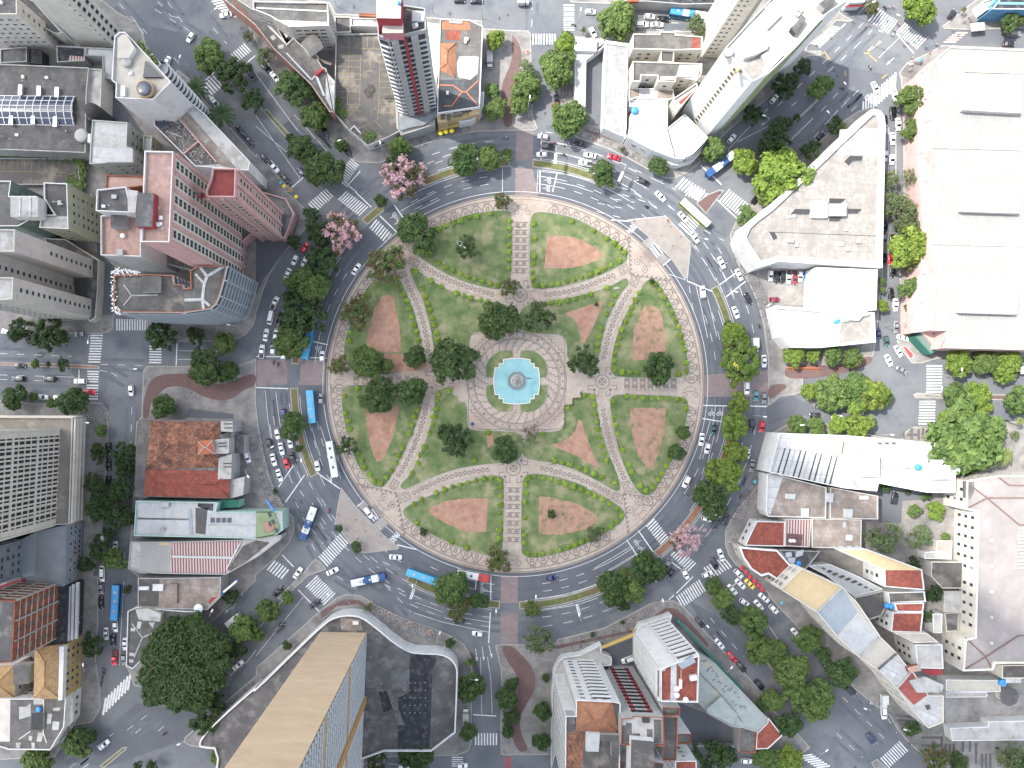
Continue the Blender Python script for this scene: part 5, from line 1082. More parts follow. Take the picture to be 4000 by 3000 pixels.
p = b.block(q, 41, WHITE, WROOF, par=.9); b.patch('t23 1285,825 1325,820 1330,780 1372,782 1368,1068 1284,1070', 41, TERRA); b.patch('t23 1425,745 1605,690 1595,1078 1422,1078', 41, TERRA); b.box('t23 1432,765 1560,690 1590,745 1470,808', 41, 42, STEEL, 'solar_panel', BMETAL); b.box('t23 1452,900 1472,900 1468,975 1448,975', 41, 42.2, ACM, 'roof_unit'); b.box('t23 1540,870 1600,860 1605,900 1545,910', 41, 42.5, WHITE); b.line('t23 1460,810 1458,900', 41, .2, OCHRE, 'pipe', .2)
for x, y in ((1428, 980), (1428, 1035), (1505, 1075)): b.tank('t23', x, y, 42, .8, 41, 1.0, ACM)
for i in range(len(p)):
    a, c = p[i], p[(i+1) % len(p)]; L = math.dist(a, c)
    if b.vis(a, c) < .5 or L < 4: continue
    d = (Vector(c)-Vector(a)).normalized(); rz = math.atan2(d.y, d.x); nn = Vector((d.y, -d.x)); m_ = (Vector(a)+Vector(c))/2; g = MB(); gl = MB()
    q_ = m_+nn*.35; g.box((q_.x, q_.y, 0), (L, .7, .9), rz); q_ = m_+nn*.03; gl.box((q_.x, q_.y, 21), (L*.9, .05, 37), rz)
    for s_ in (-.47, .47): q_ = m_+d*(L*s_)+nn*.3; g.box((q_.x, q_.y, 1.8), (L*.06, .6, 3.6), rz)
    b.add(gl, 'balcony_glazing', GLASS); b.floors('balcony', g, WHITE, [5+k*3.6 for k in range(10)])
b.block('t23 1295,1125 1450,1130 1445,1200 1298,1200', 38, WHITE, DECK, name='wing_wall', rname='wing_roof', pm=BRICKW); b.block('t23 1300,1212 1428,1212 1418,1590 1298,1590', 36, WHITE, DECK, name='wing_wall', rname='wing_roof', pm=BRICKW)
b.block('t23 1428,1358 1542,1355 1542,1448 1428,1448', 20, WHITE, DECK, name='annex_wall', rname='annex_roof', pm=BRICKW); b.block('t23 1410,1595 1592,1592 1600,1900 1405,1900', 24, WHITE, TERRA, name='annex_wall', rname='annex_roof', win=(3, 1.2, 1.2, 3), par=.3)
b.block('t23 1080,470 1110,420 1380,335 1365,400 1120,490', 4, WHITE, WROOF, name='porch_wall', rname='porch_roof', par=.4)
b = B('gate', 'yellow beam gate over the sunken yard driveway', 'gate', 't23 772,612 1060,492 1070,515 775,632', 5); p = ccw(b.L('t23 772,612 1060,492 1070,515 775,632', 5)); g = MB(); g.prism(p, 4.2, 5, bot=True); b.add(g, 'beam', M('yellow_beam', (.6, .42, .13), (.5, .35, .1), scale=1)); g = MB(); g.box((*p[0], 2.1), (.6, .6, 4.2)); g.box((*p[2], 2.1), (.6, .6, 4.2)); b.add(g, 'post', YELW)
q = 't23 1610,660 1660,700 1760,760 2212,1235 2130,1352 1990,1310 1890,1300 1690,1190 1665,1150 1600,1090'
b = B('warehouse', 'long grey green metal roofed shed on the avenue side', 'warehouse', q, 8, 'the grey green metal shed')
b.block(q, 8, GREYW, GMETAL, par=.3); b.box('t23 1680,1150 1810,1040 1950,1205 1910,1290 1690,1180', 8, 9.6, GMETAL, 'roof_lantern'); b.line('t23 1610,830 1780,1000 1990,1260', 8, .25, DCONC, 'gutter', .1)
for i in range(26):
    x = 1640+i*15+random.uniform(-6, 6); y = 690+i*17+random.uniform(-10, 90); c = b.loc(W(*tpt('t23', x, y), 8)); g = MB(); g.box((*c, 8.08), (.9, .25, .1), random.choice((.5, .6, .7))-b.rz); b.add(g, 'roof_slot', DFRAME)
b = B('fence', 'dark green panel fence along the avenue pavement', 'fence', 't23 1418,385 1440,380 2005,985 1985,1000', 3); p = ccw(b.L('t23 1418,385 1440,380 2005,985 1985,1000', 3)); g = MB(); g.prism(p, .13, 3); b.add(g, 'panel', GREENW)
b = B('house', 'small grey sheet roofed house with a red tiled edge', 'house', 't23 1970,1300 2035,1285 2112,1362 2100,1525 1960,1520', 7); b.block('t23 1970,1300 2035,1285 2112,1362 2100,1525 1960,1520', 7, GREYW, FIBRE, par=.5, pm=BRICKW)
b = B('house', 'red tiled house on the avenue corner at the lower right', 'house', 't23 2112,1362 2212,1262 t33 60,790 0,860 t23 2105,1500', 7, 'the red tiled corner house'); b.block('t23 2112,1362 2205,1265 t33 0,700 70,790 0,855 t23 2105,1495', 7, WHITE, TERRA, par=.3)
b = B('wall', 'low plaster yard wall behind the metal shed', 'wall', 't23 1540,1462 1925,1462 1925,1482 1540,1478', 2); p = ccw(b.L('t23 1540,1462 1925,1462 1925,1482 1540,1478', 2)); g = MB(); g.prism(p, .13, 2); b.add(g, 'panel', GREYW)
# ---------- north block
q = 't10 1058,320 1140,350 1470,270 1462,85 1290,60 1040,60'
b = B('tower', 'grey tower with a central red stripe and red lift house', 'tower', q, 60, 'the red striped tower')
p = b.block(q, 60, GREYW, DECK, par=1.0)
b.box('t10 1040,-60 1256,-60 1250,160 1040,155', 60, 68, REDW, 'lift_house', WROOF); b.box('t10 1095,200 1272,200 1270,285 1090,285', 60, 64, M('pink_paint2', (.5, .2, .22), (.44, .17, .19), scale=.6), 'roof_hut', CRROOF); b.box('t10 1350,90 1450,95 1450,180 1345,180', 60, 61, WHITE, mt=METAL); b.clutter('t10 1300,190 1440,190 1440,260 1300,280', 60, 3, 4); b.box('t10 1222,5 1248,5 1248,28 1222,28', 68, 69, BLUEP, 'water_tank')
for i in range(len(p)):
    a, c = p[i], p[(i+1) % len(p)]; L = math.dist(a, c)
    if b.vis(a, c) < .6 or L < 2.5: continue
    d = (Vector(c)-Vector(a)).normalized(); rz = math.atan2(d.y, d.x); nn = Vector((d.y, -d.x)); m_ = (Vector(a)+Vector(c))/2
    g = MB(); gl = MB(); r = MB(); gr = MB()
    q_ = m_+nn*.2; g.box((q_.x, q_.y, 0), (L*.98, .4, .5), rz); q_ = m_+nn*.04; gl.box((q_.x, q_.y, 33), (L*.92, .06, 52), rz)
    b.add(gl, 'balcony_glazing', GLASS); b.floors('balcony', g, WHITE, [8+k*3.0 for k in range(17)])
    if L > 9:
        q_ = Vector(a)+d*(L*.43)+nn*.6; r.box((q_.x, q_.y, 33), (.9, 1.2, 54), rz); b.add(r, 'red_stripe', REDW)
        for s_ in (.17, .68): q_ = Vector(a)+d*(L*s_)+nn*.55; gr.box((q_.x, q_.y, 33), (2.0, 1.1, 54), rz)
        b.add(gr, 'pier', M('grey_pier', (.38, .37, .355), (.31, .3, .29), scale=.6))
b.block('t10 1222,912 1540,868 1560,985 1545,1080 1255,1172 1225,1110', 6, GREYW, CRROOF, name='podium_wall', rname='podium_roof', par=.5); g = MB()
for j, (q_, z) in enumerate((('t10 1232,1005 1380,985 1480,930 1560,900 1562,985 1480,990 1380,1050 1235,1110', 6.8), ('t10 1240,1060 1340,1020 1450,1010 1560,955 1560,1010 1450,1080 1340,1100 1240,1130', 7.4))): g.prism(b.L(q_, z), z-.4, z, bot=True)
b.add(g, 'wavy_canopy', M('canopy_grey', (.22, .24, .25), (.17, .185, .19), scale=.5))
q = 't10 692,302 1060,300 1062,330 1215,880 1225,1110 1255,1135 1150,1190 970,1268 930,1235 812,1135 680,990'
b = B('parking_deck', 'stained rooftop parking deck with yellow bay lines', 'parking deck', q, 4.5, 'the yellow lined parking deck')
b.block(q, 4.5, WHITE, DECK, par=.9, pm=LCONC, win=(2.4, 1.5, 1.6, 8, .9)); g = MB()
for q_ in ('805,310 790,905', '905,470 895,910 770,1035', '910,310 908,470', '1075,420 1060,900 1050,1040', '1165,705 1170,820', '890,1110 1025,1042 1098,1118', '975,1070 1045,1140', '930,1090 985,1150', '1020,310 1018,420', '965,310 962,410', '720,410 1075,425', '905,650 985,605 1035,640', '985,605 985,545 1020,505 1070,545'): 
    z_ = 4.53+random.random()*.02
    g.strip(b.L(' '.join(['t10']+q_.split()), 4.5), .14, z_)
for k in range(10):
    y = 468+k*54; g.strip(b.L(f't10 695,{y} 905,{y+4}', 4.5), .13, 4.555+k*.0003)
    if k > 0: g.strip(b.L(f't10 1065,{y+20} {1130+k*8},{y+22}', 4.5), .13, 4.556+k*.0003)
b.add(g, 'bay_lines', FADEY); ivy(b, 't10 700,880 720,960 760,1000', 4.6, 260, 1.5); ivy(b, 't10 960,1180 1010,1170', 4.6, 160, 1.5); b.line('t10 815,1130 850,1095 910,1160', 4.5, .3, WHITE, 'ramp_wall', .8)
g = MB(); c = b.loc(W(*tpt('t10', 985, 790), 4.5)); g.ngon([(c[0]+2.6*math.cos(a*.4)*(1+.3*math.sin(a*2.3)), c[1]+1.8*math.sin(a*.4)*(1+.3*math.sin(a*1.7))) for a in range(16)], 4.525); c = b.loc(W(*tpt('t10', 1160, 850), 4.5)); g.ngon([(c[0]+1.5*math.cos(a*.4), c[1]+1.7*math.sin(a*.4)*(1+.2*math.sin(a*1.7))) for a in range(16)], 4.526); b.add(g, 'oil_stain', M('oil_stain', (.03, .028, .025), (.09, .08, .07), scale=.9))
b = B('house', 'derelict low roofs heaped behind the parking deck', 'house', 't10 680,150 1060,160 1060,292 690,288', 6); b.block('t10 680,150 820,152 820,285 690,288', 5, BEIGE, DCONC); b.block('t10 825,160 1060,165 1060,235 822,230', 6, BEIGE, FIBREB, name='wing_wall', rname='wing_roof'); b.patch('t10 830,170 1000,165 1050,220 840,210', 6, LCONC); b.block('t10 890,115 1040,120 1040,150 890,140', 6, BRICKW, TERRAO, name='rear_wall', rname='rear_roof', par=.2)
q = 't10 -20,20 625,32 632,232 290,242 170,175 130,150 -20,90'
b = B('building', 'grey sheet roofed block with a white parapet at the top', 'building', q, 17, 'the white edged sheet roof'); b.block(q, 17, BEIGE, FIBRE, par=.9, pm=WHITE, win=(2.6, 2.0, 1.0, 2.4)); b.line('t10 0,70 625,100', 17, .5, WROOF); b.patch('t10 150,170 620,190 620,228 300,232', 17, LCONC); b.patch('t10 500,190 530,190 530,225 490,225', 17, WROOF, dz=.05); b.line('t10 0,20 620,35', 17, .4, TERRAO, 'tile_edge', .4)
q = 't10 -300,-100 -20,90 130,150 270,390 325,330 440,440 480,420 548,505 535,520 572,580 610,600 625,700 675,975 640,972 590,900 480,740 150,420 0,225 -300,-20'
b = B('building', 'wedge shaped block with patched grey roofs and red eaves along the avenue', 'building', q, 9, 'the red eaved wedge')
b.block(q, 9, M('salmon_plaster', (.42, .22, .18), (.34, .18, .15), scale=.5), FIBRE, par=.6, pm=LCONC); b.line('t10 0,110 270,390 330,335', 9, .7, WROOF); b.line('t10 265,460 480,690 575,590', 9, .5, WROOF); b.line('t10 520,650 590,830', 9, .7, WROOF); b.line('t10 -200,0 160,420 480,735 640,970', 9, .5, BRICKW, 'red_eaves', .3); b.box('t10 385,370 495,282 560,352 445,440', 9, 14, BEIGE, 'stair_tower', FIBRE)
for q_ in ('t10 120,320 150,300 175,330 145,350', 't10 190,390 240,385 235,420 190,420', 't10 60,160 130,130 180,180 130,210', 't10 220,250 250,230 290,300 260,330'): b.patch(q_, 9, LCONC)
b.box('t10 505,640 560,585 580,600 520,650', 9, 10.5, REDW, 'red_wall'); b.box('t10 606,620 680,700 672,975 600,850', 9.05, 9.6, CREAM, 'white_side', LCONC)
q = 't10 1592,168 1680,172 1682,195 1775,200 1775,172 1850,178 1960,232 1945,640 1932,930 1565,985 1575,690 1588,250'
b = B('building', 'corner building with mixed clay tile roofs and a dark roof with an orange cross', 'building', q, 9, 'the orange cross roof')
b.block(q, 9, WHITE, FIBRE, par=.5); b.patch('t10 1595,175 1675,178 1680,200 1775,205 1780,178 1845,182 1860,262 1595,255', 9, TERRAO); b.patch('t10 1640,262 1768,265 1762,350 1640,345', 9, TERRA); b.hip('t10 1585,372 1730,372 1722,672 1580,600', 9.05, 1.2, TERRAO, 'tile_roof'); b.patch('t10 1770,270 1870,265 1870,480 1765,475', 9, FIBRE); b.patch('t10 1760,485 1925,490 1915,635 1850,690 1745,665 1735,545', 9, WROOF, dz=.05); b.patch('t10 1578,690 1770,690 1900,650 1925,700 1925,915 1620,965 1570,970', 9, M('slate_roof', (.075, .078, .085), (.05, .052, .058), scale=.5, c3=(.1, .1, .105), s3=.3), dz=.03)
ob = M('orange_tiles', (.55, .2, .11), (.45, .16, .09), scale=1.2); b.line('t10 1575,735 1705,740 1780,795 1815,795 1920,700', 9, .35, ob); b.line('t10 1780,795 1690,918 1620,918', 9, .35, ob); b.line('t10 1815,795 1915,910', 9, .35, ob)
b.box('t10 1558,985 1640,975 1660,1050 1570,1062', 0, 8, TAN, 'yellow_front', TAN); b.box('t10 1640,985 1840,940 1840,1010 1650,1045', 0, 7, TAN, 'yellow_front', YELW); b.box('t10 1838,935 1930,922 1928,985 1840,1000', 0, 8, TAN, 'yellow_front', TAN)
for x, y in ((1615, 1000), (1615, 1025), (1665, 1000), (1665, 1030), (1740, 965), (1745, 1000), (1820, 965)): c = b.loc(W(*tpt('t10', x, y), 8)); g = MB(); g.box((*c, 8.15), (1.5 if x < 1700 else 3.2, .7, .3), .2-b.rz); b.add(g, 'opening', GLASS)
b.block('t10 1972,795 1965,925 1930,1000 1860,1042 1755,1060 1752,1038 1850,1010 1925,985 1935,800', 5, WHITE, WROOF, name='corner_wall', rname='corner_roof', par=.3); b.clutter('t10 1600,700 1760,720 1700,900 1600,900', 9, 2, 7); b.clutter('t10 1780,280 1860,280 1860,470 1780,470', 9, 2, 9)
g = MB(); g.prism(b.L('t10 1578,1108 1755,1062 1757,1090 1580,1126', 3), 2.8, 3, bot=True); b.add(g, 'awning', M('mustard_awning', (.5, .36, .13), (.42, .3, .1), scale=1))
b = B('shed', 'narrow pale metal roof between the striped tower and the corner building', 'shed', 't10 1480,198 1585,212 1570,640 1560,690 1535,620', 4); b.block('t10 1480,198 1585,212 1572,640 1560,690 1535,620', 4, WHITE, METAL, par=.3); b.line('t10 1530,535 1575,530', 4, .6, WROOF)
# ---------- north east block
b = B('shop_row', 'row of dark shopfront roofs at the top edge', 'shops', 't20 900,-60 1500,-60 1500,25 1180,20 900,20', 5, 'the dark shop roofs at the top'); b.block('t20 900,-60 1780,-60 1780,38 1480,45 1180,20 900,15', 5, GREYW, BITUM); b.box('t20 1000,-30 1090,-30 1090,15 1000,15', 5, 6, BRICKW); b.clutter('t20 1200,-40 1700,-40 1700,20 1200,10', 5, 6, 3)
q = 't20 540,330 730,340 728,445 540,438'
b = B('building', 'L shaped yard building with a bright white hut roof', 'building', q, 5, 'the white hut roof'); b.block(q, 5.5, WHITE, WROOF, par=.3); b.block('t20 540,448 728,452 735,345 820,350 800,402 640,518 632,925 545,880', 4, WHITE, METAL, par=.3, name='wing_wall', rname='wing_roof'); b.line('t20 640,520 545,575', 4, .3, WROOF)
q = 't20 808,352 1005,378 985,1195 785,1105'
b = B('warehouse', 'long pale sheet roofed warehouse running back from the ring', 'warehouse', q, 6, 'the long pale sheet roof'); b.block(q, 6, WHITE, FIBREL if False else M('pale_grey_sheet', (.36, .36, .355), (.3, .3, .295), scale=.45, kind='brick', c3=(.4, .395, .37), s3=.2, brick=.9, row=1.4), par=.3); b.box('t20 945,1115 988,1118 985,1185 948,1170', 6, 6.8, WHITE, mt=WROOF); b.box('t20 820,360 1000,382 1000,402 820,380', 6, 6.4, WROOF, 'roof_edge')
q = 't20 1045,298 1275,302 1280,278 1412,285 1412,305 1642,322 1640,432 1398,440 1275,435 1040,430'
b = B('apartment_building', 'double apartment block with two grey sheet roofs and light wells', 'apartments', q, 12, 'the double grey roofs'); b.block(q, 12, CREAM, FIBREL if False else FIBRE, par=.6, pm=CREAM, win=(3, 1.2, 1.3, 3)); b.block('t20 1040,535 1640,555 1635,640 1590,705 1560,690 1555,670 1415,668 1408,715 1262,710 1255,660 1115,655 1110,710 1038,708', 12, CREAM, FIBRE, par=.6, pm=CREAM, win=(3, 1.2, 1.3, 3), name='wing_wall', rname='wing_roof'); b.block('t20 1285,437 1398,440 1395,550 1282,540', 11, CREAM, DECK, name='link_wall', rname='link_roof'); b.patch('t20 1445,560 1635,562 1595,695 1420,665', 12, METAL); b.patch('t20 1555,330 1620,330 1620,430 1555,428', 12, TERRA); b.patch('t20 1280,660 1405,660 1400,690 1278,690', 12, METAL, dz=.05)
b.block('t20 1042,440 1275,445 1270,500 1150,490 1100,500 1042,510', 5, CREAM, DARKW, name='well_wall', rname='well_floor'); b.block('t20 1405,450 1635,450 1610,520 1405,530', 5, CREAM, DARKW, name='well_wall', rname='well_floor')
b = B('shed', 'patched low roofs in the yard behind the white ring corner', 'shed', 't20 1010,765 1390,775 1385,860 1010,850', 6); b.block('t20 1010,765 1390,775 1400,850 1350,870 1080,848 1010,870', 6, WHITE, FIBREB); b.patch('t20 1100,770 1260,775 1255,845 1100,840', 6, METAL); b.block('t20 1012,870 1068,872 1068,930 1012,925', 5, WHITE, LCONC, name='annex_wall', rname='annex_roof')
q = 't20 1080,850 1345,856 1342,1110 1490,988 1690,1190 1660,1230 1560,1335 1450,1378 1390,1368 1210,1300 1000,1190 1025,1080 1030,980 1080,960'
b = B('building', 'white roofed corner building curving round the pavement', 'building', q, 8, 'the white curved corner building'); b.block(q, 8, WHITE, WROOF, par=.5, win=(3.2, 1.8, 1.4, 10, 3)); b.line('t20 1030,1080 1340,1085', 8, .3, LCONC); b.line('t20 1342,1110 1410,1360', 8, .3, DCONC); b.tank('t20', 1065, 945, 9.5, 1.2, 8, 1.3); b.block('t20 985,1190 1010,1180 1400,1375 1450,1390 1560,1350 1680,1220 1700,1240 1570,1390 1440,1430 1380,1425', 4, WHITE, CRROOF, par=.2, name='canopy_wall', rname='canopy_roof')
q = 't20 1830,430 2010,232 2212,20 t30 140,-150 520,-150 700,0 500,125 240,410 0,640 t20 2068,715'
b = B('tower', 'long white slab tower with a single column of square end windows', 'tower', q, 48, 'the white slab tower')
p = b.block(q, 48, WHITE, CRROOF, par=.8)
ei = [i for i in range(len(p)) if b.vis(p[i], p[(i+1) % len(p)]) > .5 and math.dist(p[i], p[(i+1) % len(p)]) > 8]
for i in ei[:2]: colwin(b, p, i, (.5,), 1.2, 1.3, 2.6, 4, 48, fm=TAN)
for i in range(len(p)):
    a, c = p[i], p[(i+1) % len(p)]; L = math.dist(a, c); v = b.vis(a, c)
    if L < 8 or v < .005 or v > .5: continue
    d = (Vector(c)-Vector(a)).normalized(); rz = math.atan2(d.y, d.x); nn = Vector((d.y, -d.x)); m_ = (Vector(a)+Vector(c))/2; g = MB(); f = MB()
    q_ = m_+nn*.3; g.box((q_.x, q_.y, 0), (L, .6, .9), rz)
    b.floors('balcony', g, M('olive_balcony', (.3, .33, .17), (.24, .27, .14), scale=.5), [4+k*2.9 for k in range(15)])
b.patch('t20 1860,420 2010,250 2212,40 2212,130 1990,380 1910,505', 48, DECK if False else LCONC, dz=.03); b.patch('t20 1945,615 2110,465 2212,420 2212,590 2070,715', 48, FIBREL, dz=.03); b.tank('t20', 1885, 440, 50, 1.3, 48, 1.6, LCONC); b.box('t20 1930,610 1965,570 1980,590 1945,625', 48, 49.5, TAN)
b.box('t30 200,245 300,130 330,165 240,290', 47, 50, DARKW, 'stair_hut', FIBRE); b.box('t30 440,30 560,-60 600,-20 490,80', 48, 50.5, GREYW, 'roof_hut', FIBRE); b.box('t30 -60,480 60,380 140,470 0,620', 48, 49, LCONC, 'roof_hut', LCONC); b.box('t30 -20,60 20,20 120,130 0,250', 48, 49, WHITE, 'roof_hut', LCONC); b.clutter('t30 100,150 400,-50 500,20 150,380', 48, 7, 22)
b.box('t20 2010,500 2100,350 2212,360 2212,420 2110,470', 48, 50, CREAM, 'roof_hut', LCONC)
q = 't20 1640,300 1640,494 1788,500 1850,430 1850,250'
b = B('tower', 'cream tower with rows of small windows leaning out of the top edge', 'tower', q, 0, 'the cream tower at the top edge', base=True); p = b.block('t20 1640,200 1640,494 1785,500 1900,380 1900,200', 60, CREAM, LCONC, base=True); 
for i in range(len(p)):
    L = math.dist(p[i], p[(i+1) % len(p)])
    if b.vis(p[i], p[(i+1) % len(p)]) > .5 and L > 4: colwin(b, p, i, (.2, .5, .8), .9, .8, 2.8, 4, 60)
b = B('building', 'brick floored terrace wedged beside the white slab tower', 'building', 't20 1385,862 1590,722 1602,762 1450,925', 13); b.block('t20 1385,862 1590,722 1602,762 1450,935', 13, CREAM, LCONC, par=.9); b.patch('t20 1440,880 1590,765 1540,850 1465,915', 13, TERRA)
# ---------- triangle and market
q = 't30 880,955 920,957 962,972 990,1012 1000,1080 990,1659 t31 975,660 800,660 80,600 0,632 t21 2120,655 2050,560 1990,460 1968,380 2010,290 2100,215 2212,130 t30 0,1570 330,1470 600,1220'
b = B('building', 'large triangular building with a broad white parapet and pale panelled roof', 'building', q, 10, 'the pale triangular building')
q = 't30 868,960 910,950 962,968 992,1010 1002,1080 990,1659 t31 975,660 80,605 0,632 t21 2120,658 1990,460 1968,390 2010,290 2090,218 2212,128 t30 330,1475 600,1215'
b.block(q, 10, WHITE, FIBREL, par=1.0, pm=WHITE, pt=1.9)
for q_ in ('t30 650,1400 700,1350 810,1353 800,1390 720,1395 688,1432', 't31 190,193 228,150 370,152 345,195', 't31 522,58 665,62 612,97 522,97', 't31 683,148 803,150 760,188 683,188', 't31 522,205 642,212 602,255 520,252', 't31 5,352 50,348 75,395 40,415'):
    p = ccw(b.L(q_, 10)); g = MB(); g.prism(p, 10.05, 10.5, 0, 1); b.add(g, 'light_well', [WHITE, DARKW])  # dark lid colour stands in for shade down in the courtyard opening
b.box('t31 530,100 680,100 680,205 530,205', 10, 12, LCONC, 'roof_hut', LCONC); b.box('t31 375,75 520,75 515,222 375,220', 10, 11.5, WHITE, 'roof_hut', WROOF); b.patch('t30 600,1340 620,1120 820,1110 945,1110 940,1340', 10, LCONC, dz=.03)
b.line('t31 0,345 940,380', 10, .15, DCONC, 'roof_joint', .1); b.line('t31 90,600 790,640', 10, .5, DARKW, 'gutter', .12); b.clutter('t31 50,100 350,100 350,500 50,500', 10, 5, 31); b.clutter('t31 700,250 900,250 900,550 400,550', 10, 6, 32)
q = 't31 410,652 940,672 930,1022 862,1025 780,1112 598,1100 590,1040 402,1010'
b = B('building', 'bright white roofed building beside the small car park', 'building', q, 9, 'the bright white roof'); b.block(q, 9, WHITE, WROOF, par=.5); b.block('t31 50,985 402,1012 590,1042 590,1102 640,1105 865,1040 910,1045 920,1300 460,1345 190,1345 110,1252', 8, WHITE, CRROOF, par=.9, name='front_wall', rname='front_roof', pt=.9); b.patch('t31 145,1028 590,1042 595,1308 272,1295 200,1235', 8, WROOF, dz=.05); b.patch('t31 645,1110 870,1045 903,1055 895,1285 610,1300', 8, FIBREL, dz=.04); b.tank('t31', 612, 1115, 10, .9, 8, 1.3); b.box('t31 600,1130 628,1130 625,1205 600,1205', 8, 9, WHITE); b.line('t31 785,1190 900,1290', 8, .3, WROOF); b.line('t31 522,655 520,1020', 9, .2, LCONC)
b.block('t31 80,612 300,618 300,652 70,640', 5, WHITE, METAL, name='canopy_wall', rname='canopy_roof', par=.1)
q = 't30 1565,410 2700,455 t31 2700,1375 1525,1348 1545,1200 1400,1195 1430,900 1435,700 1400,480 t31 1398,445 1445,200 1455,0 t30 1455,1500 1408,1280 1470,1000 1482,700 1452,515 1500,470'
b = B('market_hall', 'huge pale vaulted market hall with raised roof lanterns and pink walls', 'market', q, 13, 'the pale market hall')
b.block(q, 13, MARKW, WMETAL, par=.4, pm=CREAM, pt=.3)
for q_ in ('t30 1690,640 2185,652 2182,975 1688,948', 't31 1672,-90 2180,-80 2165,182 1668,165', 't31 1655,735 2155,748 2142,1055 1650,1040'):
    b.box(q_, 13, 15.2, BEIGE, 'roof_lantern', WROOF); pts_ = q_.split(); b.line(' '.join(pts_+[pts_[1]]), 15.2, .35, LCONC, 'lantern_trim', .1)
b.line('t30 1408,1275 2700,1310', 13, .5, LCONC, 'gutter', .2); b.line('t31 1400,448 2700,480', 13, .5, LCONC, 'gutter', .2); b.line('t30 1700,620 2180,635', 13, .4, CREAM, 'roof_step', .3)
for k in range(9): b.line(f't30 {1500+k*120},520 {1490+k*120},1270', 13, .14, LCONC, 'roof_seam', .08); b.line(f't31 {1460+k*120},470 {1450+k*120},1180', 13, .14, LCONC, 'roof_seam', .08); b.line('t31 1545,1198 1480,1340', 13, .3, LCONC)
b.block('t30 1290,650 1455,515 1480,700 1470,1000 1408,1275 1455,1500 t31 1448,200 1398,450 1435,700 1430,900 1405,1195 1265,1215 1262,960 1320,700 1330,300 1320,0 t30 1290,1400 1300,1050', 8.5, MARKW, M('pink_canopy', (.64, .44, .41), (.56, .38, .35), scale=.5), par=.3, name='canopy_wall', rname='canopy_roof', pm=M('pink_beam', (.7, .56, .55), (.64, .5, .5), scale=.5))
for q_ in ('t30 1300,640 1450,520', 't30 1385,800 1465,750', 't30 1340,1060 1450,1005', 't30 1280,1335 1400,1280', 't30 1340,1570 1440,1530', 't31 1340,190 1430,150', 't31 1330,710 1420,680', 't31 1265,965 1430,935', 't30 1340,600 1345,780', 't30 1340,1290 1335,1450', 't31 1310,970 1310,1200'): b.line(q_, 8.5, .5, WROOF, 'white_beam', .4)
for q_ in ('t30 1410,810 1460,760 1455,990 1410,1005', 't30 1405,1030 1450,1020 1415,1110', 't31 1395,200 1425,200 1400,330', 't31 1388,705 1418,695 1420,930 1385,935'): b.patch(q_, 8.5, MARKW if 0 else M('maroon_panel', (.3, .12, .1), (.25, .1, .08), scale=.5), 'panel', .04)
b = B('porch', 'green and pink entrance canopy at the market hall corner', 'canopy', 't31 1265,1250 1322,1210 1455,1360 1405,1402', 5); b.block('t31 1265,1250 1322,1210 1455,1360 1405,1402', 5, GREENW, M('grey_green_panel', (.16, .22, .19), (.12, .17, .15), scale=.6), par=.3); b.block('t31 1325,1208 1405,1208 1522,1342 1460,1358', 6, MARKW, M('pink_panel', (.6, .4, .35), (.54, .36, .31), scale=.6), par=.3, name='pink_wall', rname='pink_roof')
b = B('shop', 'blue striped shop building in the top right corner', 'shop', 't30 1840,20 1990,10 2700,0 2700,90 1930,90', 8, 'the blue striped shop'); b.block('t30 1990,-80 2700,-80 2700,90 1930,85 1990,10', 8, M('blue_wall', (.12, .32, .5), (.09, .25, .42), scale=.5), BITUM, par=.5, pm=WHITE); b.block('t30 1835,25 1940,-10 1960,60 1880,95', 5, WHITE, CRROOF, name='wing_wall', rname='wing_roof'); b.line('t30 1990,30 2700,40', 8, .8, M('sky_blue', (.2, .45, .62), (.16, .38, .55), scale=.5), 'blue_stripe', .2); b.line('t30 1900,60 1985,-20', 6, .8, M('cyan_stripe', (.2, .5, .6), (.15, .42, .52), scale=.5), 'blue_stripe', .2)
b = B('shop', 'small shop with a red awning by the top crossing', 'shop', 't30 650,-60 840,-60 820,55 690,110', 5, 'the red awning shop'); b.block('t30 660,-80 840,-80 825,25 700,30', 5, WHITE, LCONC); g = MB(); p = ccw(b.L('t30 660,50 825,30 815,55 690,60', 4)); g.prism(p, 3.7, 4, bot=True); b.add(g, 'awning', REDW)
# ---------- east / south-east block
q = 't32 95,425 690,445 1620,522 1662,588 1650,775 1615,780 1610,940 1360,936 950,857 935,926 650,900 5,762'
b = B('office_building', 'white modern building with louvred slots across its curved front roof', 'offices', q, 12, 'the white louvred building')
b.block(q, 12, WHITE, WROOF, par=.5); b.patch('t32 740,575 1140,580 1600,590 1600,640 1400,640 1400,830 1600,830 1600,930 1365,925 1300,900 945,850 930,915 660,890', 12, LCONC, dz=.03); b.box('t32 805,632 965,632 968,800 805,800', 12, 14, WHITE, 'roof_hut', LCONC); b.box('t32 1420,655 1585,655 1580,825 1415,825', 12, 14, WHITE, 'roof_hut', LCONC); b.box('t32 975,640 1385,645 1380,720 1000,735', 12, 12.8, LCONC, 'roof_hut', LCONC); b.patch('t32 990,765 1350,765 1345,900 990,850', 12, WROOF, dz=.06); b.tank('t32', 1308, 720, 14, 1.0, 12.8, 1.2)
for k in range(12):
    x = 100+k*45; y0 = 545+k*7; y1 = 760+k*10; b.box(f't32 {x},{y0} {x+9},{y0} {x-55},{y1} {x-68},{y1}', 12.02, 12.12, DARKW, 'louvre_slot', DARKW if k % 3 else GREYW)
b.patch('t32 700,490 950,495 955,560 740,565', 12, M('pale_glass_roof', (.55, .58, .52), (.48, .51, .46), scale=.5)); 
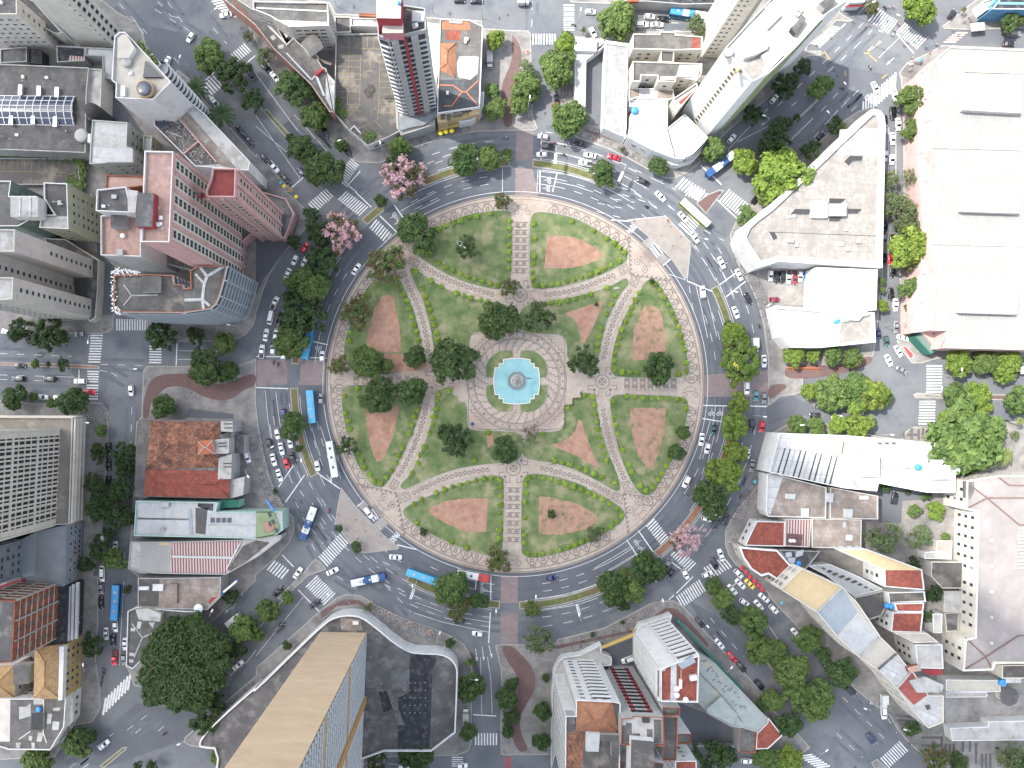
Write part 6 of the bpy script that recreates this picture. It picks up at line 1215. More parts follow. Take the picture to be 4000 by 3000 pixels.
for x in (970, 1030, 1090): b.box(f't32 {x-14},505 {x+14},505 {x+14},522 {x-14},520', 12, 12.6, DCONC, 'roof_unit')
b.patch('t32 1145,545 1480,550 1500,580 1142,575', 12, LCONC, dz=.05); b.box('t32 650,500 662,500 640,610 632,605', 12, 12.4, GREYW, 'planter', M('planter_green', (.08, .12, .04), (.15, .17, .08), scale=2))
q = 't32 140,800 500,892 510,1155 10,1142 60,960'
b = B('building', 'pair of brown sheet roofs with a sweeping white front parapet', 'building', q, 8, 'the brown sheet roofs'); b.block('t32 -10,775 60,760 140,800 500,892 497,1158 0,1145 t22 2190,1100', 8, WHITE, FIBREB, par=.5, pm=WHITE); b.block('t32 535,890 945,966 945,1168 530,1162', 8, BEIGE, FIBREB, par=.5, name='wing_wall', rname='wing_roof'); b.patch('t32 -10,775 130,800 20,1130 t22 2195,1100', 8, WROOF, dz=.05)
for q_ in ('t32 160,950 240,952 235,998 160,992', 't32 298,1075 355,1075 355,1150 298,1148', 't32 665,1080 735,1082 730,1160 665,1155', 't32 805,965 870,965 870,1000 800,1000', 't32 510,942 570,945 560,1025 515,1020'): b.box(q_, 8, 9.2, WHITE, 'skylight', METAL)
q = 't32 375,1160 805,1172 800,1425 380,1412'
b = B('building', 'brown patched roof and rusty striped roof with a round vent pair', 'building', q, 8, 'the rusty striped roof'); b.block(q, 8, BEIGE, FIBREB, par=.4); b.block('t32 150,1162 370,1166 355,1410 145,1400', 7.5, BEIGE, RUSTM, name='wing_wall', rname='wing_roof', par=.3); b.block('t22 2110,1185 2212,1185 t32 145,1190 140,1402 0,1400 t22 2010,1395', 7, WHITE, TERRA, name='front_wall', rname='front_roof', par=.4, win=(2.6, 1.3, 1.5, 3)); b.box('t32 650,1190 678,1190 675,1240 648,1240', 8, 8.5, LCONC); b.box('t32 675,1300 735,1305 730,1355 672,1350', 8, 8.5, LCONC, mt=METAL); b.patch('t32 150,1290 300,1300 290,1410 145,1400', 7.5, M('soot', (.07, .06, .06), (.2, .1, .09), scale=.8), dz=.03)
for x in (203, 230): b.tank('t32', x, 1358, 9, .6, 7.5, 1.4, ACM, 'vent')
b = B('building', 'red clay roof with a cream parapet at the junction corner', 'building', 't22 2020,1432 2212,1428 t32 70,1430 240,1622 200,1659 t22 2212,1659 2100,1640', 7, 'the red roof at the junction corner'); b.block('t22 1955,1400 1990,1405 2212,1425 t32 75,1430 245,1625 t33 60,30 0,-10 t22 2150,1659 2060,1600 1990,1500', 7, CREAM, TERRA, par=.7, pm=WHITE, pt=.6, win=(2.5, 1.2, 1.5, 3)); b.block('t32 85,1430 448,1442 330,1590 250,1622', 6, GREYW, DCONC, name='wing_wall', rname='wing_roof'); b.tank('t32', 272, 1555, 7.5, .9, 6, 1.3)
for q_ in ('t32 150,1460 200,1450 210,1490 160,1500', 't32 170,1500 240,1500 230,1550 180,1540', 't32 240,1450 310,1430 300,1480 240,1500'): b.box(q_, 6, 7, STEEL, 'roof_unit')
q = 't33 60,65 122,0 165,-40 362,50 440,130 555,300 635,380 705,470 720,478 792,590 866,590 866,722 792,752 705,655 635,555 545,465 450,402 340,300 240,178'
b = B('apartment_building', 'long stepped terrace of pale roofs running down the avenue', 'apartments', q, 15, 'the long stepped terrace'); b.block(q, 15, CREAM, CRROOF, par=.6, win=(2.6, 1.5, 2.0, 3.2))
for q_, m in (('t33 68,68 165,-35 358,55 240,172', OCHRE), ('t33 245,182 365,58 445,180 345,295', BMETAL), ('t33 350,298 450,185 552,300 452,398', METAL), ('t33 545,462 633,388 698,468 635,548', WROOF), ('t33 642,552 715,480 790,590 722,640', M('red_felt', (.36, .1, .085), (.28, .08, .07), scale=.6)), ('t33 712,655 795,596 862,596 862,718 792,745', WROOF)): b.patch(q_, 15, m)
b.line('t33 240,178 365,52', 15, .5, LCONC, 'party_wall', .6); b.line('t33 450,400 555,300', 15, .5, LCONC, 'party_wall', .6); b.line('t33 542,462 635,382', 15, .5, DCONC, 'party_wall', .6); b.line('t33 637,553 705,475', 15, .5, LCONC, 'party_wall', .6); b.box('t33 700,520 780,500 870,540 865,575 740,580', 15, 16, STEEL, 'air_plant', LCONC); b.box('t33 690,455 745,440 760,470 700,480', 15, 16.5, TERRA, 'roof_hut', PINKT); b.box('t33 783,645 803,640 806,658 790,665', 15, 15.6, DCONC)
b.slabs(ccw(b.L(q, 15)), 0, 15, 3.2, .15, CREAM, .2)
q = 't33 460,0 575,0 560,60 520,170 430,115 290,0'
b = B('warehouse', 'low white corrugated roof dotted with small dark skylights', 'warehouse', 't32 345,1572 540,1558 790,1665 t33 570,68 425,100 290,-5', 7, 'the dotted white roof'); b.block('t32 345,1572 540,1558 790,1665 t33 572,66 425,100 285,-5', 7, WHITE, METAL, par=.3)
for i in range(7):
    for j in range(4):
        c = b.loc(W(*tpt('t32', 430+i*55+j*45, 1570+i*22+j*26), 7)); g = MB(); g.box((*c, 7.1), (1.1, .4, .2), -.4-b.rz); b.add(g, 'skylight', DCONC)
b.block('t33 425,105 490,90 572,70 582,150 560,195 500,215 440,165', 8, GREYW, DECK, name='wing_wall', rname='wing_roof')
q = 't32 600,1432 t32 845,1424 1325,1600 1340,1659 t33 770,0 768,66 575,52 575,0 t32 1000,1640'
b = B('apartment_building', 'white fronted block with an ochre roof and terracotta rear roofs', 'apartments', 't32 600,1432 845,1424 1325,1602 1000,1605', 14, 'the ochre roofed block'); b.block('t32 600,1432 845,1424 1325,1602 t33 772,68 575,52 t32 1000,1605', 14, WHITE, OCHRE, par=.5, win=(2.7, 1.3, 1.8, 3.3)); b.patch('t32 1005,1608 1322,1610 t33 768,65 580,50', 14, TERRA, dz=.05)
b.block('t33 590,80 772,75 778,125 640,130 600,150', 10, WHITE, DECK, name='middle_wall', rname='middle_roof'); b.block('t33 625,135 772,132 765,178 638,176', 12, WHITE, TERRA, name='rear_wall', rname='rear_roof', par=.3); b.block('t33 618,180 768,180 756,280 608,275', 12, WHITE, TERRA, name='rear_wall', rname='rear_roof', par=.3, win=(2.6, 1.2, 1.6, 3)); b.tank('t33', 600, 152, 12, .9, 10, 1.5); b.tank('t33', 620, 155, 12, .9, 10, 1.5); b.block('t33 620,280 785,282 840,325 720,330', 13, CREAM, CRROOF, name='end_wall', rname='end_roof', win=(2.6, 1.2, 1.6, 3)); b.block('t33 725,338 860,338 866,458 740,455', 13, WHITE, LCONC, name='end_wall', rname='end_roof', par=.5, win=(2.6, 1.2, 1.6, 3)); b.patch('t33 762,462 864,462 864,492 790,490', 12, REDW)
q = 's 3768,1990 3770,1876 3897,1856 4300,1856 4300,2592 4010,2590 3884,2590 3875,2616 3757,2620 3765,2495 3804,2486 3809,2250 3814,1998'
b = B('institution', 'large cream institution with a grey ridged roof on the right edge', 'institution', q, 12, 'the grey ridged institution'); b.block(q, 12, CREAM, M('brown_grey_roof', (.3, .275, .26), (.24, .22, .21), scale=.2, c3=(.35, .32, .3), s3=.1), par=.7, pm=CREAM, pt=.6, win=(3.4, 1.1, 1.8, 3.6))
for q_ in ('s 3768,1880 3855,1945 4300,1945', 's 3855,1945 3770,1990', 's 3855,1945 3980,2050 4300,2060', 's 3897,1862 3940,1895 4300,1905', 's 3850,2565 3977,2482 4300,2478', 's 3850,2565 3770,2490', 's 3850,2565 3872,2610', 's 3850,2565 3765,2615'): b.line(q_, 12, .4, M('ridge_brown', (.2, .12, .11), (.16, .1, .09), scale=.6), 'roof_ridge', .25)
b.box('s 3765,1880 3805,1878 3805,1920 3790,1950 3765,1945', 12, 12.6, DCONC); 
for k in range(12): b.box(f's 3980,{2060+k*14} 4100,{2060+k*14} 4100,{2068+k*14} 3980,{2068+k*14}', 12, 12.5, LCONC, 'roof_rib')
for k in range(5): c = b.loc(W(3870, 2110+k*100, 12)); g = MB(); g.box((*c, 12.4), (1, .7, .8)); b.add(g, 'roof_hatch', WROOF)
b = B('annex', 'small courtyard annexes between the terrace and the institution', 'annex', 't32 1345,1448 1582,1440 1580,1512 1345,1508', 4); b.block('t32 1345,1448 1582,1440 1580,1512 1345,1508', 4, WHITE, LCONC); b.block('t32 1450,1350 1585,1352 1582,1440 1450,1445', 4, BEIGE, M('salmon_slab', (.42, .32, .28), (.36, .27, .24), scale=.5), name='wing_wall', rname='wing_roof'); b.block('t32 1405,1532 1690,1535 1680,1659 t33 960,60 860,60 t32 1400,1659', 5, BEIGE, DECK, name='rear_wall', rname='rear_roof'); b.block('t33 870,75 960,75 955,180 865,175', 5, BEIGE, LCONC, name='rear_wall', rname='rear_roof'); b.block('t33 870,180 945,180 940,270 880,275', 4, BEIGE, DCONC, name='rear_wall', rname='rear_roof'); b.block('t33 812,185 860,185 858,280 815,280', 5, WHITE, LCONC, name='rear_wall', rname='rear_roof')
b = B('building', 'long low white roofs bordering the paved terrace at the lower right', 'building', 't33 900,752 1088,745 1090,720 1400,712 1400,812 910,816', 4, 'the low white roofs'); b.block('t33 900,752 1088,745 1090,720 1400,712 1400,812 910,816', 4, WHITE, LCONC, par=.3); b.block('t33 880,512 1150,516 1150,572 1080,575 880,570', 5, WHITE, CRROOF, par=.3, name='rear_wall', rname='rear_roof'); b.block('t33 1155,440 1400,436 1400,505 1155,505', 7, CREAM, DECK, name='rear_wall', rname='rear_roof'); b.block('t33 880,575 1080,575 1090,590 1080,600 880,602', 3, WHITE, LCONC, name='step_wall', rname='step_roof', par=.2); b.tank('t33', 1185, 540, 8, 1.3, 5, 1.5); b.box('t33 1180,500 1255,500 1255,530 1180,530', 5, 6.5, WHITE, 'roof_hut', WROOF)
b = B('kiosk', 'octagonal grey roofed kiosk on the paved terrace', 'kiosk', 't33 1160,560 1245,560 1245,645 1160,645', 5); c = b.loc(W(*tpt('t33', 1205, 602), 5)); g = MB(); g.lathe((*c, 0), [(2.6, 0), (2.6, 4)], 8, sm=False); b.add(g, 'wall', CREAM); g = MB(); g.lathe((*c, 4), [(3.4, 0), (3.4, .15), (.3, 1.2), (.1, 1.4)], 8, sm=False); b.add(g, 'roof', DCONC)
# ================= trees
LG = leaf_mat('foliage', (.028, .06, .014), (.12, .172, .046)); LF = leaf_mat('feathery_foliage', (.045, .075, .028), (.14, .17, .075)); LK = leaf_mat('dark_foliage', (.014, .034, .011), (.075, .115, .036))
LP = leaf_mat('pink_blossom', (.33, .18, .19), (.58, .39, .4)); LO = leaf_mat('bronze_foliage', (.04, .05, .018), (.15, .12, .055)); LY = leaf_mat('yellow_flowers', (.5, .4, .05), (.65, .55, .1)); LB = leaf_mat('hedge_leaves', (.19, .29, .03), (.33, .45, .075))
BARK = M('bark', (.13, .1, .075), (.22, .18, .14), scale=3); PALEB = M('pale_bark', (.38, .34, .3), (.27, .24, .2), scale=3)
def crownmesh(name, seed, mats, nc=46, per=75, leaf=.085, blobs=None, cl=(.17, .29), loose=0.0, second=0.0, flat=.8, top=.0):
    """leaf-sized faces gathered in clumps through a dome about one unit wide"""
    R = random.Random(seed); g = MB(); blobs = blobs or [(0, 0, 1.0)]
    a3, a5, a2 = R.random()*6.3, R.random()*6.3, R.random()*6.3
    for bx, by, br in blobs:
        for c in range(int(nc*br) if len(blobs) > 1 else nc):
            th = R.random()*2*math.pi; cz = R.uniform(-.25, 1.0); out = 1+.13*math.sin(3*th+a3)+.08*math.sin(5*th+a5)+.1*math.sin(2*th+a2)
            rr = math.sqrt(max(0, 1-max(0, cz)**2))*R.uniform(.62, .84)*out if c % 4 else R.uniform(0, .5)
            cr = R.uniform(*cl)*(br if len(blobs) > 1 else 1); p = Vector((bx+br*rr*math.cos(th), by+br*rr*math.sin(th), flat*br*(cz*.72+(.12 if c % 4 == 0 else 0))))
            m = 1 if R.random() < second else 0
            for k in range(int(per*R.uniform(.75, 1.2))):
                d = Vector((R.gauss(0, 1), R.gauss(0, 1), R.gauss(.25, 1)))
                if d.length < .01: continue
                d.normalize(); q = p+d*cr*(R.uniform(.72, 1.05) if not loose else R.uniform(.2, 1.0+loose))
                n = (d+Vector((R.gauss(0, .45), R.gauss(0, .45), R.gauss(.35, .35)))).normalized(); u_ = n.orthogonal().normalized(); v_ = n.cross(u_); a = R.random()*6.3
                e1 = (u_*math.cos(a)+v_*math.sin(a)); e2 = n.cross(e1); L = leaf*R.uniform(.65, 1.35); w = L*R.uniform(.45, .75)
                g.poly([q-e1*L, q+e2*w-n*L*.15, q+e1*L, q-e2*w-n*L*.15], m, False)
    return g.mesh(name, mats)
def trunkmesh(seed, mat, limbs=7, spread=.62, up=.55, r=.075):
    R = random.Random(seed); g = MB(); z0 = -1.0
    g.tube((0, 0, z0), (.02, .01, -.25), r*1.25, r, 8)
    for i in range(limbs):
        a = 6.283*i/limbs+R.uniform(-.3, .3); p = Vector((.02, .01, -.3+R.random()*.1)); d = Vector((math.cos(a)*spread, math.sin(a)*spread, up*R.uniform(.6, 1.2))); rr = r*.7
        for k in range(3):
            q = p+d*.42*(1-.12*k)+Vector((R.uniform(-.06, .06), R.uniform(-.06, .06), 0)); g.tube(p, q, rr, rr*.68, 6)
            if k > 0:
                for s in (-1, 1):
                    b_ = d.cross(Vector((0, 0, 1))).normalized()*s*.3; g.tube(q, q+(d*.25+b_*.8), rr*.5, rr*.18, 5)
            rr *= .68; p = q
    return g.mesh('trunk', mat)
CR = {'m': [crownmesh('crown', i, [LG], nc=46+5*i, per=70, cl=(.15+.01*i, .27+.012*i)) for i in range(6)], 'k': [crownmesh('crown', 20+i, [LK], nc=60, per=62, leaf=.07, cl=(.13, .24), loose=.1) for i in range(3)],
      'd': [crownmesh('crown', 10+i, [LK], nc=58, per=72, leaf=.075) for i in range(3)], 'f': [crownmesh('crown', 30+i, [LF], nc=60, per=42, leaf=.055, cl=(.12, .24), loose=.35) for i in range(3)],
      'o': [crownmesh('crown', 40+i, [LO, LG], nc=60, per=52, leaf=.06, cl=(.12, .24), loose=.2, second=.35) for i in range(2)], 'p': [crownmesh('crown', 50+i, [LP, LO], nc=74, per=56, leaf=.06, cl=(.1, .2), loose=.2, second=.42) for i in range(2)],
      'pd': [crownmesh('crown', 55, [LK, LP], nc=66, per=56, leaf=.06, cl=(.1, .2), loose=.2, second=.28)], 's': [crownmesh('crown', 60+i, [LK], nc=44, per=46, leaf=.075, cl=(.12, .2), loose=.25) for i in range(2)], 'ps': [crownmesh('crown', 65, [LP], nc=46, per=34, leaf=.05, cl=(.1, .2), loose=.4)],
      'v': [crownmesh('crown', 70, [LO], nc=40, per=22, leaf=.045, cl=(.1, .22), loose=.5)], 'w': [crownmesh('crown', 73, [LK, plain('white_flower', (.6, .6, .55), .8)], nc=70, per=40, leaf=.05, cl=(.1, .2), loose=.3, second=.05)], 'yf': [crownmesh('crown', 75, [LG, LY], nc=90, per=64, leaf=.07, second=.02, cl=(.1, .19))]}
CR['y'] = CR['m']
TR = [trunkmesh(i, BARK) for i in range(3)]; TRP = [trunkmesh(8, PALEB, 10, .75, .75, .05)]
LOOK = {'m': 'round leafy green tree', 'k': 'dark shaded loose tree', 'd': 'dense dark green tree', 'f': 'feathery pale green tree', 'o': 'bronze tinged olive tree crown', 'p': 'pink blossoming tree', 'pd': 'dark tree flecked with pink blossom', 's': 'open dark tree with pale limbs', 'ps': 'thin pink flowered tree', 'v': 'nearly bare brown twiggy tree', 'w': 'small tree dotted with white flowers', 'yf': 'big green tree with yellow flowers', 'y': 'bright yellow green tree'}
TINT = {'m': (1, 1, 1), 'y': (1.5, 1.4, .85), 'k': (.8, .85, .85), 'd': (1.05, 1.1, 1), 'f': (1.1, 1.1, 1.1), 'o': (1, 1, 1), 'p': (1, 1, 1), 'pd': (1, 1, 1), 's': (1.1, 1.15, 1), 'ps': (1, 1, 1), 'v': (1, 1, 1), 'w': (1.1, 1.15, 1.1), 'yf': (1.35, 1.3, 1)}
TR_N = [0]; rt = random.Random(5)
def tree(t, x, y, r, kind, ry=None, rot=None, hgt=None):
    px, py = tpt(t, x, y); k = 1.269 if t == 't33' else TS; rm = r/k*S; rym = (ry or r)/k*S; mean = (rm+rym)/2
    hc = hgt or (2.0+mean*.75); hc = min(hc, 11)
    sc = (H-hc)/H; w = W(px, py, hc); TR_N[0] += 1; n = TR_N[0]
    size = 'small ' if mean < 2.3 else ('large ' if mean > 5.2 else '')
    o = thing('tree', None, 'tree', (w[0], w[1], 0), 0, 'trees round the plaza and avenues'); place_later(o, px, py, (size if 'small' not in LOOK[kind] and 'big' not in LOOK[kind] else '')+LOOK[kind])
    c = link('crown', CR[kind][n % len(CR[kind])], o, (0, 0, hc*.94), rt.random()*6.3 if rot is None else -math.radians(rot), (rm*sc*1.1*rt.uniform(.92, 1.08), rym*sc*1.1*rt.uniform(.92, 1.08), mean*sc*.95))
    v = rt.uniform(.86, 1.15); q = TINT[kind]; c.color = (q[0]*v*rt.uniform(.93, 1.07), q[1]*v, q[2]*v, 1)
    tr = link('trunk', (TRP if kind in ('s', 'v', 'ps') else TR)[n % (1 if kind in ('s', 'v', 'ps') else 3)], o, (0, 0, hc*.9), rt.random()*6, (mean*sc, mean*sc, hc*.9))
    return o
TREES = {
 't00': '1815,480,138,m 2015,640,150,k 2185,865,100,k 2140,310,50,f',
 't10': '80,480,85,f 330,760,150,d 400,740,75,m 505,1010,128,m 398,1290,120,d 600,1465,155,d 735,1255,62,d 290,1190,42,k 1238,1275,95,m 1230,1400,110,k 1265,1540,195,p 1805,1375,132,d 2010,1370,105,m 2165,1340,55,m 2065,345,85,y 2045,785,62,m 2065,950,95,m 985,1175,38,m 1280,1500,120,k',
 't11': '1080,75,58,d 750,350,165,p 545,360,120,k 480,200,70,k 1390,335,150,d 1455,480,85,m 1120,640,172,o 865,1040,138,o 330,430,62,k 560,620,150,k 455,820,165,m 540,780,110,m 400,1050,215,k 420,930,80,y 300,1275,152,m 720,1500,90,o 950,1460,135,m 1380,1430,92,d 1700,1470,190,d 2110,1110,170,d 1825,480,108,w 1130,1500,60,m 2130,80,78,o 2190,820,88,o',
 't21': '240,1080,135,s 620,1455,135,s 1260,1520,138,d 1960,1460,200,yf 1925,1230,112,y 1875,1165,50,d 2035,215,95,m 2200,0,120,m 730,970,20,k 1210,770,28,k',
 't12': '320,370,108,d 370,560,36,d 1720,480,150,k 2150,565,118,d 785,535,85,s 715,1245,33,d 870,1410,48,d 2090,1520,122,o 1450,1280,38,k 1080,100,145,d 1350,75,130,d 940,150,60,m 165,930,25,k 1100,30,90,d',
 't22': '1965,170,92,y 1925,360,122,y 1925,590,102,y 1840,770,140,y 1725,1000,158,d 1480,420,62,m 1420,590,72,d 1510,1340,150,ps 1170,1600,155,d 345,1125,38,d 160,430,100,v 720,1290,75,f 960,1640,60,m 1420,1380,60,o',
 't13': '100,300,105,m 275,190,62,m 10,500,70,m 1690,110,140,m 1740,270,110,o 1930,210,75,d 970,270,36,f 1680,580,45,d 265,600,42,d 1855,955,122,d 1835,1345,76,d 2160,1060,95,d 2180,1340,60,d 1030,1580,115,pd 1380,1560,130,d 1850,740,34,y',
 't23': '170,290,74,m 870,110,130,d 1050,120,105,m 960,250,60,k 220,560,135,f 290,880,36,d 262,1170,75,d 250,1430,80,d 0,940,62,d 0,1220,70,d 1740,90,75,m 1815,190,90,m 1885,330,85,k 2085,390,135,m 2145,640,120,m 2180,1100,75,d 1740,1560,150,k 2165,1570,80,m 960,400,22,k 700,505,24,k 1860,1550,90,k',
 't33': '200,315,62,m 40,370,58,m 120,470,85,m 150,590,75,m 255,590,78,m 230,650,70,m 365,485,68,d 275,395,42,d 20,620,50,m 100,735,66,d 715,755,38,d 830,900,76,o 940,915,45,d 1190,890,75,f 105,905,65,y 30,910,55,m 830,90,45,k 800,200,35,k 1240,930,60,d',
 't02': '130,110,105,d 290,112,38,m 442,170,46,m 628,155,118,d 1405,190,98,d 870,400,48,m 850,600,85,k 1075,610,118,k 1090,720,100,k 820,860,98,k 1050,900,115,k 860,1080,125,k 1035,1140,125,k 860,1420,105,k 985,1520,105,m 740,1560,70,k 940,1290,60,k 960,980,70,k',
 't01': '180,1190,108,k 425,1230,150,k 1390,1235,140,k 1690,1245,85,k 1935,1310,92,m 1780,1520,155,d 1960,1560,100,d 305,1485,38,m 545,1490,58,k 415,1490,26,k',
 't03': '2100,460,115,m 2045,640,85,k 1990,180,66,k 790,600,100,k 660,1450,118,m 720,1390,100,k 1790,1250,140,k 1860,1090,90,k 1925,1560,105,m 320,1600,130,m 1100,120,40,k 1190,1640,42,k 1310,1640,50,k',
 't30': '1300,65,142,y 895,60,70,o 305,580,78,k 150,740,118,k 430,780,88,m 480,730,85,m 110,1090,95,k 60,1240,135,k 250,1015,34,k 590,1090,85,k 650,1110,40,o 375,1290,85,k 115,1510,215,y 1240,860,130,m 1265,1130,100,m 1265,1530,95,f 1060,1560,85,f 2090,185,85,d 2185,180,50,m 1690,80,26,f 1255,1000,25,m',
 't31': '1090,100,115,f 1200,170,115,f 1270,280,110,f 1150,290,70,f 1225,470,165,y 1260,600,90,o 1235,830,105,m 1220,1010,45,m 985,770,34,m 990,845,26,m 990,980,48,y 225,1420,85,y 390,1420,62,y 555,1415,88,m 730,1435,88,m 1645,1470,115,y 1870,1470,105,m 2065,1490,115,y 2040,1580,85,y 2212,30,40,f',
 't32': '355,65,68,y 560,60,140,m 540,160,90,m 760,40,130,m 900,80,150,y 760,170,105,y 1000,120,75,m 250,360,82,m 410,360,76,m 600,350,82,y 785,365,118,y 1600,100,105,m 1800,100,120,y 1830,220,90,y 1560,310,95,y 1690,470,290,m 1780,640,120,m 1700,720,70,d 2180,150,128,m 1265,1095,58,m 1450,1090,80,y 990,1330,150,f 1310,1320,112,f 1340,985,26,m 1020,890,46,k 1260,1560,70,k 1530,1320,36,m 1210,930,30,k 1385,965,40,k 2140,440,40,f',
 't20': '905,190,162,m 930,100,90,y 460,395,95,y 390,590,150,m 440,510,80,y 120,590,78,f 120,740,120,m 60,900,85,m 160,830,70,m 490,1030,158,m 780,1495,112,d 1270,1440,80,d 1745,1290,102,m 1670,1360,42,k 2015,1410,110,y 2090,990,88,k 1590,220,95,f 955,1290,24,k 620,260,26,o 2190,1260,60,k 480,310,50,k',
}
for t, q in TREES.items():
    for w in q.split(): x, y, r, k = w.split(','); tree(t, float(x), float(y), float(r), k)
# the giant ficus on the corner of the south-west avenue: one crown of many lobes
px, py = tpt('t03', 1540, 800); hc = 13; w = W(px, py, hc); ks = S*(H-hc)/H/TS
bl = [((x-1540)*ks, -(y-800)*ks, r*ks) for x, y, r in ((1500, 640, 260), (1730, 620, 200), (1380, 830, 210), (1650, 930, 240), (1560, 1080, 150), (1330, 1030, 140), (1820, 780, 130), (1660, 460, 130), (1700, 1120, 90), (1270, 700, 90))]
o = thing('tree', 'enormous dark spreading ficus beside the dark triangular roof', 'tree', (w[0], w[1], 0), 0, 'trees round the plaza and avenues')
c = link('crown', crownmesh('crown', 99, [LK], nc=15, per=110, leaf=.55, blobs=bl, cl=(.2, .3), loose=.15, flat=.5), o, (0, 0, hc*.75)); c.color = (.95, 1, .95, 1)
link('trunk', trunkmesh(4, BARK, 9, .6, .5, .09), o, (0, 0, hc*.8), 0, (13, 13, hc*.8))
# palms
def palm(t, x, y, r, pale=False):
    px, py = tpt(t, x, y); h = 8; w = W(px, py, h); R = r/(1.269 if t == 't33' else TS)*S; rr = random.Random(int(x))
    o = thing('palm_tree', None, 'palm', (w[0], w[1], 0), 0, 'palms'); place_later(o, px, py, 'pale fronded palm tree' if pale else 'dark fan of palm fronds')
    g = MB(); 
    for k in range(18):
        a = k*.349+rr.uniform(-.1, .1); L = R*rr.uniform(.8, 1.1); pts = [Vector((math.cos(a)*L*f, math.sin(a)*L*f, .9*math.sin(f*2.4)-.9*f*f)) for f in (0, .25, .5, .75, 1)]
        sd = Vector((-math.sin(a), math.cos(a), 0))
        for i in range(4):
            for j in range(4):
                p = pts[i].lerp(pts[i+1], j/4); d = (pts[i+1]-pts[i]).normalized()
                for s in (-1, 1): g.poly([p, p+d*.25*R*.4, p+sd*s*R*.2*(1-.12*i)+d*R*.16-Vector((0, 0, .15))])
    c = g.build('frond', [LF if pale else LK], o, (0, 0, h)); c.color = (1.5, 1.4, 1, 1) if pale else (.8, .85, .9, 1); c['kind'] = 'stuff'
    g = MB(); g.tube((0, 0, 0), (0, 0, h), .28, .18, 8); g.build('trunk', [BARK], o)
for a in (('t00', 1690, 765, 108), ('t00', 1910, 985, 112), ('t32', 2000, 420, 75), ('t32', 2045, 625, 85, True), ('t32', 2180, 320, 40, True), ('t13', 1858, 735, 30)): palm(*a)
# ================= clipped round bushes of the lawns
BUSH = {
 'ring side of the top right lawn': 't21 520,255 705,335 820,400 887,440 931,477 975,523', 'curved path edge of the top right lawn': 't21 929,592 858,632 797,660 737,687 676,714 603,735 540,755 475,773 406,790 340,800 270,808 205,803', 'straight walk edge of the top right lawn': 't21 178,748 176,687 181,620 189,550 197,407 190,275',
 'upper edge of the upper triangle lawn': 't21 335,960 406,952 483,938 549,921 619,900 684,880 825,825', 'right path edge of the upper triangle lawn': 't21 893,897 860,971 822,1050 779,1180 758,1249 740,1320 740,1370',
 'ring side of the right upper lawn': 't21 1203,770 1242,788 1280,845 1316,910 1353,974 1383,1040 1413,1101 1440,1166 1456,1236 1477,1302 1496,1364 1511,1475 1508,1547 1442,1573', 'straight walk edge of the right upper lawn': 't21 1084,1556 1018,1556 949,1553', 'wave path edge of the right upper lawn': 't21 885,1525 882,1458 893,1390 912,1323 931,1257 948,1188 978,1119 1008,1056 1030,996 1064,933 1098,872',
 'straight walk edge of the right lower lawn': 't22 995,103 1067,112 1134,117 1211,119 1278,124 1346,124 1420,128 1484,140', 'ring side of the right lower lawn': 't22 1503,218 1365,650 1335,708 1299,775 1265,829 1218,886 1158,922 1109,881', 'wave path edge of the right lower lawn': 't22 873,148 885,290 895,357 916,427 958,567 1010,697 1036,758',
 'wave path edge of the lower triangle lawn': 't22 628,101 698,110 713,182 716,258 727,329 737,394 755,461 771,534 796,603 818,663', 'lower edge of the lower triangle lawn': 't22 368,662 436,677 503,694 578,723 640,743 711,775 776,806 891,852', 'square corner of the lower triangle lawn': 't22 487,207 262,431',
 'wave path edge of the bottom right lawn': 't22 137,813 194,799 272,813 337,822 407,848 462,864 531,887 602,911 662,938 716,967 785,998 845,1037 908,1077 951,1136', 'ring side of the bottom right lawn': 't22 908,1193 854,1235 793,1268 740,1300 667,1330 603,1366 544,1394 482,1409 412,1436 340,1447 267,1465 203,1473', 'straight walk edge of the bottom right lawn': 't22 130,1465 110,1372 107,1307 113,1158 114,1022 124,941 121,868',
 'wave path edge of the bottom left lawn': 't12 1366,1035 1429,996 1556,938 1627,911 1698,887 1762,869 1833,851 1901,832 1970,822 2034,811 2106,830', 'straight walk edge of the bottom left lawn': 't12 2116,891 2113,967 2114,1044 2107,1113 2110,1193 2101,1262 2101,1336', 'ring side of the bottom left lawn': 't12 1390,1203 1690,1365 1823,1416',
 'wave path edge of the lawn with the sprawling tree': 't12 1576,88 1566,145 1556,213 1534,283 1523,350 1500,418 1451,546 1422,613 1399,683 1347,769', 'far edge of the lawn with the sprawling tree': 't12 1668,57 2005,420 1890,661',
 'ring side of the left lower lawn': 't12 876,36 763,107 771,255 798,324 809,387 885,598 914,659 936,720 985,777 1017,838 1076,859', 'wave path edge of the left lower lawn': 't12 1127,803 1168,749 1205,683 1236,621 1265,555 1327,430 1349,352 1372,283 1390,224',
 'ring side of the top left lawn': 't11 1577,320 1636,293 1701,267 1767,245 1835,220 1908,209 2033,185', 'straight walk edge of the top left lawn': 't11 2195,247 2190,312 2190,382 2188,457 2185,517 2184,590 2183,663', 'wave path edge of the top left lawn': 't11 1573,611 1637,646 1704,681 1764,704 1829,733 1892,750 1960,771 2029,790 2090,802',
 'upper path edge of the plain inner lawn': 't11 1374,683 1513,762 1599,815 1735,871 1797,893 1857,912 1937,930 2000,951 2074,966', 'left path edge of the plain inner lawn': 't11 1435,830 1463,903 1484,962 1500,1022 1522,1087 1542,1147 1556,1218 1571,1275', 'wave path edge of the left upper lawn': 't11 1207,747 1245,816 1276,877 1302,938 1326,1009 1348,1081 1363,1147 1385,1210 1401,1278', 'ring side of the left upper lawn': 't11 963,892 820,1214 805,1283',
}
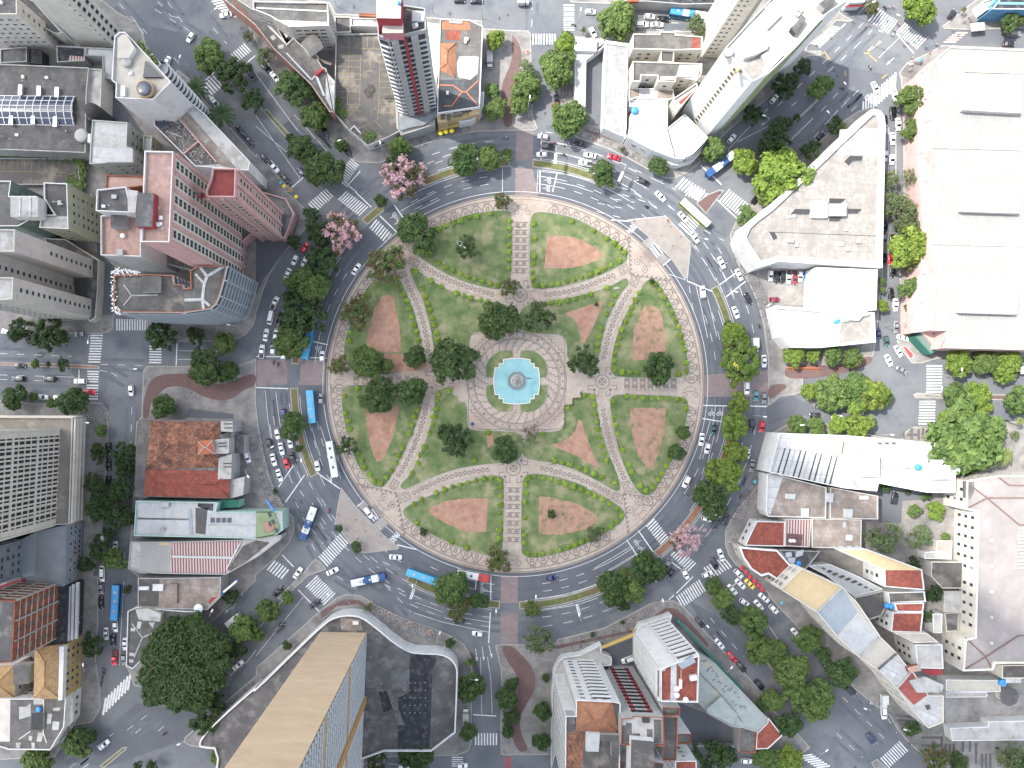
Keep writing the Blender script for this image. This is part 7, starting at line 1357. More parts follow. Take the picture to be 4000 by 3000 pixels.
BM = [crownmesh('bush', 80+i, [LB], nc=80, per=14, leaf=.16, cl=(.16, .22), flat=.95) for i in range(3)]
rb = random.Random(9)
for ph, q in BUSH.items():
    pts = P(q)
    for i, (x, y) in enumerate(pts):
        w = W(x, y, .8); s = 1.0*rb.uniform(.84, 1.12); o = link('round_bush', BM[rb.randrange(3)], None, (w[0], w[1], PZ+.07+s*.35), rb.random()*6, (s, s, s)); v = rb.uniform(.75, 1.1); o.color = (v*rb.uniform(.9, 1.05), v, v, 1)
        wd = 'first second third fourth fifth sixth seventh eighth ninth tenth eleventh twelfth thirteenth fourteenth'.split()[i]
        tag(o, f'{wd} clipped bush along {ph}', 'bush', 'clipped round bushes of the lawns')
# low hedge of the stair corner
g = MB(); R = random.Random(2)
for a, b_ in zip(P('t22 600,70 600,125 530,125 530,185 455,185 455,350'), P('t22 600,125 530,125 530,185 455,185 455,350 450,380')):
    for i in range(60):
        f = R.random(); w = W(a[0]+(b_[0]-a[0])*f, a[1]+(b_[1]-a[1])*f, .5); z = PZ+R.uniform(.1, .55); t = R.random()*6; x, y = w[0]+R.gauss(0, .13), w[1]+R.gauss(0, .13)
        g.poly([(x+.18*math.cos(t+j*1.57), y+.18*math.sin(t+j*1.57), z+R.uniform(-.08, .08)) for j in range(4)])
o = g.build('hedge', [LG]); tag(o, 'low stepped hedge at the stair edged corner of the fountain square', 'hedge')
# ================= fountain
WATER = M('pool_water', (.2, .42, .44), (.27, .49, .49), scale=.5, rough=.15, spec=.5, c3=(.17, .37, .4), s3=.25, bump=.15)
fo = thing('fountain', 'turquoise fountain pool with a stepped white rim and an octagonal planter', 'fountain', (*W(FX, FY), 0)); LAND.append((FX, FY, 'the turquoise fountain'))
def fl(pts): c = W(FX, FY); return [(x-c[0], y-c[1]) for x, y in pts]
pp = []
for i in range(16):  # notched outline, steps on the diagonals
    pass
h = 90*S; st = []
for qd in range(4):
    a = qd*math.pi/2; loc = [(h*1.01, -.2*h), (h*1.01, .2*h), (.95*h, .6*h), (.78*h, .6*h), (.78*h, .78*h), (.6*h, .78*h), (.6*h, .95*h)]
    for x, y in loc: st.append((x*math.cos(a)-y*math.sin(a), x*math.sin(a)+y*math.cos(a)))
st = ccw(st); ins = inset(st, .35); g = MB(); g.prism(st, 0, PZ+.5, 0, top=False); g.ring(st, ins, PZ+.1, PZ+.5); g.f = [f for i, f in enumerate(g.f) if i < len(st) or (i-len(st)) % 3]; g.m = g.m[:len(g.f)]; g.sm = g.sm[:len(g.f)]
g.build('pool_rim', [M('pale_rim', (.68, .64, .58), (.6, .56, .5), scale=.6)], fo); g = MB(); g.ngon(ins, PZ+.3); g.build('water', [WATER], fo)
o8 = circ(0, .2, 3.3, 8, math.pi/8, 2*math.pi+math.pi/8); i8 = circ(0, .2, 2.7, 8, math.pi/8, 2*math.pi+math.pi/8); g = MB(); g.prism(o8, PZ, PZ+.9, 0, top=False); g.ring(o8, i8, PZ+.3, PZ+.9); g.f = [f for i, f in enumerate(g.f) if i < 8 or (i-8) % 3]; g.m = g.m[:len(g.f)]; g.sm = g.sm[:len(g.f)]
g.build('planter', [M('grey_planter', (.17, .17, .165), (.25, .245, .235), scale=.6)], fo); g = MB(); g.prism(circ(0, .2, 2.2, 8, math.pi/8, 2*math.pi+math.pi/8), PZ, PZ+1.0); g.build('planter_curb', [LCONC], fo); g = MB(); g.lathe((0, .2, PZ+1), [(1.8, .01), (1.7, .15), (.9, .3), (.35, .8), (.25, 1.4), (.05, 1.6)], 12); g.build('spray_column', [M('wet_stone', (.16, .15, .13), (.4, .39, .37), scale=1.8)], fo)
g = MB(); g.box((2.8*1.55, 1.0, PZ+.32), (1.7, .28, .1)); g.build('underwater_grate', [DARKW], fo)
for i, (dx, dy) in enumerate(((-84, -68), (84, -68), (84, 68), (-84, 68))):  # corner lawns hugging the pool
    q = [(FX+dx/84*(38 if False else 0), FY)]
    a0 = math.degrees(math.atan2(dy/68, dx/84)); pts = [fp(138-19*(t/38)**2, a0+t) for t in range(-38, 39, 4)]+[fp(82, a0+t) for t in (37, 10, 0, -10, -37)]
    g = MB(); p = ccw(pts); g.prism(p, PZ, PZ+.16, 1, 1); g.ngon(inset(p, .15), PZ+.18, 0); tag(g.build('pool_lawn', [GRASS, KERB]), kind='structure')
# ================= vehicles
PAINT = tint_mat('car_paint', .28, .5, .6); CGL = M('car_glass', (.012, .014, .017), rough=.12, spec=.6); TYRE = plain('tyre', (.02, .02, .02), .9); HEADL = plain('headlight', (.75, .75, .72), .2); TAILL = plain('taillight', (.35, .02, .02), .3); TRIM = plain('black_trim', (.03, .03, .03), .6); RIM = plain('rim', (.35, .35, .36), .4, .7)
WHEEL = MB(); WHEEL.tube((0, -.1, 0), (0, .1, 0), .32, n=14); WHEEL.tube((0, -.11, 0), (0, .11, 0), .19, n=10, m=1); WHEELM = WHEEL.mesh('wheel', [TYRE, RIM])
HL = MB(); HL.box((0, 0, 0), (.12, .34, .14)); HLM = HL.mesh('headlight', [HEADL]); TL = MB(); TL.box((0, 0, 0), (.1, .3, .18)); TLM = TL.mesh('taillight', [TAILL])
def sect(st):  # loft a body through stations (x, half width, z low, z high)
    g = MB(); rings = []
    for x, w, a, z in st:
        b = len(g.v); e = min(.13, (z-a)*.3); g.v += [(x, -w*.92, a), (x, -w, a+.2), (x, -w*.98, z-e), (x, -w*.88, z), (x, 0, z+.035), (x, w*.88, z), (x, w*.98, z-e), (x, w, a+.2), (x, w*.92, a)]; rings.append(b)
    for r0, r1 in zip(rings, rings[1:]):
        for i in range(8): g.f.append([r0+i, r0+i+1, r1+i+1, r1+i][::-1]); g.m.append(0); g.sm.append(True)
        g.f.append([r0, r1, r1+8, r0+8]); g.m.append(0); g.sm.append(False)
    g.f.append([rings[0]+i for i in range(9)]); g.m.append(0); g.sm.append(False); g.f.append([rings[-1]+i for i in range(9)][::-1]); g.m.append(0); g.sm.append(False); return g
def carkit(kind):
    L = {'hatchback': 3.9, 'sedan': 4.5, 'suv': 4.5, 'pickup': 5.0, 'van': 4.9}[kind]; h = L/2; w = .88 if kind not in ('suv', 'van', 'pickup') else .95; zb = .88 if kind not in ('suv', 'van', 'pickup') else 1.05
    st = [(-h, w*.8, .35, zb-.25), (-h+.12, w*.93, .25, zb-.06), (-h+.6, w, .22, zb), (0, w, .22, zb), (h-1.15, w, .22, zb-.02), (h-.5, w*.96, .22, zb-.14), (h-.12, w*.86, .25, zb-.26), (h, w*.7, .35, zb-.36)]
    body = sect(st).mesh('body', [PAINT])
    if kind == 'hatchback': lo, hi = (-h+.15, h-1.1), (-h+.5, h-1.95)
    elif kind == 'sedan': lo, hi = (-h+.75, h-1.2), (-h+1.4, h-2.05)
    elif kind == 'suv': lo, hi = (-h+.12, h-1.15), (-h+.4, h-1.9)
    elif kind == 'pickup': lo, hi = (-.75, h-1.2), (-.45, h-1.95)
    else: lo, hi = (-h+.08, h-.5), (-h+.2, h-1.2)
    zr = {'hatchback': 1.45, 'sedan': 1.42, 'suv': 1.68, 'pickup': 1.7, 'van': 1.95}[kind]; wi, wr = w*.9, w*.74
    g = MB(); b = [(lo[0], -wi*.96, zb-.01), (lo[1], -wi*.9, zb-.05), (lo[1], wi*.9, zb-.05), (lo[0], wi*.96, zb-.01)]; t = [(hi[0], -wr, zr-.06), (hi[1], -wr, zr-.06), (hi[1], wr, zr-.06), (hi[0], wr, zr-.06)]
    for i in range(4): j = (i+1) % 4; g.poly([b[i], b[j], t[j], t[i]])
    win = g.mesh('windows', [CGL]); g = MB()
    n = 6
    for i in range(n):  # roof skin, softly domed
        for j in range(4):
            def rp(a, c): x = hi[0]-.05+(hi[1]-hi[0]+.1)*a/n; y = -wr*1.02+2.04*wr*c/4; return (x, y, zr-.05*(2*a/n-1)**2-.06*(2*c/4-1)**2)
            g.poly([rp(i, j), rp(i+1, j), rp(i+1, j+1), rp(i, j+1)], 0, True)
    for s in (-1, 1):  # pillars
        for a, c in ((0, 0), (1, 1)): g.tube((b[0][0] if a == 0 else b[1][0], s*wi*.95, zb-.03), (hi[0] if a == 0 else hi[1], s*wr, zr-.07), .06, n=4)
        g.tube(((lo[0]+lo[1])/2, s*wi*.97, zb-.03), ((hi[0]+hi[1])/2, s*wr*1.01, zr-.08), .05, n=4)
        g.box((h-1.35, s*(w+.08), zb+.06), (.2, .18, .13))
    roof = g.mesh('roof', [PAINT]); extra = None
    if kind == 'pickup': g = MB(); g.box(((-h+.15-.8)/2, 0, zb+.03), (h-.95, w*1.5, .05)); extra = g.mesh('cargo_bed', [TRIM])
    return dict(L=L, w=w, zb=zb, body=body, win=win, roof=roof, extra=extra, h=h)
KIT = {k: carkit(k) for k in ('hatchback', 'sedan', 'suv', 'pickup', 'van')}
COLR = {'white': (.62, .62, .61), 'black': (.012, .013, .016), 'grey': (.16, .165, .17), 'silver': (.45, .46, .47), 'red': (.5, .015, .03), 'navy': (.02, .035, .1), 'teal': (.05, .17, .2), 'blue': (.05, .16, .38), 'maroon': (.2, .02, .035), 'yellow': (.65, .45, .07), 'green': (.03, .08, .07)}
def car(t, x, y, a, col, kind):
    px, py = tpt(t, x, y); w = W(px, py, .9); k = KIT[kind]; o = thing('car', None, 'car' if kind not in ('van', 'pickup') else kind, (w[0], w[1], .012), -math.radians(a), 'cars in the streets')
    place_later(o, px, py, f'{col} {kind}'); c = (*COLR[col], 1)
    for n, m in (('body', k['body']), ('roof', k['roof'])): q = link(n, m, o); q.color = c
    link('windows', k['win'], o)
    if k['extra']: link('cargo_bed', k['extra'], o)
    for sx in (-1, 1):
        for sy in (-1, 1): link('wheel', WHEELM, o, (sx*(k['h']-.85), sy*(k['w']-.1), .32))
    for sy in (-1, 1): link('headlight', HLM, o, (k['h']-.14, sy*k['w']*.62, k['zb']-.3)); link('taillight', TLM, o, (-k['h']+.04, sy*k['w']*.66, k['zb']-.2))
# heading a: image degrees clockwise from rightwards (front of the car)
CARS = {
 't00': '1645,320,125,white,hatchback 1440,535,115,white,sedan 1950,125,170,white,sedan 1855,885,50,white,sedan 2080,1130,50,black,sedan 2150,1210,50,black,sedan 2170,640,50,black,hatchback',
 't10': '90,590,45,black,suv 160,660,50,white,sedan 75,1370,50,black,hatchback 150,1440,48,white,pickup 255,1545,50,black,sedan 390,1480,-130,navy,hatchback 1905,5,0,black,sedan 1760,0,0,black,hatchback 600,1140,60,black,hatchback 790,1310,50,black,hatchback',
 't20': '680,100,0,white,hatchback 1190,140,2,white,hatchback 1310,160,5,black,sedan 1125,210,0,white,suv 1255,210,0,white,sedan 1700,130,40,white,sedan 700,275,60,white,hatchback 385,860,85,black,hatchback 382,925,85,red,hatchback 270,1180,190,silver,hatchback 305,1262,188,black,sedan 260,1332,182,white,hatchback 585,1240,190,black,sedan 675,1340,192,white,sedan 635,1410,190,white,pickup 880,1355,195,red,sedan 1133,1567,205,black,sedan 1900,1195,-50,white,hatchback',
 't30': '930,755,65,white,sedan 1100,820,80,white,sedan 1080,975,88,black,suv 1010,1040,85,black,hatchback 1130,1070,88,white,sedan 1080,1195,85,white,sedan 1015,1345,90,silver,hatchback 1075,1375,90,white,hatchback 1595,120,-55,black,hatchback 2130,290,0,grey,suv 2085,378,0,black,sedan 55,850,-50,white,hatchback 450,1180,-45,black,sedan',
 't31': '1010,295,90,black,sedan 1000,410,90,grey,hatchback 1078,410,90,black,hatchback 1005,575,90,black,hatchback 1065,580,90,red,hatchback 1080,690,88,black,hatchback 1065,880,88,black,sedan 1105,975,90,white,sedan 1110,1165,92,grey,sedan 955,1230,85,navy,sedan 1025,1290,80,green,hatchback 1170,1260,15,white,sedan 1130,1375,60,white,sedan 1045,1455,65,white,sedan 1160,1540,30,grey,sedan 25,720,90,white,hatchback 75,735,90,black,sedan 125,735,90,black,suv 180,735,90,silver,pickup 232,738,90,maroon,pickup 280,728,90,white,hatchback 328,728,90,blue,hatchback 380,755,88,white,pickup 60,930,0,maroon,hatchback',
 't01': '65,1210,15,white,sedan 265,1275,-20,black,hatchback 690,1230,180,grey,hatchback 155,1612,182,black,suv 425,1615,182,black,suv 690,1635,180,white,suv 170,1500,0,black,hatchback',
 't11': '865,665,-57,white,sedan 420,480,-60,red,hatchback 335,585,115,white,hatchback 420,600,115,white,hatchback 270,710,112,white,sedan 160,960,-65,white,pickup 125,1085,102,white,van 190,1150,100,black,sedan 85,1235,-80,white,sedan 50,1380,-85,white,pickup 145,1360,-88,white,hatchback 235,1405,-88,white,hatchback 170,1230,-80,white,hatchback 570,1420,-92,white,hatchback',
 't12': '560,130,-92,grey,hatchback 237,262,85,navy,hatchback 183,430,80,white,hatchback 262,400,80,white,hatchback 292,500,80,white,sedan 118,520,78,black,hatchback 218,560,78,white,sedan 150,655,75,white,sedan 262,687,75,red,hatchback 315,645,75,black,sedan 200,790,72,white,sedan 528,705,80,white,hatchback 970,1110,55,white,suv 1205,1497,3,white,sedan 660,1620,-25,white,sedan 360,1635,-55,white,sedan',
 't02': '770,70,5,red,sedan 365,113,3,white,hatchback 505,118,5,white,hatchback 2135,630,75,white,suv 890,1355,90,white,suv 995,1415,88,white,sedan 880,1620,88,white,sedan 935,560,90,black,suv 935,700,90,black,sedan 935,840,90,black,hatchback 1130,55,90,white,hatchback',
 't03': '870,110,88,grey,hatchback 870,235,88,black,sedan 915,500,88,silver,sedan 995,440,88,white,hatchback 975,560,88,black,sedan 988,710,90,red,pickup 1078,590,90,white,sedan 1068,725,88,grey,hatchback 2055,772,-40,white,sedan 895,1460,-40,white,sedan 50,1465,0,navy,hatchback 880,5,88,white,hatchback',
 't13': '190,130,-45,black,sedan 510,240,-35,black,sedan 200,445,-42,black,suv 1755,390,180,black,hatchback 1915,500,185,white,hatchback 1780,1640,0,white,hatchback 1270,1650,0,white,hatchback',
 't23': '345,15,-5,navy,hatchback 1905,120,48,white,sedan 1975,70,45,white,sedan 2058,70,45,yellow,sedan 2010,230,35,white,hatchback 2135,255,52,white,sedan 2180,190,40,white,sedan 1630,405,50,black,sedan 1795,590,50,white,sedan 1905,705,50,red,sedan 1985,790,50,black,sedan 2140,945,50,black,suv 1000,725,160,white,suv 2030,1600,5,white,hatchback',
 't22': '2030,35,88,white,suv 2110,100,88,teal,hatchback 2180,120,88,grey,hatchback 2075,355,88,black,suv 2160,370,92,red,hatchback 1745,390,95,green,sedan 1640,480,98,white,sedan 1690,555,100,white,hatchback 2035,600,92,white,hatchback 2075,705,100,grey,sedan 1508,845,115,white,suv 1685,1165,15,white,hatchback 1760,1205,115,black,sedan 1845,1175,110,black,sedan 1808,1480,-110,white,sedan 1755,1555,65,black,sedan 1340,1565,120,grey,hatchback 1370,1640,125,black,hatchback 1500,1645,60,white,hatchback 1690,1645,-20,white,hatchback 1960,1640,45,white,hatchback',
 't32': '450,195,10,grey,hatchback 405,270,180,black,hatchback 600,290,0,white,hatchback 1095,985,-80,black,suv', 't33': '575,680,85,white,suv 515,810,55,navy,sedan 140,285,50,white,sedan 30,165,45,white,hatchback 300,460,45,black,hatchback 410,570,40,black,suv',
 't21': '1283,35,45,white,sedan 1480,215,50,white,sedan 1580,390,55,white,sedan 1812,610,65,white,sedan 1965,715,65,white,sedan 1650,865,-95,white,suv 2042,920,65,black,sedan 1935,1040,70,white,sedan 2180,1460,88,white,sedan 2105,60,-50,black,hatchback',
}
for t, q in CARS.items():
    for w in q.split(): x, y, a, c, k = w.split(','); car(t, float(x), float(y), float(a), c, k)
# buses: colour of the roof in three lengthwise zones
def bus(t, x0, y0, x1, y1, label, cols, base):
    """from rear (x0,y0) to front (x1,y1) of the roof"""
    a, b_ = Vector(W(*tpt(t, x0, y0), 3)), Vector(W(*tpt(t, x1, y1), 3)); L = (b_-a).length; c = (a+b_)/2; d = (b_-a); o = thing('bus', label, 'bus', (c.x, c.y, .012), math.atan2(d.y, d.x), 'city buses'); h = L/2; w = 1.28
    g = MB(); g.prism([(-h, -w*.95), (-h+.2, -w), (h-.5, -w), (h, -w*.8), (h, w*.8), (h-.5, w), (-h+.2, w), (-h, w*.95)], .3, 1.25, 0, top=False, bot=True); g.prism([(-h, -w*.95), (-h+.2, -w), (h-.5, -w), (h, -w*.8), (h, w*.8), (h-.5, w), (-h+.2, w), (-h, w*.95)], 2.3, 2.85, 0, top=False)
    n = len(cols); xs = [-h+.0+L*i/n for i in range(n+1)]
    for i in range(n):
        pr_ = [(-w, 2.85), (-w*.9, 3.05), (0, 3.12), (w*.9, 3.05), (w, 2.85)]
        for (y0_, z0_), (y1_, z1_) in zip(pr_, pr_[1:]): g.poly([(xs[i], y0_, z0_), (xs[i+1], y0_, z0_), (xs[i+1], y1_, z1_), (xs[i], y1_, z1_)], 1+i)
    for s in (-1, 1): g.poly([(s*h, -w*.9, 2.85), (s*h, w*.9, 2.85), (s*(h-.1), w*.85, 3.05), (s*(h-.1), -w*.85, 3.05)], 1 if s < 0 else n)
    g.build('body', [base]+list(cols), o); g = MB(); g.prism([(-h+.02, -w*.94), (-h+.22, -w*.985), (h-.5, -w*.985), (h-.03, -w*.78), (h-.03, w*.78), (h-.5, w*.985), (-h+.22, w*.985), (-h+.02, w*.94)], 1.25, 2.3, 0, top=False); g.build('windows', [CGL], o)
    for x in (-h+2.6, h-2.4):
        for s in (-1, 1): link('wheel', WHEELM, o, (x, s*1.12, .48), 0, (1.5, 1.6, 1.5))
    for x in (-h*.6, -.1*h, h*.45): g = MB(); g.box((x, 0, 3.17), (.8, .75, .12)); g.build('roof_hatch', [LCONC if base is not BUSW else DCONC], o)
    g = MB(); g.box((h*.15, 0, 3.2), (1.9, 1.5, .2)); g.build('air_conditioner', [cols[len(cols)//2]], o)
    for s in (-1, 1): link('headlight', HLM, o, (h-.02, s*.9, .8)); link('taillight', TLM, o, (-h, s*1.0, .9))
    return o
BUSB = M('sky_blue_paint', (.09, .38, .6), (.11, .42, .64), scale=.3, rough=.35); BUSD = M('navy_paint', (.03, .085, .22), (.04, .1, .25), scale=.3, rough=.35); BUSW = M('bus_white', (.68, .69, .68), (.6, .61, .6), scale=.4, rough=.4); BUSR = M('bus_red', (.5, .05, .05), (.45, .04, .04), scale=.4, rough=.4); BUSL = M('bus_lime', (.5, .55, .12), (.45, .5, .1), scale=.4, rough=.4); BUSC = M('azure_paint', (.05, .27, .55), (.07, .31, .6), scale=.3, rough=.35)
BUSG = M('bus_silver', (.52, .54, .5), (.45, .47, .44), scale=.4, rough=.4)
bus('t12', 484, 338, 460, 55, 'sky blue bus alone on the left inner ring, in open view', [BUSB]*3, BUSB); bus('t11', 480, 1150, 415, 1442, 'blue bus half hidden under trees at the left stop line', [BUSC, BUSC, BUSB], BUSB); bus('t12', 628, 495, 682, 805, 'long white bus on the left inner ring', [BUSW]*3, BUSW)
bus('t12', 500, 1065, 398, 1345, 'navy bus with white roof panels turning at the lower left island', [BUSW, BUSW, BUSD, BUSW, BUSD], BUSD); bus('t13', 1115, 5, 822, 68, 'navy and white bus crossing at the lower ring', [BUSD, BUSW, BUSD, BUSW, BUSW], BUSD); bus('s', 1588, 2234, 1735, 2285, 'sky blue bus on the lower inner ring by the median tree', [BUSB]*3, BUSB); bus('s', 1785, 2240, 1910, 2262, 'white bus with a red front on the lower inner ring', [BUSW, BUSW, BUSR], BUSW)
bus('t20', 1372, 85, 1690, 135, 'blue and white bus on the top street', [BUSC, BUSC, BUSW, BUSC, BUSW, BUSW], BUSC); bus('t20', 1925, 1325, 1690, 1510, 'navy bus with white panels leaving the upper right avenue', [BUSW, BUSD, BUSW, BUSD], BUSD); bus('t21', 1472, 70, 1705, 282, 'silver bus with lime sides on the upper right ring', [BUSG]*3, BUSL); bus('t03', 997, 82, 980, 385, 'bright blue bus in the left side street', [BUSC]*3, BUSC); bus('t31', 2300, 1520, 2185, 1545, 'white bus edge at the right border street', [BUSW]*2, BUSW)
# box trucks
def truck(t, x, y, a, label, L=5.2, col=None):
    w = W(*tpt(t, x, y), 2.5); o = thing('truck', label, 'truck', (w[0], w[1], .012), -math.radians(a), None); g = MB(); g.box((-.7, 0, 1.75), (L-1.4, 2.1, 2.1)); g.build('cargo_box', [col or BUSW], o); g = MB(); g.box((L/2-.55, 0, 1.2), (1.3, 1.9, 1.5), 0, 0, .86); g.build('cab', [BUSW], o); g = MB(); g.box((L/2-.1, 0, 1.5), (.5, 1.7, .6), 0, 0, .8); g.build('windscreen', [CGL], o)
    for x_ in (-L/2+1.0, L/2-.9):
        for s in (-1, 1): link('wheel', WHEELM, o, (x_, s*.92, .38), 0, (1.2, 1.2, 1.2))
truck('t10', 2020, 505, 90, 'pale box truck beside the top brick footway', 5.4, METAL); truck('t03', 2010, 385, -40, 'white box truck under trees on the lower left avenue', 5.6); truck('t13', 1812, 1225, -90, 'white box truck between trees by the dark deck', 5.6, LCONC); truck('t21', 2110, 1320, 88, 'white van truck behind the yellow flowered tree', 4.8); truck('t33', 583, 625, 88, 'white box truck parked by the stepped terrace end', 4.6); truck('t10', 2310, 0, 0, 'white box truck at the very top of the street', 4)
# ================= people and motorcycles
SKIN = plain('skin', (.3, .17, .11), .7); HAIR = plain('hair', (.02, .015, .012), .8)
def person_mesh(name, seat, shirt, trouser, stride=.0):
    me = bpy.data.meshes.new('sk'); ob = bpy.data.objects.new('sk', me); COL.objects.link(ob); V = []; E = []; Rr = []
    def v(p, r, par=None):
        V.append(p); Rr.append(r)
        if par is not None: E.append((par, len(V)-1))
        return len(V)-1
    hip = .95 if not seat else .8
    pv = v((0, 0, hip), .13); ch = v((.02, 0, hip+.28), .14, pv); sh = v((.02, 0, hip+.48), .12, ch); nk = v((.03, 0, hip+.56), .055, sh); hd = v((.05, 0, hip+.68), .1, nk); v((.05, 0, hip+.78), .085, hd)
    for s in (-1, 1):
        st = stride*s
        if seat: k = v((.38, s*.2, hip-.05), .08, v((.08, s*.11, hip-.04), .1, pv)); an = v((.3, s*.22, .32), .05, k); v((.46, s*.22, .28), .045, an); el = v((.15, s*.3, hip+.25), .05, v((.02, s*.2, hip+.45), .065, sh)); hn = v((.42, s*.28, hip+.22), .038, el)
        else: k = v((st*.18, s*.1, .5), .07, v((0, s*.1, hip-.06), .095, pv)); an = v((st*.28-.04, s*.1, .09), .045, k); v((st*.28+.12, s*.11, .04), .04, an); el = v((-st*.12, s*.26, hip+.18), .048, v((.02, s*.2, hip+.45), .065, sh)); hn = v((-st*.05+.08, s*.26, hip-.05), .036, el)
        for i in range(5): v((V[hn][0]+.04+.005*i, V[hn][1]+(i-2)*.017*s, V[hn][2]-.09+.012*abs(i-2)), .011, hn)
    me.from_pydata(V, E, []); ob.modifiers.new('s', 'SKIN'); 
    for i, r in enumerate(Rr): me.skin_vertices[0].data[i].radius = (r, r)
    me.skin_vertices[0].data[0].use_root = True; ob.modifiers.new('u', 'SUBSURF').levels = 1
    out = bpy.data.meshes.new_from_object(ob.evaluated_get(bpy.context.evaluated_depsgraph_get())); bpy.data.objects.remove(ob); out.name = name
    for m in (shirt, trouser, SKIN, HAIR): out.materials.append(m)
    for f in out.polygons:
        c = f.center; z = c.z-hip; f.use_smooth = True
        f.material_index = 3 if z > .7 or (z > .62 and c.x < .03) else (2 if z > .5 or (abs(c.y) > .2 and z < .2 and not (seat and z < -.02)) else (0 if z > .02 else 1))
    return out
SH = {'white shirt': (.7, .7, .68), 'red top': (.5, .05, .06), 'blue shirt': (.08, .16, .4), 'black shirt': (.02, .02, .025), 'pink top': (.6, .25, .3), 'grey shirt': (.25, .25, .26), 'cyan top': (.05, .4, .5)}
TRO = plain('dark_trousers', (.03, .035, .06), .8); SHM = {k: plain('cloth_'+k.replace(' ', '_'), c, .85) for k, c in SH.items()}
PMESH = {k: person_mesh('person', False, m, TRO, (i % 3)*.5+.4) for i, (k, m) in enumerate(SHM.items())}; SMESH = {k: person_mesh('person', True, SHM[k], TRO) for k in ('black shirt', 'red top', 'white shirt')}
def person(t, x, y, a, sh, z=.012): px, py = tpt(t, x, y); w = W(px, py, .9); o = link('person', PMESH[sh], None, (w[0], w[1], z), -math.radians(a)); tag(o, None, 'person', 'people on foot'); place_later(o, px, py, f'walking person in a {sh}')
rp_ = random.Random(4); SK = list(SH)
for t, q, z in (('t30', '965,220 1030,180 1045,60 1130,210 1190,170 1075,300 1180,390 1270,360 1210,360 1100,265 1240,260 1300,330 540,320 420,390 735,185 1650,300 1085,60 1020,75 880,215 1120,190', .03), ('t30', '1470,390 1455,385 1220,610 1250,560 1290,540 1740,150 1700,190 1755,180 1400,455 1370,410 1250,500 1610,265 1235,600 1270,545 1330,520', .14), ('t12', '1355,560 1365,490 1180,1040 1090,945 2155,1000', .16), ('t21', '65,300 45,300 880,735 1790,0 400,1490', .16), ('t11', '620,1540 2030,1265 2055,1265', .16), ('t22', '345,690 330,660 310,105', .2), ('t12', '530,1640', .16), ('t23', '590,605 1040,360 1495,170', .14), ('t10', '1450,1240 1430,1190 1740,1130', .14), ('t13', '1415,1445 1300,535 810,230', .14), ('t01', '900,1185 1430,1520', .14), ('t33', '600,745 700,830', .14)):
    for w in q.split(): x, y = w.split(','); person(t, float(x), float(y), rp_.uniform(0, 360), SK[rp_.randrange(len(SK))], z)
for t, x, y, sh, lb in (('t12', 1950, 610, 'red top', 'person in a red top lounging on the lawn near the dark tree'), ('t12', 2022, 605, 'pink top', 'person in a pink top beside the dark plaza tree'), ('t12', 2048, 420, 'cyan top', 'person in a cyan top at the fountain square edge')):
    o = link('person', PMESH[sh], None, (*W(*tpt(t, x, y), .5), PZ+.1), .6); tag(o, lb, 'person', 'people on foot')
def moto(t, x, y, a, rider, col='black'):
    px, py = tpt(t, x, y); w = W(px, py, .8); o = thing('motorcycle', None, 'motorcycle', (w[0], w[1], .012), -math.radians(a), 'motorcycles'); place_later(o, px, py, f'{col} motorcycle '+('being ridden' if rider else 'parked'))
    g = MB(); g.tube((-.35, 0, .6), (.3, 0, .75), .16, .13, 8); g.box((-.35, 0, .8), (.7, .26, .12)); g.tube((.3, 0, .75), (.62, 0, .3), .05, n=6); b_ = g.build('body', [PAINT], o); b_.color = (*COLR[col], 1); g = MB(); g.tube((.38, -.36, 1.0), (.38, .36, 1.0), .03, n=5); g.tube((.38, 0, .7), (.38, 0, 1.0), .03, n=5); g.build('handlebar', [TRIM], o)
    for x_ in (-.6, .65): link('wheel', WHEELM, o, (x_, 0, .31), 0, (.97, .6, .97))
    if rider: p = link('person', SMESH[rider], None, (w[0]-.2*math.cos(math.radians(a)), w[1]+.2*math.sin(math.radians(a)), .1), -math.radians(a)); tag(p, None, 'person', 'motorcycle riders'); place_later(p, px, py, f'motorcycle rider in a {rider}')
for q in (('t30', 645, 762, 195, 'black shirt'), ('t30', 885, 582, 60, 'white shirt'), ('t20', 362, 1232, 185, 'red top'), ('t20', 440, 1252, 185, 'white shirt'), ('t20', 445, 1335, 185, 'black shirt'), ('t20', 530, 212, 0, 'black shirt'), ('t11', 150, 1470, -80, 'black shirt'), ('t11', 190, 1488, -70, 'black shirt'), ('t12', 630, 1095, -70, 'red top'), ('t21', 2140, 1160, 70, 'black shirt'), ('t22', 1978, 970, 105, 'red top'), ('t03', 1415, 1365, -40, 'black shirt'), ('t10', 2160, 1188, 180, 'white shirt'), ('t01', 2030, 1295, 20, 'white shirt'), ('t03', 885, 820, 90, None), ('t03', 900, 830, 90, None), ('t03', 885, 860, 90, None), ('t03', 875, 905, 90, None), ('t03', 870, 935, 90, None), ('t21', 2150, 80, 40, None, 'red'), ('t30', 1010, 65, 60, 'black shirt')): moto(*q)
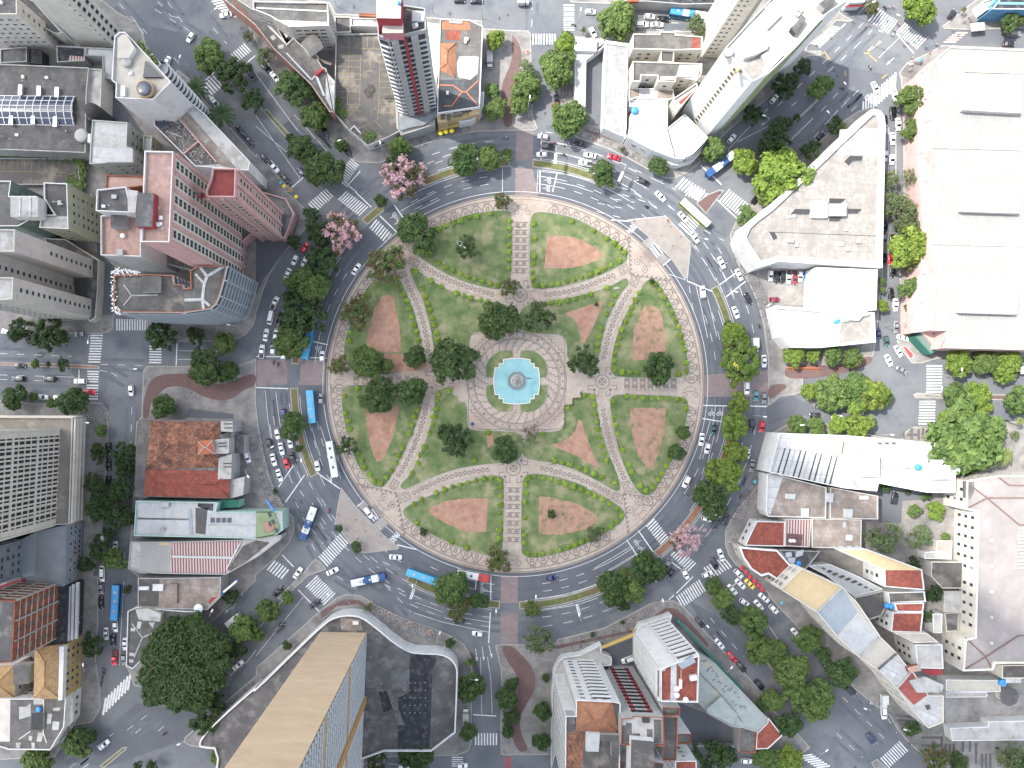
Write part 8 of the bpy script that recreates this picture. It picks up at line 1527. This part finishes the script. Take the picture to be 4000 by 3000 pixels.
# ================= lamps, signs, small street things
LAMPM = MB(); LAMPM.tube((0, 0, .13), (0, 0, 8.6), .1, .06, 7); LAMPP = LAMPM.mesh('pole', [STEEL]); LA = MB(); LA.tube((0, 0, 8.5), (1.9, 0, 8.9), .05, n=6); LAMPA = LA.mesh('arm', [STEEL]); LH = MB(); LH.box((2.3, 0, 8.9), (1.1, .42, .18)); LAMPH = LH.mesh('lamp_head', [ACM])
def lamp(t, x, y, a, head=None):
    """x,y = foot of the pole on the ground"""
    px, py = tpt(t, x, y); w = W(px, py); o = thing('street_lamp', None, 'street lamp', (w[0], w[1], 0), -math.radians(a), 'street lamps'); place_later(o, px, py, 'grey street lamp on a tall pole'); link('pole', LAMPP, o); link('arm', LAMPA, o); link('lamp_head', LAMPH, o)
for q in ('t10,810,1270,160', 't10,1120,1360,-110', 't10,700,60,-90', 't10,1530,120,-90', 't10,1955,160,-90', 't20,555,250,-80', 't20,130,980,-80', 't20,910,1310,-60', 't20,1400,1480,-60', 't20,2150,1100,200', 't30,600,850,225', 't30,460,1090,225', 't30,910,395,200', 't30,1165,650,180', 't30,750,150,-20', 't30,1060,260,200', 't21,1560,440,15', 't21,1810,880,15', 't21,2180,970,140', 't22,2050,270,10', 't22,1640,1130,-30', 't13,1370,90,-90', 't13,1580,480,-70', 't13,1850,820,0', 't13,2070,300,-90', 't13,700,150,230', 't23,540,220,80', 't23,190,180,-90', 't23,1260,210,-100', 't23,1590,330,50', 't23,1790,760,-50', 't12,150,560,-30', 't12,440,700,-90', 't12,210,1215,0', 't11,50,90,-60', 't11,620,840,200', 't01,870,1260,90', 't01,2100,1180,190', 't01,1210,1540,0', 't03,730,340,0', 't03,830,750,-90', 't03,1680,1340,160', 't03,1880,290,-60', 't02,2180,730,60', 't02,810,330,0', 't00,1890,215,-30', 't00,1620,640,-70', 't33,210,830,-40', 't33,640,720,200', 't32,900,430,0', 't32,1360,100,-80', 't31,1200,1165,10', 't31,1010,1170,-40', 't31,1540,1600,-90', 't33,450,620,200', 't32,260,350,180'):
    t, x, y, a = q.split(','); lamp(t, float(x), float(y), float(a))
# overhead signs above the tree crowns: white boards on gantry arms
def gantry(t, x, y, a, label):
    w = W(*tpt(t, x, y), 6.5); o = thing('road_sign', label, 'sign', (w[0], w[1], 0), -math.radians(a), 'overhead sign boards'); g = MB(); g.box((0, 0, 6.5), (3.6, .9, .5)); g.build('board', [WHITE], o); g = MB()
    for k in range(5): g.box((-1.3+k*.65, -.0, 6.76), (.3, .4, .02))
    g.build('sign_marks', [TRIM], o); g = MB(); g.tube((1.9, 0, 6.5), (4.2, 0, 6.5), .09, n=6); g.tube((4.2, 0, .1), (4.2, 0, 6.6), .13, n=7); g.build('pole', [STEEL], o)
for q in (('t10', 1905, 1335, 85, 'white overhead board beside the dense tree on the upper median'), ('t11', 385, 962, 10, 'white overhead board in the left ring trees'), ('t22', 1195, 1620, 60, 'white overhead board in the lower right median tree'), ('t21', 2040, 1556, 2, 'white overhead board below the yellow flowered tree'), ('t20', 375, 1370, -85, 'flat white board over the upper ring lanes'), ('t20', 940, 1525, -65, 'flat white board by the upper median tip'), ('t13', 1350, 155, -70, 'flat white board over the lower ring by the lamp'), ('t23', 572, 290, 75, 'flat white board over the lower right ring')): gantry(*q)
# yellow parasols, red parasols, market canopies
def parasol(t, x, y, r, m, label, grp):
    w = W(*tpt(t, x, y), 2.3); o = thing('parasol', None, 'parasol', (w[0], w[1], 0), random.random(), grp); place_later(o, *tpt(t, x, y), label); g = MB(); g.lathe((0, 0, 2.1), [(r, 0), (r*.6, .3), (.05, .6)], 8, sm=False); g.build('canopy', [m], o); g = MB(); g.tube((0, 0, .13), (0, 0, 2.7), .03, n=5); g.build('pole', [STEEL], o)
PY = plain('yellow_cloth', (.75, .6, .03), .8); PR = plain('red_cloth', (.5, .03, .06), .8)
for x, y in ((1595, 1145), (1640, 1136), (1692, 1127)): parasol('t10', x, y, .85, PY, 'yellow cafe parasol', 'yellow parasols')
for t, x, y in (('t22', 1990, 1592), ('t22', 2030, 1630), ('t23', 2062, 10), ('t23', 2100, 48), ('t23', 2135, 82), ('t23', 2165, 120)): parasol(t, x, y, .8, PR, 'red cafe parasol', 'red parasols')
for t, x, y, m, l in (('t12', 1872, 345, BUSD, 'blue sunshade on the fountain square edge'), ('t11', 235, 1600, PY, 'x'), ('t30', 1320, 515, BUSB, 'blue sunshade on the market pavement'), ('t22', 2105, 845, M('teal_cloth', (.15, .5, .55), (.12, .42, .48), scale=2), 'turquoise sunshade on the right pavement'), ('t33', 70, 135, M('teal_cloth', (.15, .5, .55)), 'turquoise sunshade by the stepped terrace'), ('t10', 208, 1582, M('teal_cloth', (.1, .4, .45)), 'teal sunshade on the avenue pavement'), ('t10', 240, 1608, PY, 'yellow sunshade on the avenue pavement'), ('t10', 300, 1640, M('orange_cloth', (.6, .25, .05), (.5, .2, .05), scale=2), 'orange sunshade on the avenue pavement'), ('t11', 345, 40, PY, 'yellow sunshade under the pink podium')):
    if l != 'x': parasol(t, x, y, .65, m, l, None)
w = W(*tpt('t30', 1820, 228), 3); o = thing('market_tent', 'white market tent on the top right pavement corner', 'tent', (*w, 0), .1); g = MB(); g.prism([(-2.4, -1.4), (2.4, -1.4), (2.4, 1.4), (-2.4, 1.4)], 2.5, 2.7, bot=True); A = [(-2.4, -1.4, 2.71), (2.4, -1.4, 2.71), (2.4, 1.4, 2.71), (-2.4, 1.4, 2.71)]
for i in range(4): g.poly([A[i], A[(i+1) % 4], (0, 0, 3.6)])
g.build('canopy', [WROOF], o)
for x in (-2.2, 2.2):
    for y in (-1.2, 1.2): g = MB(); g.tube((x, y, .13), (x, y, 2.6), .05, n=5); g.build('leg', [STEEL], o)
# orange barrier rows and benches on the plaza
o = thing('barrier', 'row of orange barriers on the right brick pavement', 'barrier', (*W(*tpt('t31', 300, 1520)), .13), 0); g = MB()
for k in range(12): x = -5.4+k*.95; g.box((x, -.1*k*.1, .5), (.8, .35, .9), .15); g.box((x, -.5, .1), (.1, 1.0, .2))
g.build('panel', [M('orange_plastic', (.6, .2, .08), (.5, .16, .06), scale=2)], o)
def bench(t, x, y, a, ph):
    o = thing('bench', ph, 'bench', (*W(*tpt(t, x, y)), PZ), -math.radians(a), 'white stone benches'); g = MB(); g.box((0, 0, .42), (1.8, .55, .12)); g.build('seat', [WROOF], o)
    for s in (-.6, .6): g = MB(); g.box((s, 0, .18), (.2, .45, .36)); g.build('leg', [LCONC], o)
for q in (('t22', 285, 382, 0, 'white bench on the lower right edge of the fountain square'), ('t22', 768, 350, 85, 'white bench beside the right lower wave path'), ('t22', 343, 708, -10, 'white bench on the path below the triangle bed'), ('t12', 1438, 625, -55, 'white bench beside the left lower wave path'), ('t21', 900, 833, -10, 'white bench in the upper triangle lawn'), ('t21', 345, 1238, 0, 'white bench at the upper right of the fountain square'), ('t11', 1510, 1215, 80, 'white bench beside the left upper wave path'), ('t22', 668, 905, 25, 'white bench beside the bottom right wave path')): bench(*q)
# bollards and bins of the pavements
BOL = MB(); BOL.lathe((0, 0, 0), [(.14, 0), (.12, .8), (.05, .9)], 8); BOLM = BOL.mesh('bollard', [DCONC]); rbo = random.Random(3)
for t, q in (('t12', '706,1125 865,1172 950,1270 785,1255 880,1335 1075,1310 780,1310'), ('t21', '1290,378 1385,468 1365,300 1455,388 1440,320 1053,252 1540,450'), ('t23', '1345,250 1370,285 1425,290 1440,325'), ('t22', '1920,1300 1890,1285 1905,1340 1880,1380 1860,1250'), ('t21', '1910,330 1915,370 1930,420 1945,470 1940,530'), ('t02', '1730,125 1770,35 1900,150 1950,150 1660,75 1390,92')):
    for w in q.split():
        x, y = map(float, w.split(',')); px, py = tpt(t, x, y); o = link('bollard', BOLM, None, (*W(px, py), .13)); tag(o, None, 'bollard', 'dark bollards on the pavements'); place_later(o, px, py, 'short dark bollard')
for q in ('t20 975,1285 995,1300', 't20 690,1195 715,1215'):
    pass
# square planters along the lower pavement
for t, x, y in (('t13', 995, 235), ('t13', 1155, 330), ('t13', 1325, 415), ('t13', 1510, 485), ('t20', 700, 1205), ('t21', 1345, 250), ('t20', 135, 450)):
    px, py = tpt(t, x, y); o = thing('planter_box', None, 'planter', (*W(px, py), .13), .4, 'square tree pits'); place_later(o, px, py, 'small square tree pit'); g = MB(); g.box((0, 0, .12), (1.5, 1.5, .24)); g.build('rim', [LCONC], o); g = MB(); g.box((0, 0, .25), (1.2, 1.2, .03)); g.build('soil', [SOILS], o)
# ================= cloud bank that shades the western half: a real body of vapour high above the drone
SUN_AZ = math.atan2(-.38, 1.0); SUN_EL = math.radians(54); ZC = 650.0
off = Vector((math.cos(SUN_AZ), math.sin(SUN_AZ)))*(ZC/math.tan(SUN_EL))
cm = bpy.data.materials.new('cloud_vapour'); cm.use_nodes = True; nt = cm.node_tree; nt.nodes.remove(nt.nodes['Principled BSDF']); pv = nt.nodes.new('ShaderNodeVolumePrincipled'); pv.inputs['Color'].default_value = (.9, .92, .95, 1); pv.inputs['Density'].default_value = CLOUD_D; pv.inputs['Anisotropy'].default_value = .5
nt.links.new(pv.outputs['Volume'], nt.nodes['Material Output'].inputs['Volume'])
edge = [W(*q) for q in ((-1200, -1100), (200, -1100), (950, -250), (1250, 50), (1750, 430), (2350, 560), (2900, 760), (3080, 1050), (3160, 1500), (3200, 1900), (3350, 2120), (3800, 2280), (5300, 2450), (5300, 4400), (-1200, 4400))]
edge = ccw(smooth(edge, 3)); g = MB(); n = len(edge); lev = []
e2 = edge
for d, z in ((0, 0), (16, 14), (34, 36), (58, 74), (90, 110)): lev.append((inset(edge, d), z)) if d else lev.append((edge, 0))
c0 = cen(edge)
b = 0; g.v = []
for p, z in lev:
    g.v += [(x-off.x, y-off.y, ZC+z+6*math.sin(x*.05)*math.cos(y*.06)*(1 if z else 0)) for x, y in p]
for k in range(len(lev)-1):
    for i in range(n): j = (i+1) % n; g.f.append([k*n+i, k*n+j, (k+1)*n+j, (k+1)*n+i]); g.m.append(0); g.sm.append(True)
g.f.append([(len(lev)-1)*n+i for i in range(n)]); g.m.append(0); g.sm.append(True); g.f.append([n-1-i for i in range(n)]); g.m.append(0); g.sm.append(True)
tag(g.build('cloud', [cm]), kind='structure')
# ================= light, sky, camera
wd = bpy.data.worlds.new('World'); SC.world = wd; wd.use_nodes = True; nt = wd.node_tree; bg = nt.nodes['Background']; sk = nt.nodes.new('ShaderNodeTexSky'); sk.sky_type = 'NISHITA'; sk.sun_disc = False; sk.sun_elevation = SUN_EL; sk.sun_rotation = math.radians(90)-(SUN_AZ+math.pi); sk.air_density = 1.0; sk.dust_density = 2.0
hs = nt.nodes.new('ShaderNodeHueSaturation'); hs.inputs['Saturation'].default_value = .5; nt.links.new(sk.outputs[0], hs.inputs['Color']); nt.links.new(hs.outputs[0], bg.inputs['Color']); bg.inputs['Strength'].default_value = SKY_S
sl = bpy.data.lights.new('sun', 'SUN'); sl.energy = SUN_S; sl.angle = math.radians(.6); sl.color = (1, .96, .9); so = bpy.data.objects.new('sun', sl); COL.objects.link(so)
dv = Vector((math.cos(SUN_AZ)*math.cos(SUN_EL), math.sin(SUN_AZ)*math.cos(SUN_EL), -math.sin(SUN_EL))); so.rotation_euler = dv.to_track_quat('-Z', 'Y').to_euler()
cd = bpy.data.cameras.new('drone_camera'); co_ = bpy.data.objects.new('drone_camera', cd); COL.objects.link(co_); co_.location = (0, 0, H); co_.rotation_euler = (0, 0, 0); cd.sensor_width = 36; cd.lens = 36*H/(4000*S); cd.shift_x = (2000-NX)/4000; cd.shift_y = (NY-1500)/4000; cd.clip_start = 1; cd.clip_end = 5000; SC.camera = co_
SC.view_settings.view_transform = 'Standard'; SC.view_settings.look = 'None'; SC.view_settings.exposure = EXPO; SC.view_settings.gamma = 1
SC.cycles.max_bounces = 6; SC.cycles.transparent_max_bounces = 6; SC.cycles.volume_bounces = 1; SC.cycles.use_denoising = True
flush_labels()
